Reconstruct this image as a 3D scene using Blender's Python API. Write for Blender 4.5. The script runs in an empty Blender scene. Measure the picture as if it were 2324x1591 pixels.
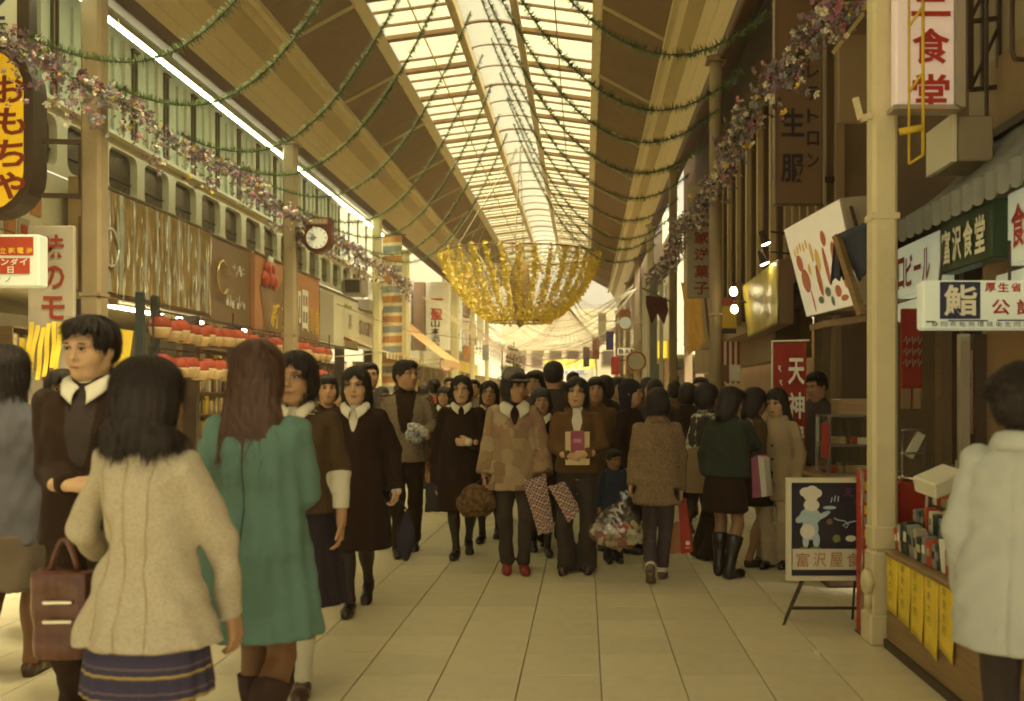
import bpy, bmesh, math, random
import numpy as np
from mathutils import Vector, Matrix, Euler
R = math.radians
random.seed(7)
sc = bpy.context.scene
COL = sc.collection

# ---------------------------------------------------------------- camera
FPX, VX, VY, HC = 2258.0, 1326.0, 893.0, 1.44      # focal length and vanishing point on a 2323 x 1591 picture, eye height
cam = bpy.data.cameras.new('camera')
cam.lens = FPX / 2323 * 36
cam.sensor_width = 36
cam.shift_x = -(VX - 1161.5) / 2323
cam.shift_y = (VY - 795.5) / 2323
cam.clip_start = 0.1
cam.clip_end = 600
cam.dof.use_dof = True
cam.dof.focus_distance = 9.0
cam.dof.aperture_fstop = 2.6
camo = bpy.data.objects.new('camera', cam)
camo.location = (0, 0, HC)
camo.rotation_euler = (R(90), 0, 0)
COL.objects.link(camo)
sc.camera = camo

# ---------------------------------------------------------------- sky, sun, exposure
SUN_EL, SUN_AZ = 60.0, 128.0        # azimuth measured from +Y (down the street) towards +X
world = bpy.data.worlds.new('World')
sc.world = world
world.use_nodes = True
wn = world.node_tree
sky = wn.nodes.new('ShaderNodeTexSky')
sky.sky_type = 'NISHITA'
sky.sun_disc = False
sky.sun_elevation = R(SUN_EL)
sky.sun_rotation = R(SUN_AZ)
sky.dust_density = 4.0
sky.air_density = 1.0
sky.ozone_density = 0.6
hsv = wn.nodes.new('ShaderNodeHueSaturation')          # thin white overcast in front of the blue
hsv.inputs['Saturation'].default_value = 0.30
wn.links.new(sky.outputs[0], hsv.inputs['Color'])
wmul = wn.nodes.new('ShaderNodeMix'); wmul.data_type = 'RGBA'; wmul.blend_type = 'MULTIPLY'; wmul.inputs[0].default_value = 1.0
wmul.inputs[7].default_value = (1.0, 0.91, 0.60, 1)
wn.links.new(hsv.outputs[0], wmul.inputs[6])
wn.links.new(wmul.outputs[2], wn.nodes['Background'].inputs[0])
wn.nodes['Background'].inputs[1].default_value = 0.055
sun = bpy.data.lights.new('sun', 'SUN')
sun.energy = 3.0
sun.angle = R(24)
sun.color = (1.0, 0.93, 0.78)
suno = bpy.data.objects.new('sun', sun)
d = Vector((math.sin(R(SUN_AZ)) * math.cos(R(SUN_EL)), math.cos(R(SUN_AZ)) * math.cos(R(SUN_EL)), math.sin(R(SUN_EL))))
suno.rotation_euler = d.to_track_quat('Z', 'Y').to_euler()
suno.location = (0, 20, 30)
COL.objects.link(suno)
sc.view_settings.view_transform = 'Standard'
sc.view_settings.look = 'None'
sc.view_settings.exposure = 2.35
sc.view_settings.gamma = 1.0
sc.cycles.use_denoising = True
sc.cycles.max_bounces = 6
sc.cycles.diffuse_bounces = 4
sc.cycles.glossy_bounces = 2
sc.cycles.volume_bounces = 0
sc.cycles.use_adaptive_sampling = True
sc.cycles.adaptive_threshold = 0.03
sc.cycles.transparent_max_bounces = 24
sc.cycles.sample_clamp_indirect = 6.0
sc.cycles.caustics_reflective = False
sc.cycles.caustics_refractive = False
sc.cycles.filter_width = 1.8

# ---------------------------------------------------------------- helpers
def W(x, y, Y):
    return Vector(((x - VX) * Y / FPX, Y, HC - (y - VY) * Y / FPX))

MATS = {}
def M(name, col, rough=0.65, var=0.12, scale=6.0, bump=0.0, bscale=60.0, metal=0.0, spec=0.3,
      emit=0.0, ecol=None, sheen=0.0, coat=0.0, dirt=0.0, rnd=0.0, stretch=None):
    if name in MATS:
        return MATS[name]
    m = bpy.data.materials.new(name)
    m.use_nodes = True
    nt = m.node_tree
    b = nt.nodes['Principled BSDF']
    tc = nt.nodes.new('ShaderNodeTexCoord')
    mp = nt.nodes.new('ShaderNodeMapping')
    nt.links.new(tc.outputs['Object'], mp.inputs[0])
    if stretch:
        mp.inputs['Scale'].default_value = stretch
    n = nt.nodes.new('ShaderNodeTexNoise')
    n.inputs['Scale'].default_value = scale
    n.inputs['Detail'].default_value = 5
    nt.links.new(mp.outputs[0], n.inputs['Vector'])
    mix = nt.nodes.new('ShaderNodeMix')
    mix.data_type = 'RGBA'
    c = Vector(col[:3])
    mix.inputs[6].default_value = (*[max(0.0, v * (1 - 2 * var)) for v in c], 1)
    mix.inputs[7].default_value = (*[min(1.0, v * (1 + 2 * var)) for v in c], 1)
    nt.links.new(n.outputs['Fac'], mix.inputs[0])
    out = mix.outputs[2]
    if dirt > 0:
        n3 = nt.nodes.new('ShaderNodeTexNoise')
        n3.inputs['Scale'].default_value = scale * 0.35
        n3.inputs['Detail'].default_value = 8
        n3.inputs['Roughness'].default_value = 0.75
        nt.links.new(mp.outputs[0], n3.inputs['Vector'])
        rp = nt.nodes.new('ShaderNodeValToRGB')
        rp.color_ramp.elements[0].position = 0.48
        rp.color_ramp.elements[1].position = 0.68
        nt.links.new(n3.outputs['Fac'], rp.inputs[0])
        mu = nt.nodes.new('ShaderNodeMath')
        mu.operation = 'MULTIPLY'
        mu.inputs[1].default_value = dirt
        nt.links.new(rp.outputs[0], mu.inputs[0])
        mx = nt.nodes.new('ShaderNodeMix')
        mx.data_type = 'RGBA'
        nt.links.new(mu.outputs[0], mx.inputs[0])
        nt.links.new(out, mx.inputs[6])
        mx.inputs[7].default_value = (c[0] * 0.45, c[1] * 0.4, c[2] * 0.35, 1)
        out = mx.outputs[2]
    if rnd > 0:
        oi = nt.nodes.new('ShaderNodeObjectInfo')
        hs = nt.nodes.new('ShaderNodeHueSaturation')
        mr = nt.nodes.new('ShaderNodeMapRange')
        mr.inputs[3].default_value = 1 - rnd
        mr.inputs[4].default_value = 1 + rnd
        nt.links.new(oi.outputs['Random'], mr.inputs[0])
        nt.links.new(mr.outputs[0], hs.inputs['Value'])
        nt.links.new(out, hs.inputs['Color'])
        out = hs.outputs[0]
    nt.links.new(out, b.inputs['Base Color'])
    b.inputs['Roughness'].default_value = rough
    b.inputs['Metallic'].default_value = metal
    b.inputs['Specular IOR Level'].default_value = spec
    if sheen:
        b.inputs['Sheen Weight'].default_value = sheen
        b.inputs['Sheen Roughness'].default_value = 0.5
    if coat:
        b.inputs['Coat Weight'].default_value = coat
        b.inputs['Coat Roughness'].default_value = 0.15
    if emit:
        nt.links.new(out, b.inputs['Emission Color'])
        if ecol:
            for l in list(b.inputs['Emission Color'].links):
                nt.links.remove(l)
            b.inputs['Emission Color'].default_value = (*ecol, 1)
        b.inputs['Emission Strength'].default_value = emit
    if bump:
        n2 = nt.nodes.new('ShaderNodeTexNoise')
        n2.inputs['Scale'].default_value = bscale
        n2.inputs['Detail'].default_value = 3
        nt.links.new(mp.outputs[0], n2.inputs['Vector'])
        bp = nt.nodes.new('ShaderNodeBump')
        bp.inputs['Strength'].default_value = bump
        bp.inputs['Distance'].default_value = 0.01
        nt.links.new(n2.outputs['Fac'], bp.inputs['Height'])
        nt.links.new(bp.outputs[0], b.inputs['Normal'])
    MATS[name] = m
    return m

def glassy(name, tint, transl=0.25, tcol=(0.8, 0.76, 0.6), gloss=0.05, rough=0.15):
    """translucent sheet: part clear, part scattering, a little gloss"""
    m = bpy.data.materials.new(name)
    m.use_nodes = True
    nt = m.node_tree
    nt.nodes.remove(nt.nodes['Principled BSDF'])
    out = nt.nodes['Material Output']
    tr = nt.nodes.new('ShaderNodeBsdfTransparent')
    tr.inputs[0].default_value = (*tint, 1)
    tl = nt.nodes.new('ShaderNodeBsdfTranslucent')
    no = nt.nodes.new('ShaderNodeTexNoise')
    no.inputs['Scale'].default_value = 3
    no.inputs['Detail'].default_value = 6
    tcn = nt.nodes.new('ShaderNodeTexCoord')
    nt.links.new(tcn.outputs['Object'], no.inputs['Vector'])
    mixc = nt.nodes.new('ShaderNodeMix')
    mixc.data_type = 'RGBA'
    mixc.inputs[6].default_value = (*[v * 0.75 for v in tcol], 1)
    mixc.inputs[7].default_value = (*tcol, 1)
    nt.links.new(no.outputs['Fac'], mixc.inputs[0])
    nt.links.new(mixc.outputs[2], tl.inputs[0])
    m1 = nt.nodes.new('ShaderNodeMixShader')
    m1.inputs[0].default_value = transl
    nt.links.new(tr.outputs[0], m1.inputs[1])
    nt.links.new(tl.outputs[0], m1.inputs[2])
    gl = nt.nodes.new('ShaderNodeBsdfGlossy')
    gl.inputs['Roughness'].default_value = rough
    m2 = nt.nodes.new('ShaderNodeMixShader')
    m2.inputs[0].default_value = gloss
    nt.links.new(m1.outputs[0], m2.inputs[1])
    nt.links.new(gl.outputs[0], m2.inputs[2])
    nt.links.new(m2.outputs[0], out.inputs[0])
    MATS[name] = m
    return m

def tagit(o, label=None, cat=None, group=None, kind=None):
    if label: o['label'] = label
    if cat: o['category'] = cat
    if group: o['group'] = group
    if kind: o['kind'] = kind
    return o

def empty(name, loc, label=None, cat=None, group=None, kind=None, rz=0.0):
    o = bpy.data.objects.new(name, None)
    o.empty_display_size = 0.2
    o.location = loc
    o.rotation_euler = (0, 0, rz)
    COL.objects.link(o)
    return tagit(o, label, cat, group, kind)

ONES = ' first second third fourth fifth sixth seventh eighth ninth tenth eleventh twelfth thirteenth fourteenth fifteenth sixteenth seventeenth eighteenth nineteenth'.split(' ')
def nth(n):
    if n < 20: return ONES[n]
    t = {2: 'twent', 3: 'thirt', 4: 'fort'}[n // 10]
    return t + 'ieth' if n % 10 == 0 else t + 'y-' + ONES[n % 10]

class MB:
    """collects shapes in world coordinates and links them as one mesh object"""
    def __init__(s):
        s.v, s.f, s.m = [], [], []
    def add(s, vs, fs, mi=0):
        b = len(s.v)
        s.v.extend([tuple(p) for p in vs])
        s.f.extend([tuple(i + b for i in f) for f in fs])
        s.m.extend([mi] * len(fs))
        return s
    def box(s, c, size, rot=None, mi=0, bev=0.0, taper=None):
        sx, sy, sz = size[0] / 2, size[1] / 2, size[2] / 2
        if bev > 0:
            bb = min(bev, sx * .9, sy * .9, sz * .9)
            vs, fs = _bevbox(sx, sy, sz, bb)
        else:
            vs = [(x, y, z) for x in (-sx, sx) for y in (-sy, sy) for z in (-sz, sz)]
            fs = [(0, 1, 3, 2), (4, 6, 7, 5), (0, 4, 5, 1), (2, 3, 7, 6), (0, 2, 6, 4), (1, 5, 7, 3)]
        if taper:
            vs = [(x * (taper if z > 0 else 1), y * (taper if z > 0 else 1), z) for x, y, z in vs]
        if rot is not None:
            mt = rot if isinstance(rot, Matrix) else Euler(rot).to_matrix()
            vs = [mt @ Vector(p) for p in vs]
        c = Vector(c)
        return s.add([Vector(p) + c for p in vs], fs, mi)
    def bar(s, a, b, w, h=None, mi=0, up=(0, 0, 1)):
        a, b = Vector(a), Vector(b)
        dd = b - a
        L = dd.length
        if L < 1e-6: return s
        z = dd / L
        u = Vector(up)
        if abs(z.dot(u)) > 0.98: u = Vector((0, 1, 0))
        x = u.cross(z).normalized()
        y = z.cross(x)
        mt = Matrix((x, y, z)).transposed()
        return s.box((a + b) / 2, (w, h or w, L), mt, mi)
    def tube(s, pts, r, n=8, mi=0, cap=True):
        pts = [Vector(p) for p in pts]
        k = len(pts)
        rs = r if isinstance(r, (list, tuple)) else [r] * k
        vs, fs = [], []
        prev = None
        for i in range(k):
            t = (pts[min(i + 1, k - 1)] - pts[max(i - 1, 0)])
            t = t.normalized() if t.length > 1e-9 else Vector((0, 0, 1))
            if prev is None:
                u = Vector((0, 0, 1)) if abs(t.z) < 0.9 else Vector((1, 0, 0))
                x = u.cross(t).normalized()
            else:
                x = (prev - t * prev.dot(t))
                x = x.normalized() if x.length > 1e-6 else Vector((1, 0, 0))
            prev = x
            y = t.cross(x)
            for j in range(n):
                a = 2 * math.pi * j / n
                vs.append(pts[i] + x * (rs[i] * math.cos(a)) + y * (rs[i] * math.sin(a)))
        for i in range(k - 1):
            for j in range(n):
                fs.append((i * n + j, i * n + (j + 1) % n, (i + 1) * n + (j + 1) % n, (i + 1) * n + j))
        if cap:
            fs.append(tuple(range(n))[::-1])
            fs.append(tuple((k - 1) * n + j for j in range(n)))
        return s.add(vs, fs, mi)
    def lathe(s, c, prof, n=16, mi=0, axis=None):
        """profile of (radius, z) turned round the vertical axis through c"""
        c = Vector(c)
        vs, fs = [], []
        k = len(prof)
        for r, z in prof:
            for j in range(n):
                a = 2 * math.pi * j / n
                p = Vector((r * math.cos(a), r * math.sin(a), z))
                if axis is not None: p = axis @ p
                vs.append(p + c)
        for i in range(k - 1):
            for j in range(n):
                fs.append((i * n + j, i * n + (j + 1) % n, (i + 1) * n + (j + 1) % n, (i + 1) * n + j))
        fs.append(tuple(range(n))[::-1])
        fs.append(tuple((k - 1) * n + j for j in range(n)))
        return s.add(vs, fs, mi)
    def poly(s, pts, depth, mi=0):
        """flat outline pushed along the vector depth"""
        pts = [Vector(p) for p in pts]
        dv = Vector(depth)
        n = len(pts)
        return s.add(pts + [p + dv for p in pts],
                     [tuple(range(n)), tuple(range(2 * n - 1, n - 1, -1))] +
                     [(i, i + n, (i + 1) % n + n, (i + 1) % n) for i in range(n)], mi)
    def grid(s, fn, nu, nv, mi=0):
        vs = [fn(i / nu, j / nv) for i in range(nu + 1) for j in range(nv + 1)]
        fs = [(i * (nv + 1) + j, (i + 1) * (nv + 1) + j, (i + 1) * (nv + 1) + j + 1, i * (nv + 1) + j + 1)
              for i in range(nu) for j in range(nv)]
        return s.add(vs, fs, mi)
    def build(s, name, mats, parent=None, label=None, cat=None, group=None, kind=None, origin=None, smooth=False, solid=0.0):
        if not isinstance(mats, (list, tuple)): mats = [mats]
        if parent is not None:
            o0 = Vector(parent.location)
            q = parent.parent
            while q is not None:
                o0 = o0 + Vector(q.location)
                q = q.parent
        elif origin is not None:
            o0 = Vector(origin)
        else:
            a = np.array(s.v)
            o0 = Vector((*((a.min(0) + a.max(0)) / 2)[:2], a[:, 2].min()))
        me = bpy.data.meshes.new(name)
        me.from_pydata([(p[0] - o0.x, p[1] - o0.y, p[2] - o0.z) for p in s.v], [], s.f)
        for mt in mats: me.materials.append(mt)
        if any(s.m): me.polygons.foreach_set('material_index', s.m)
        if smooth:
            me.polygons.foreach_set('use_smooth', [True] * len(me.polygons))
        me.update()
        o = bpy.data.objects.new(name, me)
        COL.objects.link(o)
        if parent is not None:
            o.parent = parent
        else:
            o.location = o0
        if solid:
            md = o.modifiers.new('solidify', 'SOLIDIFY')
            md.thickness = solid
            md.offset = 0
        return tagit(o, label, cat, group, kind)

def _bevbox(sx, sy, sz, b):
    vs, fs = [], []
    # three-ring chamfered box
    def ring(x, y, z, k):
        return [(-x, -y + k, z), (-x + k, -y, z), (x - k, -y, z), (x, -y + k, z), (x, y - k, z), (x - k, y, z), (-x + k, y, z), (-x, y - k, z)]
    rings = [ring(sx - b, sy - b, -sz, b * .3), ring(sx, sy, -sz + b, b), ring(sx, sy, sz - b, b), ring(sx - b, sy - b, sz, b * .3)]
    for r in rings: vs += r
    for i in range(3):
        for j in range(8):
            fs.append((i * 8 + j, i * 8 + (j + 1) % 8, (i + 1) * 8 + (j + 1) % 8, (i + 1) * 8 + j))
    fs.append(tuple(range(8))[::-1])
    fs.append(tuple(24 + j for j in range(8)))
    return vs, fs

def place(o, parent, loc, rot=(0, 0, 0), scale=None):
    """copy of an object (shared mesh) under a parent, location relative to the parent"""
    c = o.copy()
    COL.objects.link(c)
    c.parent = parent
    c.location = loc
    c.rotation_euler = rot
    if scale is not None: c.scale = scale
    return c

def copy_tree(o, parent=None):
    c = o.copy()
    COL.objects.link(c)
    c.parent = parent
    for ch in list(o.children):
        copy_tree(ch, c)
    return c

# ---------------------------------------------------------------- lettering (glyph outlines from the built-in font)
GLY = {}
def load_glyphs(chars, bold):
    tmp = []
    for ch in sorted(set(chars)):
        cu = bpy.data.curves.new('glyph', 'FONT')
        cu.body = ch
        cu.size = 1.0
        cu.resolution_u = 2
        cu.offset = bold
        o = bpy.data.objects.new('glyph', cu)
        COL.objects.link(o)
        tmp.append((ch, o, cu))
    dg = bpy.context.evaluated_depsgraph_get()
    for ch, o, cu in tmp:
        me = bpy.data.meshes.new_from_object(o.evaluated_get(dg))
        n = len(me.vertices)
        a = np.zeros(n * 3)
        me.vertices.foreach_get('co', a)
        a = a.reshape(-1, 3)[:, :2]
        fs = [tuple(p.vertices) for p in me.polygons]
        GLY[(ch, bold)] = (a, fs, a.min(0) if n else np.zeros(2), a.max(0) if n else np.zeros(2))
        bpy.data.meshes.remove(me)
        bpy.data.objects.remove(o)
        bpy.data.curves.remove(cu)
BOLD, THIN = 0.024, 0.0
TEXT_BOLD = 'おもちゃ味のモール街ーラ日立乾電池バンダイナノSUGIYAMA聖山本酒店ッチャ一不二家洋菓子学生服テトロンレカ三食堂富沢ロビ鮨厚省公認屋天神え新茶卸川慎御菓田BANCO大売出し年末歳'
TEXT_THIN = '静岡県鮨商環境衛生同業組合富沢屋食ーナノ大売出し年末'
load_glyphs(TEXT_BOLD, BOLD)
load_glyphs(TEXT_THIN + TEXT_BOLD, THIN)
def _area(g):
    a, fs = g[0], g[1]
    return sum(abs(sum(a[f[i]][0] * a[f[(i + 1) % len(f)]][1] - a[f[(i + 1) % len(f)]][0] * a[f[i]][1] for i in range(len(f)))) / 2 for f in fs)
for ch in set(TEXT_BOLD):          # outlines that break when thickened fall back to the plain weight
    if _area(GLY[(ch, BOLD)]) < _area(GLY[(ch, THIN)]) * 1.04: GLY[(ch, BOLD)] = GLY[(ch, THIN)]

def glyph(mb, ch, origin, u, v, w, h, bold=BOLD, mi=0, depth=0.003):
    """fit one character into a w x h cell whose lower left corner is origin, axes u (right) and v (up)"""
    if (ch, bold) not in GLY: return
    a, fs, lo, hi = GLY[(ch, bold)]
    if len(a) == 0: return
    origin, u, v = Vector(origin), Vector(u).normalized(), Vector(v).normalized()
    n = u.cross(v)
    small = ch in 'ャッー' or (hi - lo).min() < 0.15 * (hi - lo).max() or ch in '一二三'
    if small:
        sx, sy = w / 0.95, h / 0.95
        ox, oy = (0.5 - (lo[0] + hi[0]) / 2) * 0, 0
        cx, cy = (lo + hi) / 2
        pts = [origin + u * (w / 2 + (p[0] - cx) * sx) + v * (h / 2 + (p[1] - cy) * sy) + n * depth for p in a]
    else:
        ex = hi - lo
        pts = [origin + u * ((p[0] - lo[0]) / ex[0] * w * .92 + w * .04) + v * ((p[1] - lo[1]) / ex[1] * h * .92 + h * .04) + n * depth for p in a]
    mb.add(pts, fs, mi)

def text_col(mb, s, top, u, v, w, h, gap=0.1, bold=BOLD, mi=0, depth=0.003):
    """vertical writing: top = upper left corner of the column"""
    p = Vector(top)
    u, v = Vector(u).normalized(), Vector(v).normalized()
    for ch in s:
        p = p - v * h
        if ch == 'ー':
            a = p + u * (w * .42)
            n = u.cross(v) * depth
            mb.add([a + n, a + u * w * .16 + n, a + u * w * .16 + v * h + n, a + v * h + n], [(0, 1, 2, 3)], mi)
        else:
            glyph(mb, ch, p, u, v, w, h, bold, mi, depth)
        p = p - v * (h * gap)

def text_row(mb, s, left, u, v, w, h, gap=0.1, bold=BOLD, mi=0, depth=0.003):
    p = Vector(left)
    u = Vector(u).normalized()
    for ch in s:
        glyph(mb, ch, p, u, v, w, h, bold, mi, depth)
        p = p + u * (w * (1 + gap))

XAX, YAX, ZAX = Vector((1, 0, 0)), Vector((0, 1, 0)), Vector((0, 0, 1))
# ================================================================ materials
M('floor', (0.65, 0.58, 0.385), 0.42, 0.14, 3.0, 0.04, 90, spec=0.5, dirt=0.36, rnd=0.06)
M('joint', (0.34, 0.28, 0.17), 0.9)
M('ground', (0.12, 0.10, 0.07), 0.9)
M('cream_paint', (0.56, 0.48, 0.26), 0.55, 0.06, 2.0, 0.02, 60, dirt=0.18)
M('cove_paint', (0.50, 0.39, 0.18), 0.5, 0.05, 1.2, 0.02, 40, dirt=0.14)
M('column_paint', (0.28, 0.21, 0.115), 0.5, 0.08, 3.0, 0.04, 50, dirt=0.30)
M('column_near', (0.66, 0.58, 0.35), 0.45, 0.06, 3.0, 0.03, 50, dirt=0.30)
M('soffit_dark', (0.185, 0.122, 0.062), 0.7, 0.12, 4.0)
M('steel_brown', (0.17, 0.10, 0.045), 0.5, 0.1, 5.0)
M('steel_cream', (0.50, 0.39, 0.19), 0.5, 0.08, 4.0, dirt=0.2)
M('gutter_brown', (0.08, 0.036, 0.016), 0.6)
glassy('roof_pane', (0.93, 0.90, 0.74), 0.14, (0.90, 0.86, 0.62), 0.03, 0.3)
glassy('ridge_pane', (0.72, 0.69, 0.55), 0.16, (0.70, 0.66, 0.48), 0.03, 0.3)
M('tube_glow', (0.9, 1.0, 0.72), 0.3, 0.0, emit=6.5, ecol=(0.90, 1.0, 0.62))
M('wall_pale', (0.56, 0.56, 0.40), 0.42, 0.08, 1.5, 0.03, 30, dirt=0.25)
M('wall_white', (0.62, 0.57, 0.40), 0.35, 0.06, 1.5, 0.02, 30, dirt=0.18)
M('wall_brown', (0.10, 0.06, 0.03), 0.7, 0.15, 2.0, 0.05, 30)
M('wall_tan', (0.30, 0.21, 0.11), 0.7, 0.12, 2.0, 0.05, 30, dirt=0.2)
M('wall_grey', (0.30, 0.25, 0.165), 0.7, 0.12, 2.0, 0.06, 25, dirt=0.3)
M('dark_metal', (0.05, 0.028, 0.014), 0.45, 0.1, 8.0)
M('glass_dark', (0.07, 0.052, 0.03), 0.16, 0.3, 1.4, spec=0.5)
M('bronze', (0.13, 0.085, 0.04), 0.4, 0.12, 5.0, metal=0.3)

# ================================================================ the ground and the paving
ROOF_Y0, ROOF_Y1 = -4.0, 53.0
CX = -1.67                                     # middle of the arcade
g = MB()
g.box((0, 60, -0.06), (400, 400, 0.1))
g.build('ground', MATS['ground'], kind='structure', origin=(0, 0, -0.06))
TW, TL = 0.405, 0.405
fl = MB()
fl.box((CX - 0.4, 28, -0.006), (14, 96, 0.008))
floor = fl.build('floor', MATS['joint'], kind='structure', origin=(CX, 0, 0))
tile_mb = MB()
tile_mb.box((0, 0, 0.006), (TW - 0.006, TL - 0.0012, 0.012), bev=0.0015)
tile0 = tile_mb.build('slab', MATS['floor'], origin=(0, 0, 0))
cells = []
x_line = (1505 / 2560 * 2323 - VX) * (HC / (1591 - VY))     # one joint measured at the bottom edge of the picture
for i in range(-18, 9):
    for j in range(-14, 172):
        x = x_line + (i + 0.5) * TW
        off = 0.0
        y = 1.2 + j * TL + off
        if x < -7.4 or x > 2.15: continue
        cells.append((x, y))
vis = []
for (x, y) in cells:
    if y < 3.4: continue
    px = VX + x * FPX / y
    if -120 < px < 2440: vis.append((x, y))
vis.sort(key=lambda c: c[1])
near = set(vis[:285])
rest = MB()
for (x, y) in cells:
    dz = random.uniform(-0.0008, 0.0008)
    if (x, y) in near:
        t = place(tile0, floor, (x - CX, y, dz), (0, 0, 0))
    else:
        rest.box((x, y, 0.006 + dz), (TW - 0.006, TL - 0.0012, 0.012))
bpy.data.objects.remove(tile0)
rest.build('slab', MATS['floor'], floor, kind='stuff')
# side margins of the paving in front of the shops
g = MB(); g.box((4.6, 28, 0.004), (4.9, 96, 0.012)); g.build('shop_floor', MATS['wall_grey'], kind='structure')
g = MB(); g.box((-9.6, 28, 0.004), (4.3, 96, 0.012)); g.build('shop_floor', MATS['wall_grey'], kind='structure')

# ================================================================ the arcade roof
roof = empty('arcade_roof', (CX, 0, 5.6), 'long glazed arcade roof over the shopping street with brown soffits', 'roof')
def RP(side, dd, h):            # a point of the roof section, side -1 left / +1 right, h above the eye
    return (CX + side * dd, HC + h)
def strip(name, mat, side, pts, y0, y1, thick=0.03, parent=roof, kind=None):
    """run a section polyline along the street as a solid sheet"""
    m = MB()
    for (a, b) in zip(pts[:-1], pts[1:]):
        xa, za = RP(side, *a); xb, zb = RP(side, *b)
        dx, dz = xb - xa, zb - za
        L = math.hypot(dx, dz)
        nx, nz = -dz / L * side, dx / L * side
        q = [(xa, za), (xb, zb), (xb + nx * thick, zb + nz * thick), (xa + nx * thick, za + nz * thick)]
        m.add([(x, y0, z) for x, z in q] + [(x, y1, z) for x, z in q],
              [(0, 1, 2, 3), (7, 6, 5, 4), (0, 4, 5, 1), (1, 5, 6, 2), (2, 6, 7, 3), (3, 7, 4, 0)])
    return m.build(name, mat, parent, kind=kind)
LEN = ROOF_Y1 - ROOF_Y0
YM = (ROOF_Y0 + ROOF_Y1) / 2
for s in (-1, 1):
    # inner beam beside the raised middle strip
    x, z = RP(s, 0.50, 6.42)
    m = MB(); m.box((x, YM, z), (0.09, LEN, 0.16)); m.box((x + s * 0.06, YM, z - 0.065), (0.05, LEN, 0.03)); m.build('ridge_beam', MATS['steel_cream'], roof)
    # beam at the foot of the glazing
    strip('edge_beam', MATS['cream_paint'], s, [(1.80, 6.22), (1.95, 6.08)], ROOF_Y0, ROOF_Y1, 0.10)
    # the corrugated brown soffit: ribs run across the street
    m = MB()
    n = int(LEN / 0.085)
    xa, za = RP(s, 1.93, 6.10); xb, zb = RP(s, 2.95, 5.55)
    vs, fs = [], []
    for i in range(n * 2 + 1):
        y = ROOF_Y0 + i * 0.0425
        dz = 0.012 if i % 2 else -0.006
        dz += 0.004 * math.sin(i * 12.9898) 
        vs += [(xa, y, za + dz), (xb, y, zb + dz)]
        if i: fs.append((2 * i - 2, 2 * i - 1, 2 * i + 1, 2 * i))
    m.add(vs, fs); m.build('ribbed_soffit', MATS['soffit_dark'], roof)
    for k, y in enumerate(np.arange(2.0, 52, 3.4)):
        m = MB(); m.bar((xa, y, za - 0.02), (xb, y, zb - 0.02), 0.05, 0.02, up=(0, 1, 0)); m.build('batten', MATS['cream_paint'], roof)
    # uneven lip where the soffit meets the cove
    m = MB()
    y = ROOF_Y0
    while y < ROOF_Y1:
        L = 1.82
        x0, z0 = RP(s, 2.97, 5.52)
        m.box((x0, y + L / 2, z0 + random.uniform(-.006, .006)), (0.10, L - 0.008, 0.11))
        y += L
    m.build('lip_beam', MATS['cream_paint'], roof)
    # cove: panels between the lip and the eaves
    C0, C1 = (3.0, 5.47), (3.40, 4.42)
    def CP(t): return (C0[0] + (C1[0] - C0[0]) * t + 0.10 * math.sin(t * math.pi), C0[1] + (C1[1] - C0[1]) * t)
    bands = [(0.0, 0.12), (0.37, 0.60), (0.605, 0.83), (0.835, 1.0)]
    for bi, (t0, t1) in enumerate(bands):
        y = ROOF_Y0
        L = (3.64, 2.73, 3.64, 1.82)[bi]
        while y < ROOF_Y1 - 0.1:
            strip('cove_panel', MATS['cove_paint'], s, [CP(t0), CP((t0 + t1) / 2), CP(t1)], y + 0.004, min(y + L, ROOF_Y1) - 0.004, 0.02 + random.uniform(0, .004))
            y += L
    # ribbed band, ribs run along the street
    m = MB()
    nr = 15
    for i in range(nr):
        t = 0.125 + 0.24 * (i + 0.5) / nr
        x, h = CP(t)
        xx, zz = RP(s, x, h)
        m.box((xx, YM, zz), (0.012, LEN, 0.007 if i % 2 else 0.016), (0, 0, 0))
    strip_pts = [(CP(0.12)[0] + .012, CP(0.12)[1]), (CP(0.37)[0] + .012, CP(0.37)[1])]
    m.build('ribbed_band', MATS['cove_paint'], roof)
    strip('ribbed_band_back', MATS['cove_paint'], s, strip_pts, ROOF_Y0, ROOF_Y1, 0.02)
    # gutter
    x, z = RP(s, 3.47, 4.34)
    m = MB(); m.box((x, YM, z), (0.17, LEN, 0.20), bev=0.02); m.build('gutter', MATS['gutter_brown'], roof)
    # unseen cover added above the soffits, keeps sky light to the glazing
    y1 = 25.5 if s < 0 else 23.6
    strip('sky_block_cover', MATS['gutter_brown'], s, [(1.98, 6.45), (3.1, 6.0), (5.4, 5.35)], ROOF_Y0, y1, 0.05)
    strip('sky_block_cover', MATS['gutter_brown'], s, [(1.98, 6.45), (3.1, 6.0), (3.6, 4.75)], y1, ROOF_Y1, 0.05)
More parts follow.
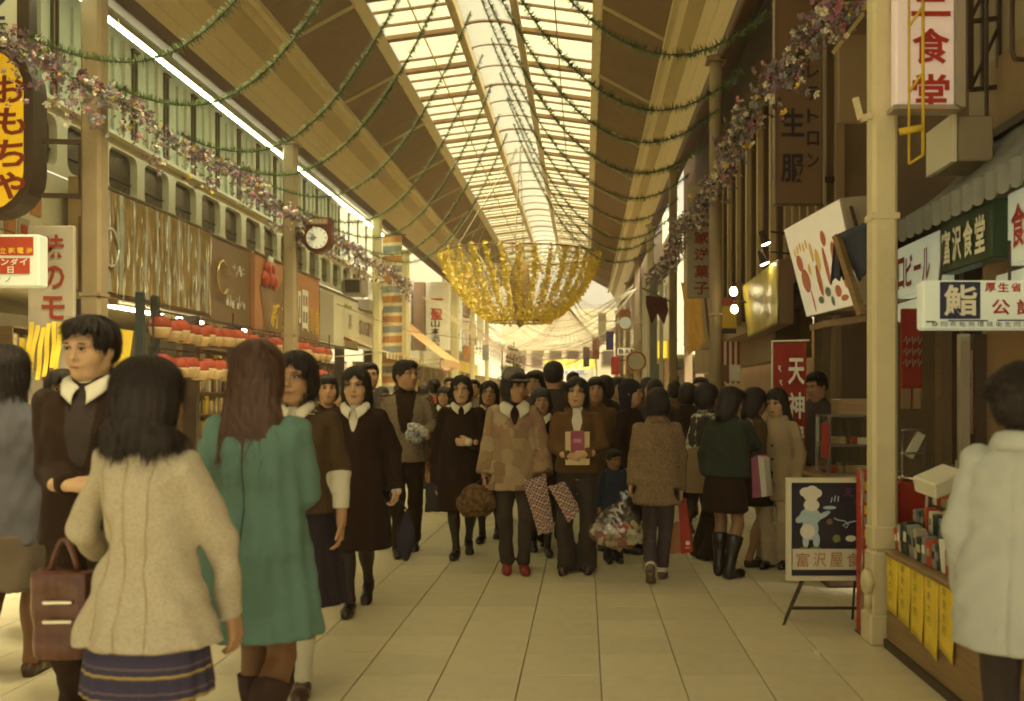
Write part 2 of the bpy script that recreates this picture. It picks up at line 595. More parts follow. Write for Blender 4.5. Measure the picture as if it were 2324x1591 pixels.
# glazing: bars every 0.6 m, a heavy rafter at every third
PITCH = 0.60
rows = int(LEN / PITCH)
bar_l, raf = {}, {}
pane_src = {}
far_pane = MB(); far_bar = MB()
def slope_pt(s, t):            # t 0 at the ridge beam, 1 at the edge beam
    return RP(s, 0.55 + 1.27 * t, 6.43 - 0.17 * t)
def arch_pt(t):                # the raised strip in the middle
    a = math.pi * t
    return (CX - 0.47 * math.cos(a), HC + 6.50 + 0.10 * math.sin(a))
OPEN = (17.0, 18.3)
def bar_mesh(w, h):
    res = {}
    for s in (-1, 1):
        m = MB()
        (xa, za), (xb, zb) = slope_pt(s, 0), slope_pt(s, 1)
        m.bar((xa, 0, za), (xb, 0, zb), w, h, up=(0, 1, 0))
        res[s] = m.build('glazing_bar', MATS['steel_brown'], origin=(CX, 0, 5.6))
    m = MB()
    pts = [arch_pt(t / 8) for t in range(9)]
    m.tube([(x, 0, z) for x, z in pts], .02 if w < .05 else .034, 5)
    res[0] = m.build('glazing_rib', MATS['steel_brown'], origin=(CX, 0, 5.6))
    return res
thin, thick_ = bar_mesh(0.034, 0.05), bar_mesh(0.075, 0.16)
for s in (-1, 1):
    for c in (0, 1):
        m = MB()
        t0, t1 = (0.02, 0.49) if c == 0 else (0.51, 0.985)
        (xa, za), (xb, zb) = slope_pt(s, t0), slope_pt(s, t1)
        za += .03; zb += .03
        y0, y1 = 0.016, PITCH - 0.016
        m.add([(xa, y0, za), (xb, y0, zb), (xb, y1, zb), (xa, y1, za), (xa, y0, za + .006), (xb, y0, zb + .006), (xb, y1, zb + .006), (xa, y1, za + .006)],
              [(0, 1, 2, 3), (7, 6, 5, 4), (0, 4, 5, 1), (1, 5, 6, 2), (2, 6, 7, 3), (3, 7, 4, 0)])
        pane_src[(s, c)] = m.build('pane', MATS['roof_pane'], origin=(CX, 0, 5.6))
    m = MB()
    (xa, za) = slope_pt(s, 0.5)
    m.box((xa, YM, za + .01), (0.022, LEN, 0.03)); m.build('glazing_rail', MATS['steel_cream'], roof)
m = MB()
for k in range(8):
    (xa, za), (xb, zb) = arch_pt(k / 8), arch_pt((k + 1) / 8)
    y0, y1 = 0.02, PITCH * 2 - 0.02
    m.add([(xa, y0, za), (xb, y0, zb), (xb, y1, zb), (xa, y1, za)], [(0, 1, 2, 3)])
pane_src[0] = m.build('pane', MATS['ridge_pane'], origin=(CX, 0, 5.6))
mesh_far = {}
def far_add(mb, src, y):
    me = src.data
    mb.add([(v.co.x + CX, v.co.y + y, v.co.z + 5.6) for v in me.vertices], [tuple(p.vertices) for p in me.polygons])
for i in range(rows):
    y = ROOF_Y0 + i * PITCH
    nearrow = 8.0 < y < 40.0
    heavy = i % 3 == 0
    src = thick_ if heavy else thin
    if heavy or not (OPEN[0] < y < OPEN[1]):
        for s in (-1, 1):
            if nearrow:
                o = place(src[s], roof, (0, y, 0)); o.name = 'rafter' if heavy else 'glazing_bar'
            else:
                far_add(far_bar, src[s], y)
    if i % 2 == 0:
        if nearrow: place(src[0], roof, (0, y, 0)); place(pane_src[0], roof, (0, y, 0))
        else: far_add(far_bar, src[0], y); far_add(far_pane, pane_src[0], y)
    for key in ((-1, 0), (-1, 1), (1, 0), (1, 1)):
        if nearrow: place(pane_src[key], roof, (0, y, 0))
        else: far_add(far_pane, pane_src[key], y)
for o in list(thin.values()) + list(thick_.values()) + list(pane_src.values()):
    bpy.data.objects.remove(o)
far_pane.build('pane', MATS['roof_pane'], roof, kind='stuff')
far_bar.build('glazing_bar', MATS['steel_brown'], roof, kind='stuff')

# ================================================================ columns
def column(x, y, w, top, label, mat, group=None, steps=True, round_=False):
    t = empty('steel_column', (x, y, 0), label, 'column', group)
    m = MB()
    if round_:
        m.lathe((x, y, 0.02), [(w / 2, 0), (w / 2, top)], 14)
    else:
        m.box((x, y, top / 2 + 0.02), (w, w, top), bev=w * 0.14)
    m.build('shaft', mat, t, smooth=False)
    m = MB(); m.box((x, y, 0.10), (w + 0.05, w + 0.05, 0.18), bev=0.012); m.build('base', mat, t)
    m = MB(); m.box((x, y, top - 0.05), (w + 0.10, w + 0.10, 0.06), bev=0.01); m.build('cap_plate', mat, t)
    if steps:
        m = MB(); m.box((x, y, 2.45), (w + 0.012, w + 0.012, 0.035)); m.build('collar', mat, t)
    return t
LX, RX = CX - 3.35, CX + 3.35
colr = column(1.71, 5.72, 0.145, 5.75, 'pale cream steel column beside the chef signboard, nearest on the right', MATS['column_near'])
m = MB(); m.box((1.71, 5.71, 0.36), (0.165, 0.17, 0.36), bev=0.01); m.build('plinth_casing', MATS['column_near'], colr)
m = MB(); m.box((1.71, 5.71, 0.62), (0.155, 0.16, 0.13), bev=0.008); m.build('casing_cap', MATS['column_near'], colr)
m = MB(); m.lathe((1.60, 5.66, 0.37), [(0.012, -.02), (0.06, -.015), (0.075, 0.0), (0.06, 0.03), (0.02, 0.04)], 16, axis=Matrix.Rotation(R(90), 3, 'Y') @ Matrix.Rotation(R(0), 3, 'X'))
m.box((1.615, 5.65, 0.28), (0.05, 0.03, 0.12)); m.build('hydrant_cap', MATS['column_near'], colr, smooth=True)
m = MB()
for (xx, zz) in ((1.60, 3.02),):
    m.bar((1.63, 5.66, zz), (1.57, 5.66, zz - .02), 0.035); m.bar((1.57, 5.66, zz - .02), (1.54, 5.66, zz + .10), 0.03)
m.build('bracket', MATS['column_near'], colr)
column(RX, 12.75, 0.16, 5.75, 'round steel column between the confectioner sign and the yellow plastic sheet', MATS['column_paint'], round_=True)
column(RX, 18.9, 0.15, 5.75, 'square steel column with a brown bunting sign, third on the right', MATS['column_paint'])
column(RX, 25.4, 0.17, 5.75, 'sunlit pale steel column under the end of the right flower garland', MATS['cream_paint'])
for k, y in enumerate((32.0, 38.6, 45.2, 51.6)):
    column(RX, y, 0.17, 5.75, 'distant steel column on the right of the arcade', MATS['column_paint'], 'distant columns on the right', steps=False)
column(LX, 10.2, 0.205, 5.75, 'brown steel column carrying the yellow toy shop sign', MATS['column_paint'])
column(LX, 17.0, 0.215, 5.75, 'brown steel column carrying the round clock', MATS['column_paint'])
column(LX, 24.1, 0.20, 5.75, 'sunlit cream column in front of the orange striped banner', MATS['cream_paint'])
column(LX, 27.6, 0.30, 5.4, 'broad pale post between the striped banner and the orange awning', MATS['cream_paint'])
column(LX, 38.5, 0.30, 5.75, 'pale post behind the no parking disc on the left', MATS['cream_paint'])
for k, y in enumerate((44.6, 51.2)):
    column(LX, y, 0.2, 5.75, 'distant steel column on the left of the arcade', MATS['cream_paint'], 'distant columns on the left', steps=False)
# ================================================================ left side: the long shop building
FXL = -6.3
M('sign_yellow', (0.80, 0.52, 0.02), 0.3, 0.05, 2, emit=0.05, ecol=(1.0, 0.55, 0.01))
M('sign_yellow_plain', (0.62, 0.42, 0.03), 0.45, 0.1, 3)
M('red_letter', (0.23, 0.03, 0.012), 0.5, 0.05)
M('red_bright', (0.42, 0.035, 0.015), 0.45, 0.1, 4)
M('board_grey', (0.36, 0.31, 0.23), 0.5, 0.06, 3, dirt=0.15)
M('board_white', (0.66, 0.62, 0.46), 0.4, 0.04, 3, dirt=0.08)
M('letter_dark', (0.035, 0.025, 0.03), 0.5, 0.05)
M('letter_navy', (0.03, 0.025, 0.07), 0.5, 0.05)
M('letter_white', (0.75, 0.72, 0.58), 0.5, 0.03)
M('letter_yellow', (0.70, 0.46, 0.04), 0.5, 0.03)
M('lit_white', (0.62, 0.64, 0.50), 0.3, 0.03, 2, emit=0.035, ecol=(0.92, 1.0, 0.70))
M('lit_pink', (0.80, 0.68, 0.62), 0.3, 0.05, 1.5, emit=0.03, ecol=(1.0, 0.75, 0.62))
M('paper_yellow', (0.78, 0.56, 0.05), 0.6, 0.12, 9)
M('wood', (0.26, 0.165, 0.07), 0.5, 0.25, 3, stretch=(1, 1, 12))
M('sign_brown', (0.22, 0.135, 0.075), 0.4, 0.06, 3)
M('sign_orange', (0.46, 0.20, 0.085), 0.45, 0.08, 3)
M('gold_foil', (0.52, 0.36, 0.15), 0.16, 0.3, 5, 0.5, 9, metal=0.55)
M('foil_silver_glint', (0.55, 0.58, 0.50), 0.25, 0.3, 4, 0.3, 20, metal=0.4)
M('box_red', (0.40, 0.05, 0.02), 0.4, 0.1, 4)
M('clock_red', (0.085, 0.016, 0.011), 0.35, 0.1, 6)
M('cloth_orange', (0.44, 0.20, 0.065), 0.8, 0.1, 6, 0.1, 90)
M('cloth_blue', (0.23, 0.235, 0.225), 0.8, 0.1, 6, 0.1, 90)
M('cloth_cream', (0.62, 0.50, 0.27), 0.8, 0.08, 6, 0.1, 90)
M('goods', (0.42, 0.33, 0.16), 0.5, 0.5, 11, rnd=0.3)
M('wall_shop', (0.55, 0.47, 0.27), 0.6, 0.1, 2)
M('shop_tube', (1, 0.95, 0.75), 0.3, 0, emit=6.0, ecol=(1.0, 0.93, 0.66))
M('lantern_red', (0.36, 0.055, 0.02), 0.6, 0.1, 8, rnd=.2)
M('lantern_cream', (0.52, 0.36, 0.18), 0.6, 0.08, 8, rnd=.15)

def rr_panel(mb, X, y0, y1, z0, z1, hy0, hy1, hz0, hz1, r, depth, thick=0.05, n=5):
    """wall panel facing +X with a rounded-corner opening, its reveal included"""
    cyy, czz = (hy0 + hy1) / 2, (hz0 + hz1) / 2
    inner = []
    for (cy_, cz_, a0) in ((hy1 - r, hz1 - r, 0), (hy0 + r, hz1 - r, 90), (hy0 + r, hz0 + r, 180), (hy1 - r, hz0 + r, 270)):
        for k in range(n + 1):
            a = R(a0 + 90 * k / n)
            inner.append((cy_ + r * math.cos(a), cz_ + r * math.sin(a)))
    outer = []
    for (py, pz) in inner:
        dy, dz = py - cyy, pz - czz
        ky = ((y1 - cyy) if dy > 0 else (cyy - y0)) / max(abs(dy), 1e-6)
        kz = ((z1 - czz) if dz > 0 else (czz - z0)) / max(abs(dz), 1e-6)
        k = min(ky, kz)
        outer.append((cyy + dy * k, czz + dz * k))
    N = len(inner)
    vs = [(X, *p) for p in outer] + [(X, *p) for p in inner] + [(X - depth, *p) for p in inner]
    fs = [(i, (i + 1) % N, N + (i + 1) % N, N + i) for i in range(N)] + [(N + i, N + (i + 1) % N, 2 * N + (i + 1) % N, 2 * N + i) for i in range(N)]
    # corner fill
    for (py, pz) in ((y1, z1), (y0, z1), (y0, z0), (y1, z0)):
        for i in range(N):
            a, b = outer[i], outer[(i + 1) % N]
            if (abs(a[0] - py) < 1e-6 and abs(b[1] - pz) < 1e-6) or (abs(a[1] - pz) < 1e-6 and abs(b[0] - py) < 1e-6):
                if abs(a[0] - b[0]) > 1e-6 and abs(a[1] - b[1]) > 1e-6:
                    vs.append((X, py, pz)); fs.append((i, len(vs) - 1, (i + 1) % N))
    mb.add(vs, fs)

bl = empty('shop_building', (FXL, 17, 0), 'long pale shop building with rounded windows and vertical fins on the left', 'building')
BY0, BY1 = 3.0, 29.6
m = MB(); m.box((FXL - 0.16, (BY0 + BY1) / 2, 6.6), (0.12, BY1 - BY0, 3.7)); m.build('upper_wall', MATS['wall_pale'], bl)
m = MB(); m.box((FXL - 0.15, (BY0 + BY1) / 2, 4.03), (0.10, BY1 - BY0, 0.10)); m.box((FXL - 3.3, (BY0 + BY1) / 2, 3.0), (6.0, BY1 - BY0, 0.12)); m.build('floor_slab', MATS['wall_pale'], bl)
m = MB(); m.box((FXL + 0.03, (BY0 + BY1) / 2, 4.88), (0.16, BY1 - BY0, 0.05)); m.build('ledge', MATS['wall_white'], bl)
k0 = 0
y = 7.74
while y < 28.8:
    mm = MB()
    rr_panel(mm, FXL, y, y + 1.066, 4.06, 4.86, y + 0.12, y + 0.95, 4.14, 4.74, 0.13, 0.10)
    wdw = mm.build('window_bay', MATS['wall_white'], bl)
    mm = MB(); mm.box((FXL - 0.105, y + 0.535, 4.44), (0.012, 0.9, 0.66)); mm.build('pane', MATS['glass_dark'], wdw)
    mm = MB(); mm.box((FXL - 0.09, y + 0.535, 4.36), (0.02, 0.84, 0.02)); mm.build('transom', MATS['dark_metal'], wdw)
    # fin above
    yf = y + 1.06
    f = MB(); f.box((FXL - 0.085, yf - 0.055, 5.60), (0.03, 0.04, 1.36)); f.box((FXL - 0.085, yf + 0.055, 5.60), (0.03, 0.04, 1.36)); f.box((FXL - 0.07, yf, 6.29), (0.06, 0.18, 0.03))
    fo = f.build('fin', MATS['bronze'], bl)
    f = MB(); f.box((FXL - 0.08, yf - 0.30, 5.6), (0.06, 0.14, 1.4)); f.build('glow_strip', MATS['wall_white'], fo)  # paler strip puts the glow beside the fin into its colour
    f = MB(); f.box((FXL - 0.085, yf - 0.62, 5.6), (0.05, 0.10, 1.3)); f.build('drop_panel', MATS['wall_pale'], fo)
    y += 1.066
m = MB(); m.box((FXL - .05, 8.2, 3.33), (.1, 10.5, 1.40)); m.build('poster_wall', MATS['wall_white'], bl)
rnd = random.Random(44)
for k in range(26):
    yy = 9.6 + (k % 9) * .26; zz = 2.85 + (k // 9) * .40
    m = MB(); m.box((FXL + .008, yy, zz), (.012, rnd.uniform(.16, .23), rnd.uniform(.22, .34)), (rnd.uniform(-.05, .05), 0, 0)); m.box((FXL + .017, yy, zz + .03), (.008, .12, .10)); m.m[6:] = [1] * 6
    m.build('poster', [MATS[rnd.choice(('board_white', 'cloth_orange', 'board_grey', 'cloth_cream', 'goods'))], MATS[rnd.choice(('box_red', 'sign_orange', 'cloth_blue', 'goods'))]], bl)
m = MB()
m.box((FXL - 3.2, (BY0 + BY1) / 2, 1.5), (0.1, BY1 - BY0, 3.0)); m.build('back_wall', MATS['wall_shop'], bl)
m = MB(); m.box((FXL - 1.7, (BY0 + BY1) / 2, 2.78), (2.9, BY1 - BY0, 0.05)); m.build('shop_ceiling', MATS['wall_shop'], bl)
for yy in (7.5, 12.6, 16.2, 18.2, 22.6, 26.0, 29.5):
    m = MB(); m.box((FXL - 0.1, yy, 1.35), (0.22, 0.16, 2.7)); m.build('pier', MATS['dark_metal'], bl)
for k, yy in enumerate((8.6, 10.6, 12.9, 14.4, 15.6, 17.3, 20.4, 24.4)):
    m = MB(); m.tube([(FXL - 0.55, yy - 0.55, 2.70), (FXL - 0.55, yy + 0.55, 2.70)], 0.022, 8); m.box((FXL - 0.55, yy, 2.74), (0.10, 1.2, 0.025), mi=1)
    m.build('ceiling_tube_lamp', [MATS['shop_tube'], MATS['wall_white']], label=nth(k + 1) + ' bare tube lamp from the camera on the left shops ceiling', cat='lamp', group='tube lamps inside the left shops')
# shelves with goods inside the shops
def shelf_unit(x, y0, y1, z0, z1, nsh, label, seed, depth=0.3, cols=None):
    rnd = random.Random(seed)
    t = empty('goods_shelf', (x, (y0 + y1) / 2, z0), label, 'shelf')
    m = MB()
    for k in range(nsh + 1):
        z = z0 + (z1 - z0) * k / nsh
        m.box((x, (y0 + y1) / 2, z), (depth, y1 - y0, 0.02))
    m.box((x - depth / 2, (y0 + y1) / 2, (z0 + z1) / 2), (0.02, y1 - y0, z1 - z0))
    for e in (y0, y1): m.box((x, e, (z0 + z1) / 2), (depth, 0.025, z1 - z0))
    m.build('shelf_frame', MATS['wood'], t)
    cs = cols or ['goods', 'box_red', 'paper_yellow', 'board_white', 'cloth_blue', 'cloth_orange', 'sign_brown']
    m = MB()
    for k in range(nsh):
        z = z0 + (z1 - z0) * k / nsh + 0.012
        yy = y0 + 0.05
        while yy < y1 - 0.15:
            w = rnd.uniform(0.06, 0.22); h = rnd.uniform(0.45, 0.85) * (z1 - z0) / nsh
            m.box((x + rnd.uniform(-.05, .05), yy + w / 2, z + h / 2), (0.15, w * .92, h), (0, 0, rnd.uniform(-.06, .06)), mi=rnd.randrange(len(cs)))
            yy += w
    m.build('packed_goods', [MATS[c] for c in cs], t, kind='stuff')
    return t
shelf_unit(FXL - 0.9, 7.6, 11.6, 0.2, 2.4, 6, 'packed toy shelf behind the man in the black suit', 3)
shelf_unit(FXL - 1.2, 12.8, 16.0, 0.2, 2.3, 5, 'shelf of sweets behind the hanging lanterns', 4)
shelf_unit(FXL - 1.1, 18.4, 22.4, 0.2, 2.3, 5, 'goods shelf under the orange tea sign', 5)
shelf_unit(FXL - 1.1, 22.8, 29.2, 0.2, 2.3, 5, 'dim goods shelf under the pale signboards', 6)

# row of fluorescent tubes under the left eaves
tl = None
for k in range(16):
    yc = 8.2 + 1.23 * k
    if tl is None:
        t = empty('eaves_tube_lamp', (-5.31, yc, 5.64), 'first glowing tube lamp from the camera in the row under the left eaves', 'lamp', 'tube lamps in a row under the left eaves')
        m = MB(); m.tube([(-5.31, yc - 0.585, 5.60), (-5.31, yc + 0.585, 5.60)], 0.017, 8); m.build('glowing_tube', MATS['tube_glow'], t)
        m = MB(); m.box((-5.31, yc, 5.66), (0.07, 1.2, 0.06)); m.build('lamp_batten', MATS['wall_white'], t)
        tl = t
    else:
        c = copy_tree(tl); c.location = (-5.31, yc, 5.64); c['label'] = nth(k + 1) + ' glowing tube lamp from the camera in the row under the left eaves'

# ---------------------------------------------------------------- fascia signs on the left building (face +X)
def fascia(name, y0, y1, z0, z1, mat, label, x=FXL + 0.28, th=0.16, frame=None):
    t = empty(name, (x, (y0 + y1) / 2, z0), label, 'sign')
    m = MB(); m.box((x - th / 2, (y0 + y1) / 2, (z0 + z1) / 2), (th, y1 - y0, z1 - z0), bev=0.01); m.build('sign_board', mat, t)
    m = MB()
    for zz in (z0, z1): m.box((x + .004, (y0 + y1) / 2, zz), (0.03, y1 - y0 + .02, 0.035))
    m.build('trim', frame or MATS['bronze'], t)
    return t
UY = Vector((0, 1, 0))     # reading direction of lettering on a wall facing +X
Z0s, Z1s = 2.62, 4.04
t = fascia('foil_sign', 11.9, 16.0, Z0s + .06, Z1s, M('foil_back', (0.34, 0.24, 0.12), .35, .2, 4, metal=.3), 'gold foil signboard with painted silver highlights over the lantern shop')
rnd = random.Random(5)
m = MB()
nrib = 44
pr_ = [(rnd.uniform(0, 6), rnd.uniform(.5, 1.0), rnd.uniform(.3, 1.2)) for _ in range(nrib + 1)]
for k in range(nrib):
    ph, am, fr_ = pr_[k]
    def fo_(u, v):
        env = .45 + .55 * math.sin(u * 5 * fr_ + ph) ** 2
        return (FXL + .292 +   .050 * am * env * math.sin(v * math.pi), 11.95 + (k + v + .18 * math.sin(u * 6 + ph) * math.sin(v * math.pi)) * 4.0 / nrib, Z0s + .10 + (Z1s - Z0s - .14) * u)
    m.grid(fo_, 14, 6, 1 if k % 4 == 2 else 0)  # silver ribs put the highlights of the gold foil into colour
m.build('foil_strip', [MATS['gold_foil'], MATS['foil_silver_glint']], t, kind='stuff', smooth=True)
m = MB()
for k in range(150):  # pale slivers stand in for glints on the foil
    yy = 12.0 + rnd.uniform(0, 3.9); zz = Z0s + .15 + rnd.uniform(0, 1) * (Z1s - Z0s - .3); L = rnd.uniform(.06, .26)
    m.add([(FXL + .352, yy, zz - L), (FXL + .356, yy + rnd.uniform(.015, .04), zz - L * .3), (FXL + .35, yy + .01, zz + L)], [(0, 1, 2)], k % 3 == 0)
m.build('glint_sliver', [MATS['foil_silver_glint'], MATS['letter_white']], t, kind='stuff')
m = MB()
ring = [(FXL + .33, 12.55 + 0.20 * math.cos(a), 3.28 + 0.24 * math.sin(a)) for a in np.linspace(0, 2 * math.pi, 25)]
m.tube(ring, 0.018, 6); m.build('oval_emblem', MATS['foil_silver_glint'], t, smooth=True)
t = fascia('brown_sign', 16.0, 17.95, Z0s, Z1s - .03, MATS['sign_brown'], 'brown signboard with a brass ring between the foil and orange signs')
m = MB()
arc = [(FXL + .34, 16.42 + 0.25 * math.cos(a), 3.35 + 0.27 * math.sin(a)) for a in np.linspace(R(40), R(320), 22)]
m.tube(arc, 0.03, 6); m.build('brass_ring', MATS['gold_foil'], t, smooth=True)
m = MB()
rnd = random.Random(2)
for (ya, za, nchar, hh) in ((17.0, 3.55, 4, .20), (16.7, 3.02, 6, .17)):
    for q in range(nchar):
        for s_ in range(4):
            m.box((FXL + .296, ya + q * .15 + rnd.uniform(0, .10), za + rnd.uniform(-.08, .08)), (0.008, rnd.choice((.012, .09)), rnd.choice((.10, .014))))
m.build('lettering', MATS['letter_white'], t)
t = fascia('orange_sign', 17.95, 22.3, Z0s - .08, Z1s - .05, MATS['sign_orange'], 'orange tea shop sign with a picture of a heaped cone', x=FXL + .36)
m = MB()
xx = FXL + .37
m.add([(xx, 18.6, 3.0), (xx, 20.0, 3.95), (xx, 21.6, 3.0), (xx, 22.2, 2.62), (xx, 18.3, 2.62)], [(0, 4, 3, 2, 1)]); m.build('grey_panel', MATS['sign_brown'], t)
m = MB()
text_row(m, '新茶', (xx + .006, 18.75, 2.66), UY, ZAX, 0.62, 0.55, .08)
m.build('lettering', MATS['letter_yellow'], t)
m = MB()
text_row(m, '卸田', (xx + .006, 20.3, 2.72), UY, ZAX, 0.50, 0.95, .12); m.build('lettering', MATS['letter_white'], t)
m = MB()
text_row(m, '川慎', (xx + .006, 21.35, 2.70), UY, ZAX, 0.40, 0.60, .12); m.build('lettering', MATS['letter_yellow'], t)
m = MB()
m.grid(lambda u, v: (xx + .03 * math.sin(v * math.pi), 18.15 + 1.0 * v * (1 - .75 * u) + .35 * u, 3.42 - .75 * u), 8, 8)
m.build('cone_picture', MATS['sign_brown'], t)
m = MB()
for (yy, zz, rr) in ((18.4, 3.55, .16), (18.68, 3.58, .18), (18.95, 3.55, .15), (18.55, 3.75, .17), (18.8, 3.78, .15), (18.68, 3.92, .11)):
    m.lathe((xx + .02, yy, zz), [(0.01, -.03), (rr * .8, -.02), (rr, 0.0), (rr * .7, .05), (.01, .07)], 12, axis=Matrix.Rotation(R(90), 3, 'Y'), mi=int(zz * 50) % 2)
m.build('heaped_scoops', [MATS['board_white'], MATS['box_red']], t, smooth=True)
t = fascia('pale_sign', 22.35, 26.1, Z0s - .05, Z1s - .2, MATS['board_white'], 'pale cream signboard with small green and red lines', x=FXL + .36)
m = MB(); text_row(m, '御菓', (FXL + .37, 24.55, 3.05), UY, ZAX, .42, .42, .1); m.build('lettering', MATS['board_grey'], t)
m = MB(); m.box((FXL + .366, 25.0, 3.62), (.01, .75, .07)); m.build('green_line', M('letter_green', (0.22, 0.30, 0.06), 0.5, .05), t)
m = MB(); m.box((FXL + .366, 24.95, 2.80), (.01, .8, .06)); m.build('red_line', MATS['red_bright'], t)
m = MB(); m.box((FXL + .34, 22.95, 3.2), (.05, 1.2, 1.15), bev=.01); m.build('ribbed_panel', MATS['board_grey'], t)
t = fascia('white_sign', 26.2, 29.4, Z0s + .1, Z1s - .35, MATS['board_white'], 'white signboard with the long brown name in capital letters', x=FXL + .30)
m = MB(); text_row(m, 'SUGIYAMA', (FXL + .312, 26.45, 3.0), UY, ZAX, .30, .42, .13); m.build('lettering', MATS['sign_brown'], t)
# air conditioner on the ledge
t = empty('air_conditioner', (FXL + .25, 26.3, 4.0), 'grey boxy air conditioner above the white signboard', 'air conditioner')
m = MB(); m.box((FXL + .28, 26.2, 4.22), (0.5, 0.75, 0.42), bev=.02); m.build('casing', MATS['board_grey'], t)
m = MB(); m.box((FXL + .28, 25.81, 4.22), (0.38, 0.02, 0.32)); m.build('intake_grille', MATS['dark_metal'], t)
m = MB(); m.tube([(FXL + .4, 26.0, 4.43), (FXL + .45, 25.9, 4.75), (FXL + .4, 25.7, 4.85), (FXL + .2, 25.6, 4.6)], .018, 6); m.build('hose', MATS['dark_metal'], t, smooth=True)
m = MB(); m.box((FXL + .25, 27.7, 3.85), (0.4, 1.3, 0.3), (0, 0, 0)); m.build('roller_shutter_box', MATS['board_grey'], label='ribbed shutter housing beside the air conditioner', cat='shutter box')

# ---------------------------------------------------------------- hanging signs at the left edge
t = empty('toy_sign', (-5.75, 10.1, 3.2), 'yellow rounded lightbox sign with dark red vertical toy lettering', 'sign')
cx_, hw = -5.99, 0.45
zb, zt = 3.22, 4.95
def capsule(cx, zc0, zc1, r, n=12):
    pts = []
    for k in range(n + 1):
        a = math.pi + math.pi * k / n
        pts.append((cx + r * math.cos(a), zc0 + r * math.sin(a)))
    for k in range(n + 1):
        a = math.pi * k / n
        pts.append((cx + r * math.cos(a), zc1 + r * math.sin(a)))
    return pts
m = MB(); m.poly([(x, 10.0, z) for x, z in capsule(cx_, zb + hw, zt - hw, hw)], (0, 0.26, 0)); m.build('casing', MATS['dark_metal'], t)
m = MB(); m.poly([(x, 9.985, z) for x, z in capsule(cx_ - .045, zb + hw, zt - hw, hw - .05)], (0, 0.014, 0)); m.build('lit_face', MATS['sign_yellow'], t)
m = MB(); text_col(m, 'おもちゃ', (-5.93, 9.98, 4.64), XAX, ZAX, .34, .30, .07); m.build('lettering', MATS['red_letter'], t)
m = MB()
for zz in (4.0, 3.45):
    m.bar((-5.5, 10.1, zz), (-5.1, 10.15, zz), 0.045)
m.bar((-5.14, 10.15, 3.42), (-5.14, 10.15, 4.03), .03); m.build('bracket', MATS['dark_metal'], t)
t = empty('banner_sign', (-6.0, 9.9, 4.7), 'white hanging sign with navy letters above the yellow toy sign', 'sign')
m = MB(); m.box((-5.85, 9.75, 5.35), (0.70, 0.06, 1.0), bev=.01); m.build('sign_board', MATS['board_white'], t)
m = MB(); m.box((-5.46, 9.75, 5.3), (0.12, 0.14, 1.1)); m.build('side_casing', MATS['dark_metal'], t)
m = MB(); text_col(m, 'ララ', (-5.95, 9.715, 5.42), XAX, ZAX, .34, .26, .1); m.build('lettering', MATS['letter_navy'], t)
# tall white board with red vertical writing
t = empty('street_name_board', (-5.3, 9.5, 1.2), 'tall white vertical board with red letters and yellow paper streamers', 'sign')
p0, p1 = W(62, 930, 9.5), W(167, 512, 9.5)
m = MB(); m.box(((p0.x + p1.x) / 2, 9.53, (p0.z + p1.z) / 2), (p1.x - p0.x, 0.05, p1.z - p0.z), bev=.008); m.build('sign_board', MATS['board_grey'], t)
m = MB(); text_col(m, '味のモール街', (W(92, 530, 9.5).x, 9.50, W(92, 530, 9.5).z), XAX, ZAX, .24, .245, .20); m.build('lettering', MATS['red_letter'], t)
m = MB()
rnd = random.Random(8)
for k in range(6):
    a = W(72 + k * 13, 735 + rnd.uniform(-8, 8), 9.45); b = W(56 + k * 15 + rnd.uniform(-4, 4), 855 + rnd.uniform(-25, 25), 9.42)
    m.grid(lambda u, v: a.lerp(b, u) + Vector(((v - .5) * .042, .012 * math.sin(u * 7 + k), 0)), 8, 1)
m.build('paper_streamers', MATS['paper_yellow'], t, solid=.003)
# battery shop lightbox
t = empty('battery_sign', (-5.55, 9.0, 2.4), 'small red and white lightbox with yellow lettering at the left edge', 'sign')
p0, p1 = W(-40, 650, 9.0), W(88, 532, 9.0)
m = MB(); m.box(((p0.x + p1.x) / 2, 9.08, (p0.z + p1.z) / 2), (p1.x - p0.x, 0.16, p1.z - p0.z), bev=.012); m.build('lit_casing', MATS['lit_white'], t)
m = MB()
a, b = W(-40, 580, 9), W(76, 538, 9); m.box(((a.x + b.x) / 2, 8.996, (a.z + b.z) / 2), (b.x - a.x, .006, b.z - a.z))
a, b = W(-40, 622, 9), W(68, 586, 9); m.box(((a.x + b.x) / 2, 8.996, (a.z + b.z) / 2), (b.x - a.x, .006, b.z - a.z)); m.build('red_panels', MATS['box_red'], t)
m = MB(); p = W(-20, 577, 9); text_row(m, '日立乾電池', (p.x, 8.992, p.z), XAX, ZAX, .065, .062, .22); m.build('lettering', MATS['letter_yellow'], t)
m = MB(); p = W(-18, 603, 9); text_row(m, 'バンダイ', (p.x, 8.992, p.z), XAX, ZAX, .075, .065, .12); p = W(18, 621, 9); text_row(m, '日', (p.x, 8.992, p.z), XAX, ZAX, .06, .065, .1); m.build('lettering', MATS['letter_white'], t)
m = MB(); p = W(-10, 641, 9); text_row(m, 'ナノ', (p.x, 8.992, p.z), XAX, ZAX, .055, .05, .6, THIN); m.build('lettering', MATS['letter_dark'], t)
m = MB(); m.bar((-5.2, 9.08, 2.9), (-5.9, 9.08, 3.12), .01); m.build('stay_wire', MATS['dark_metal'], t)
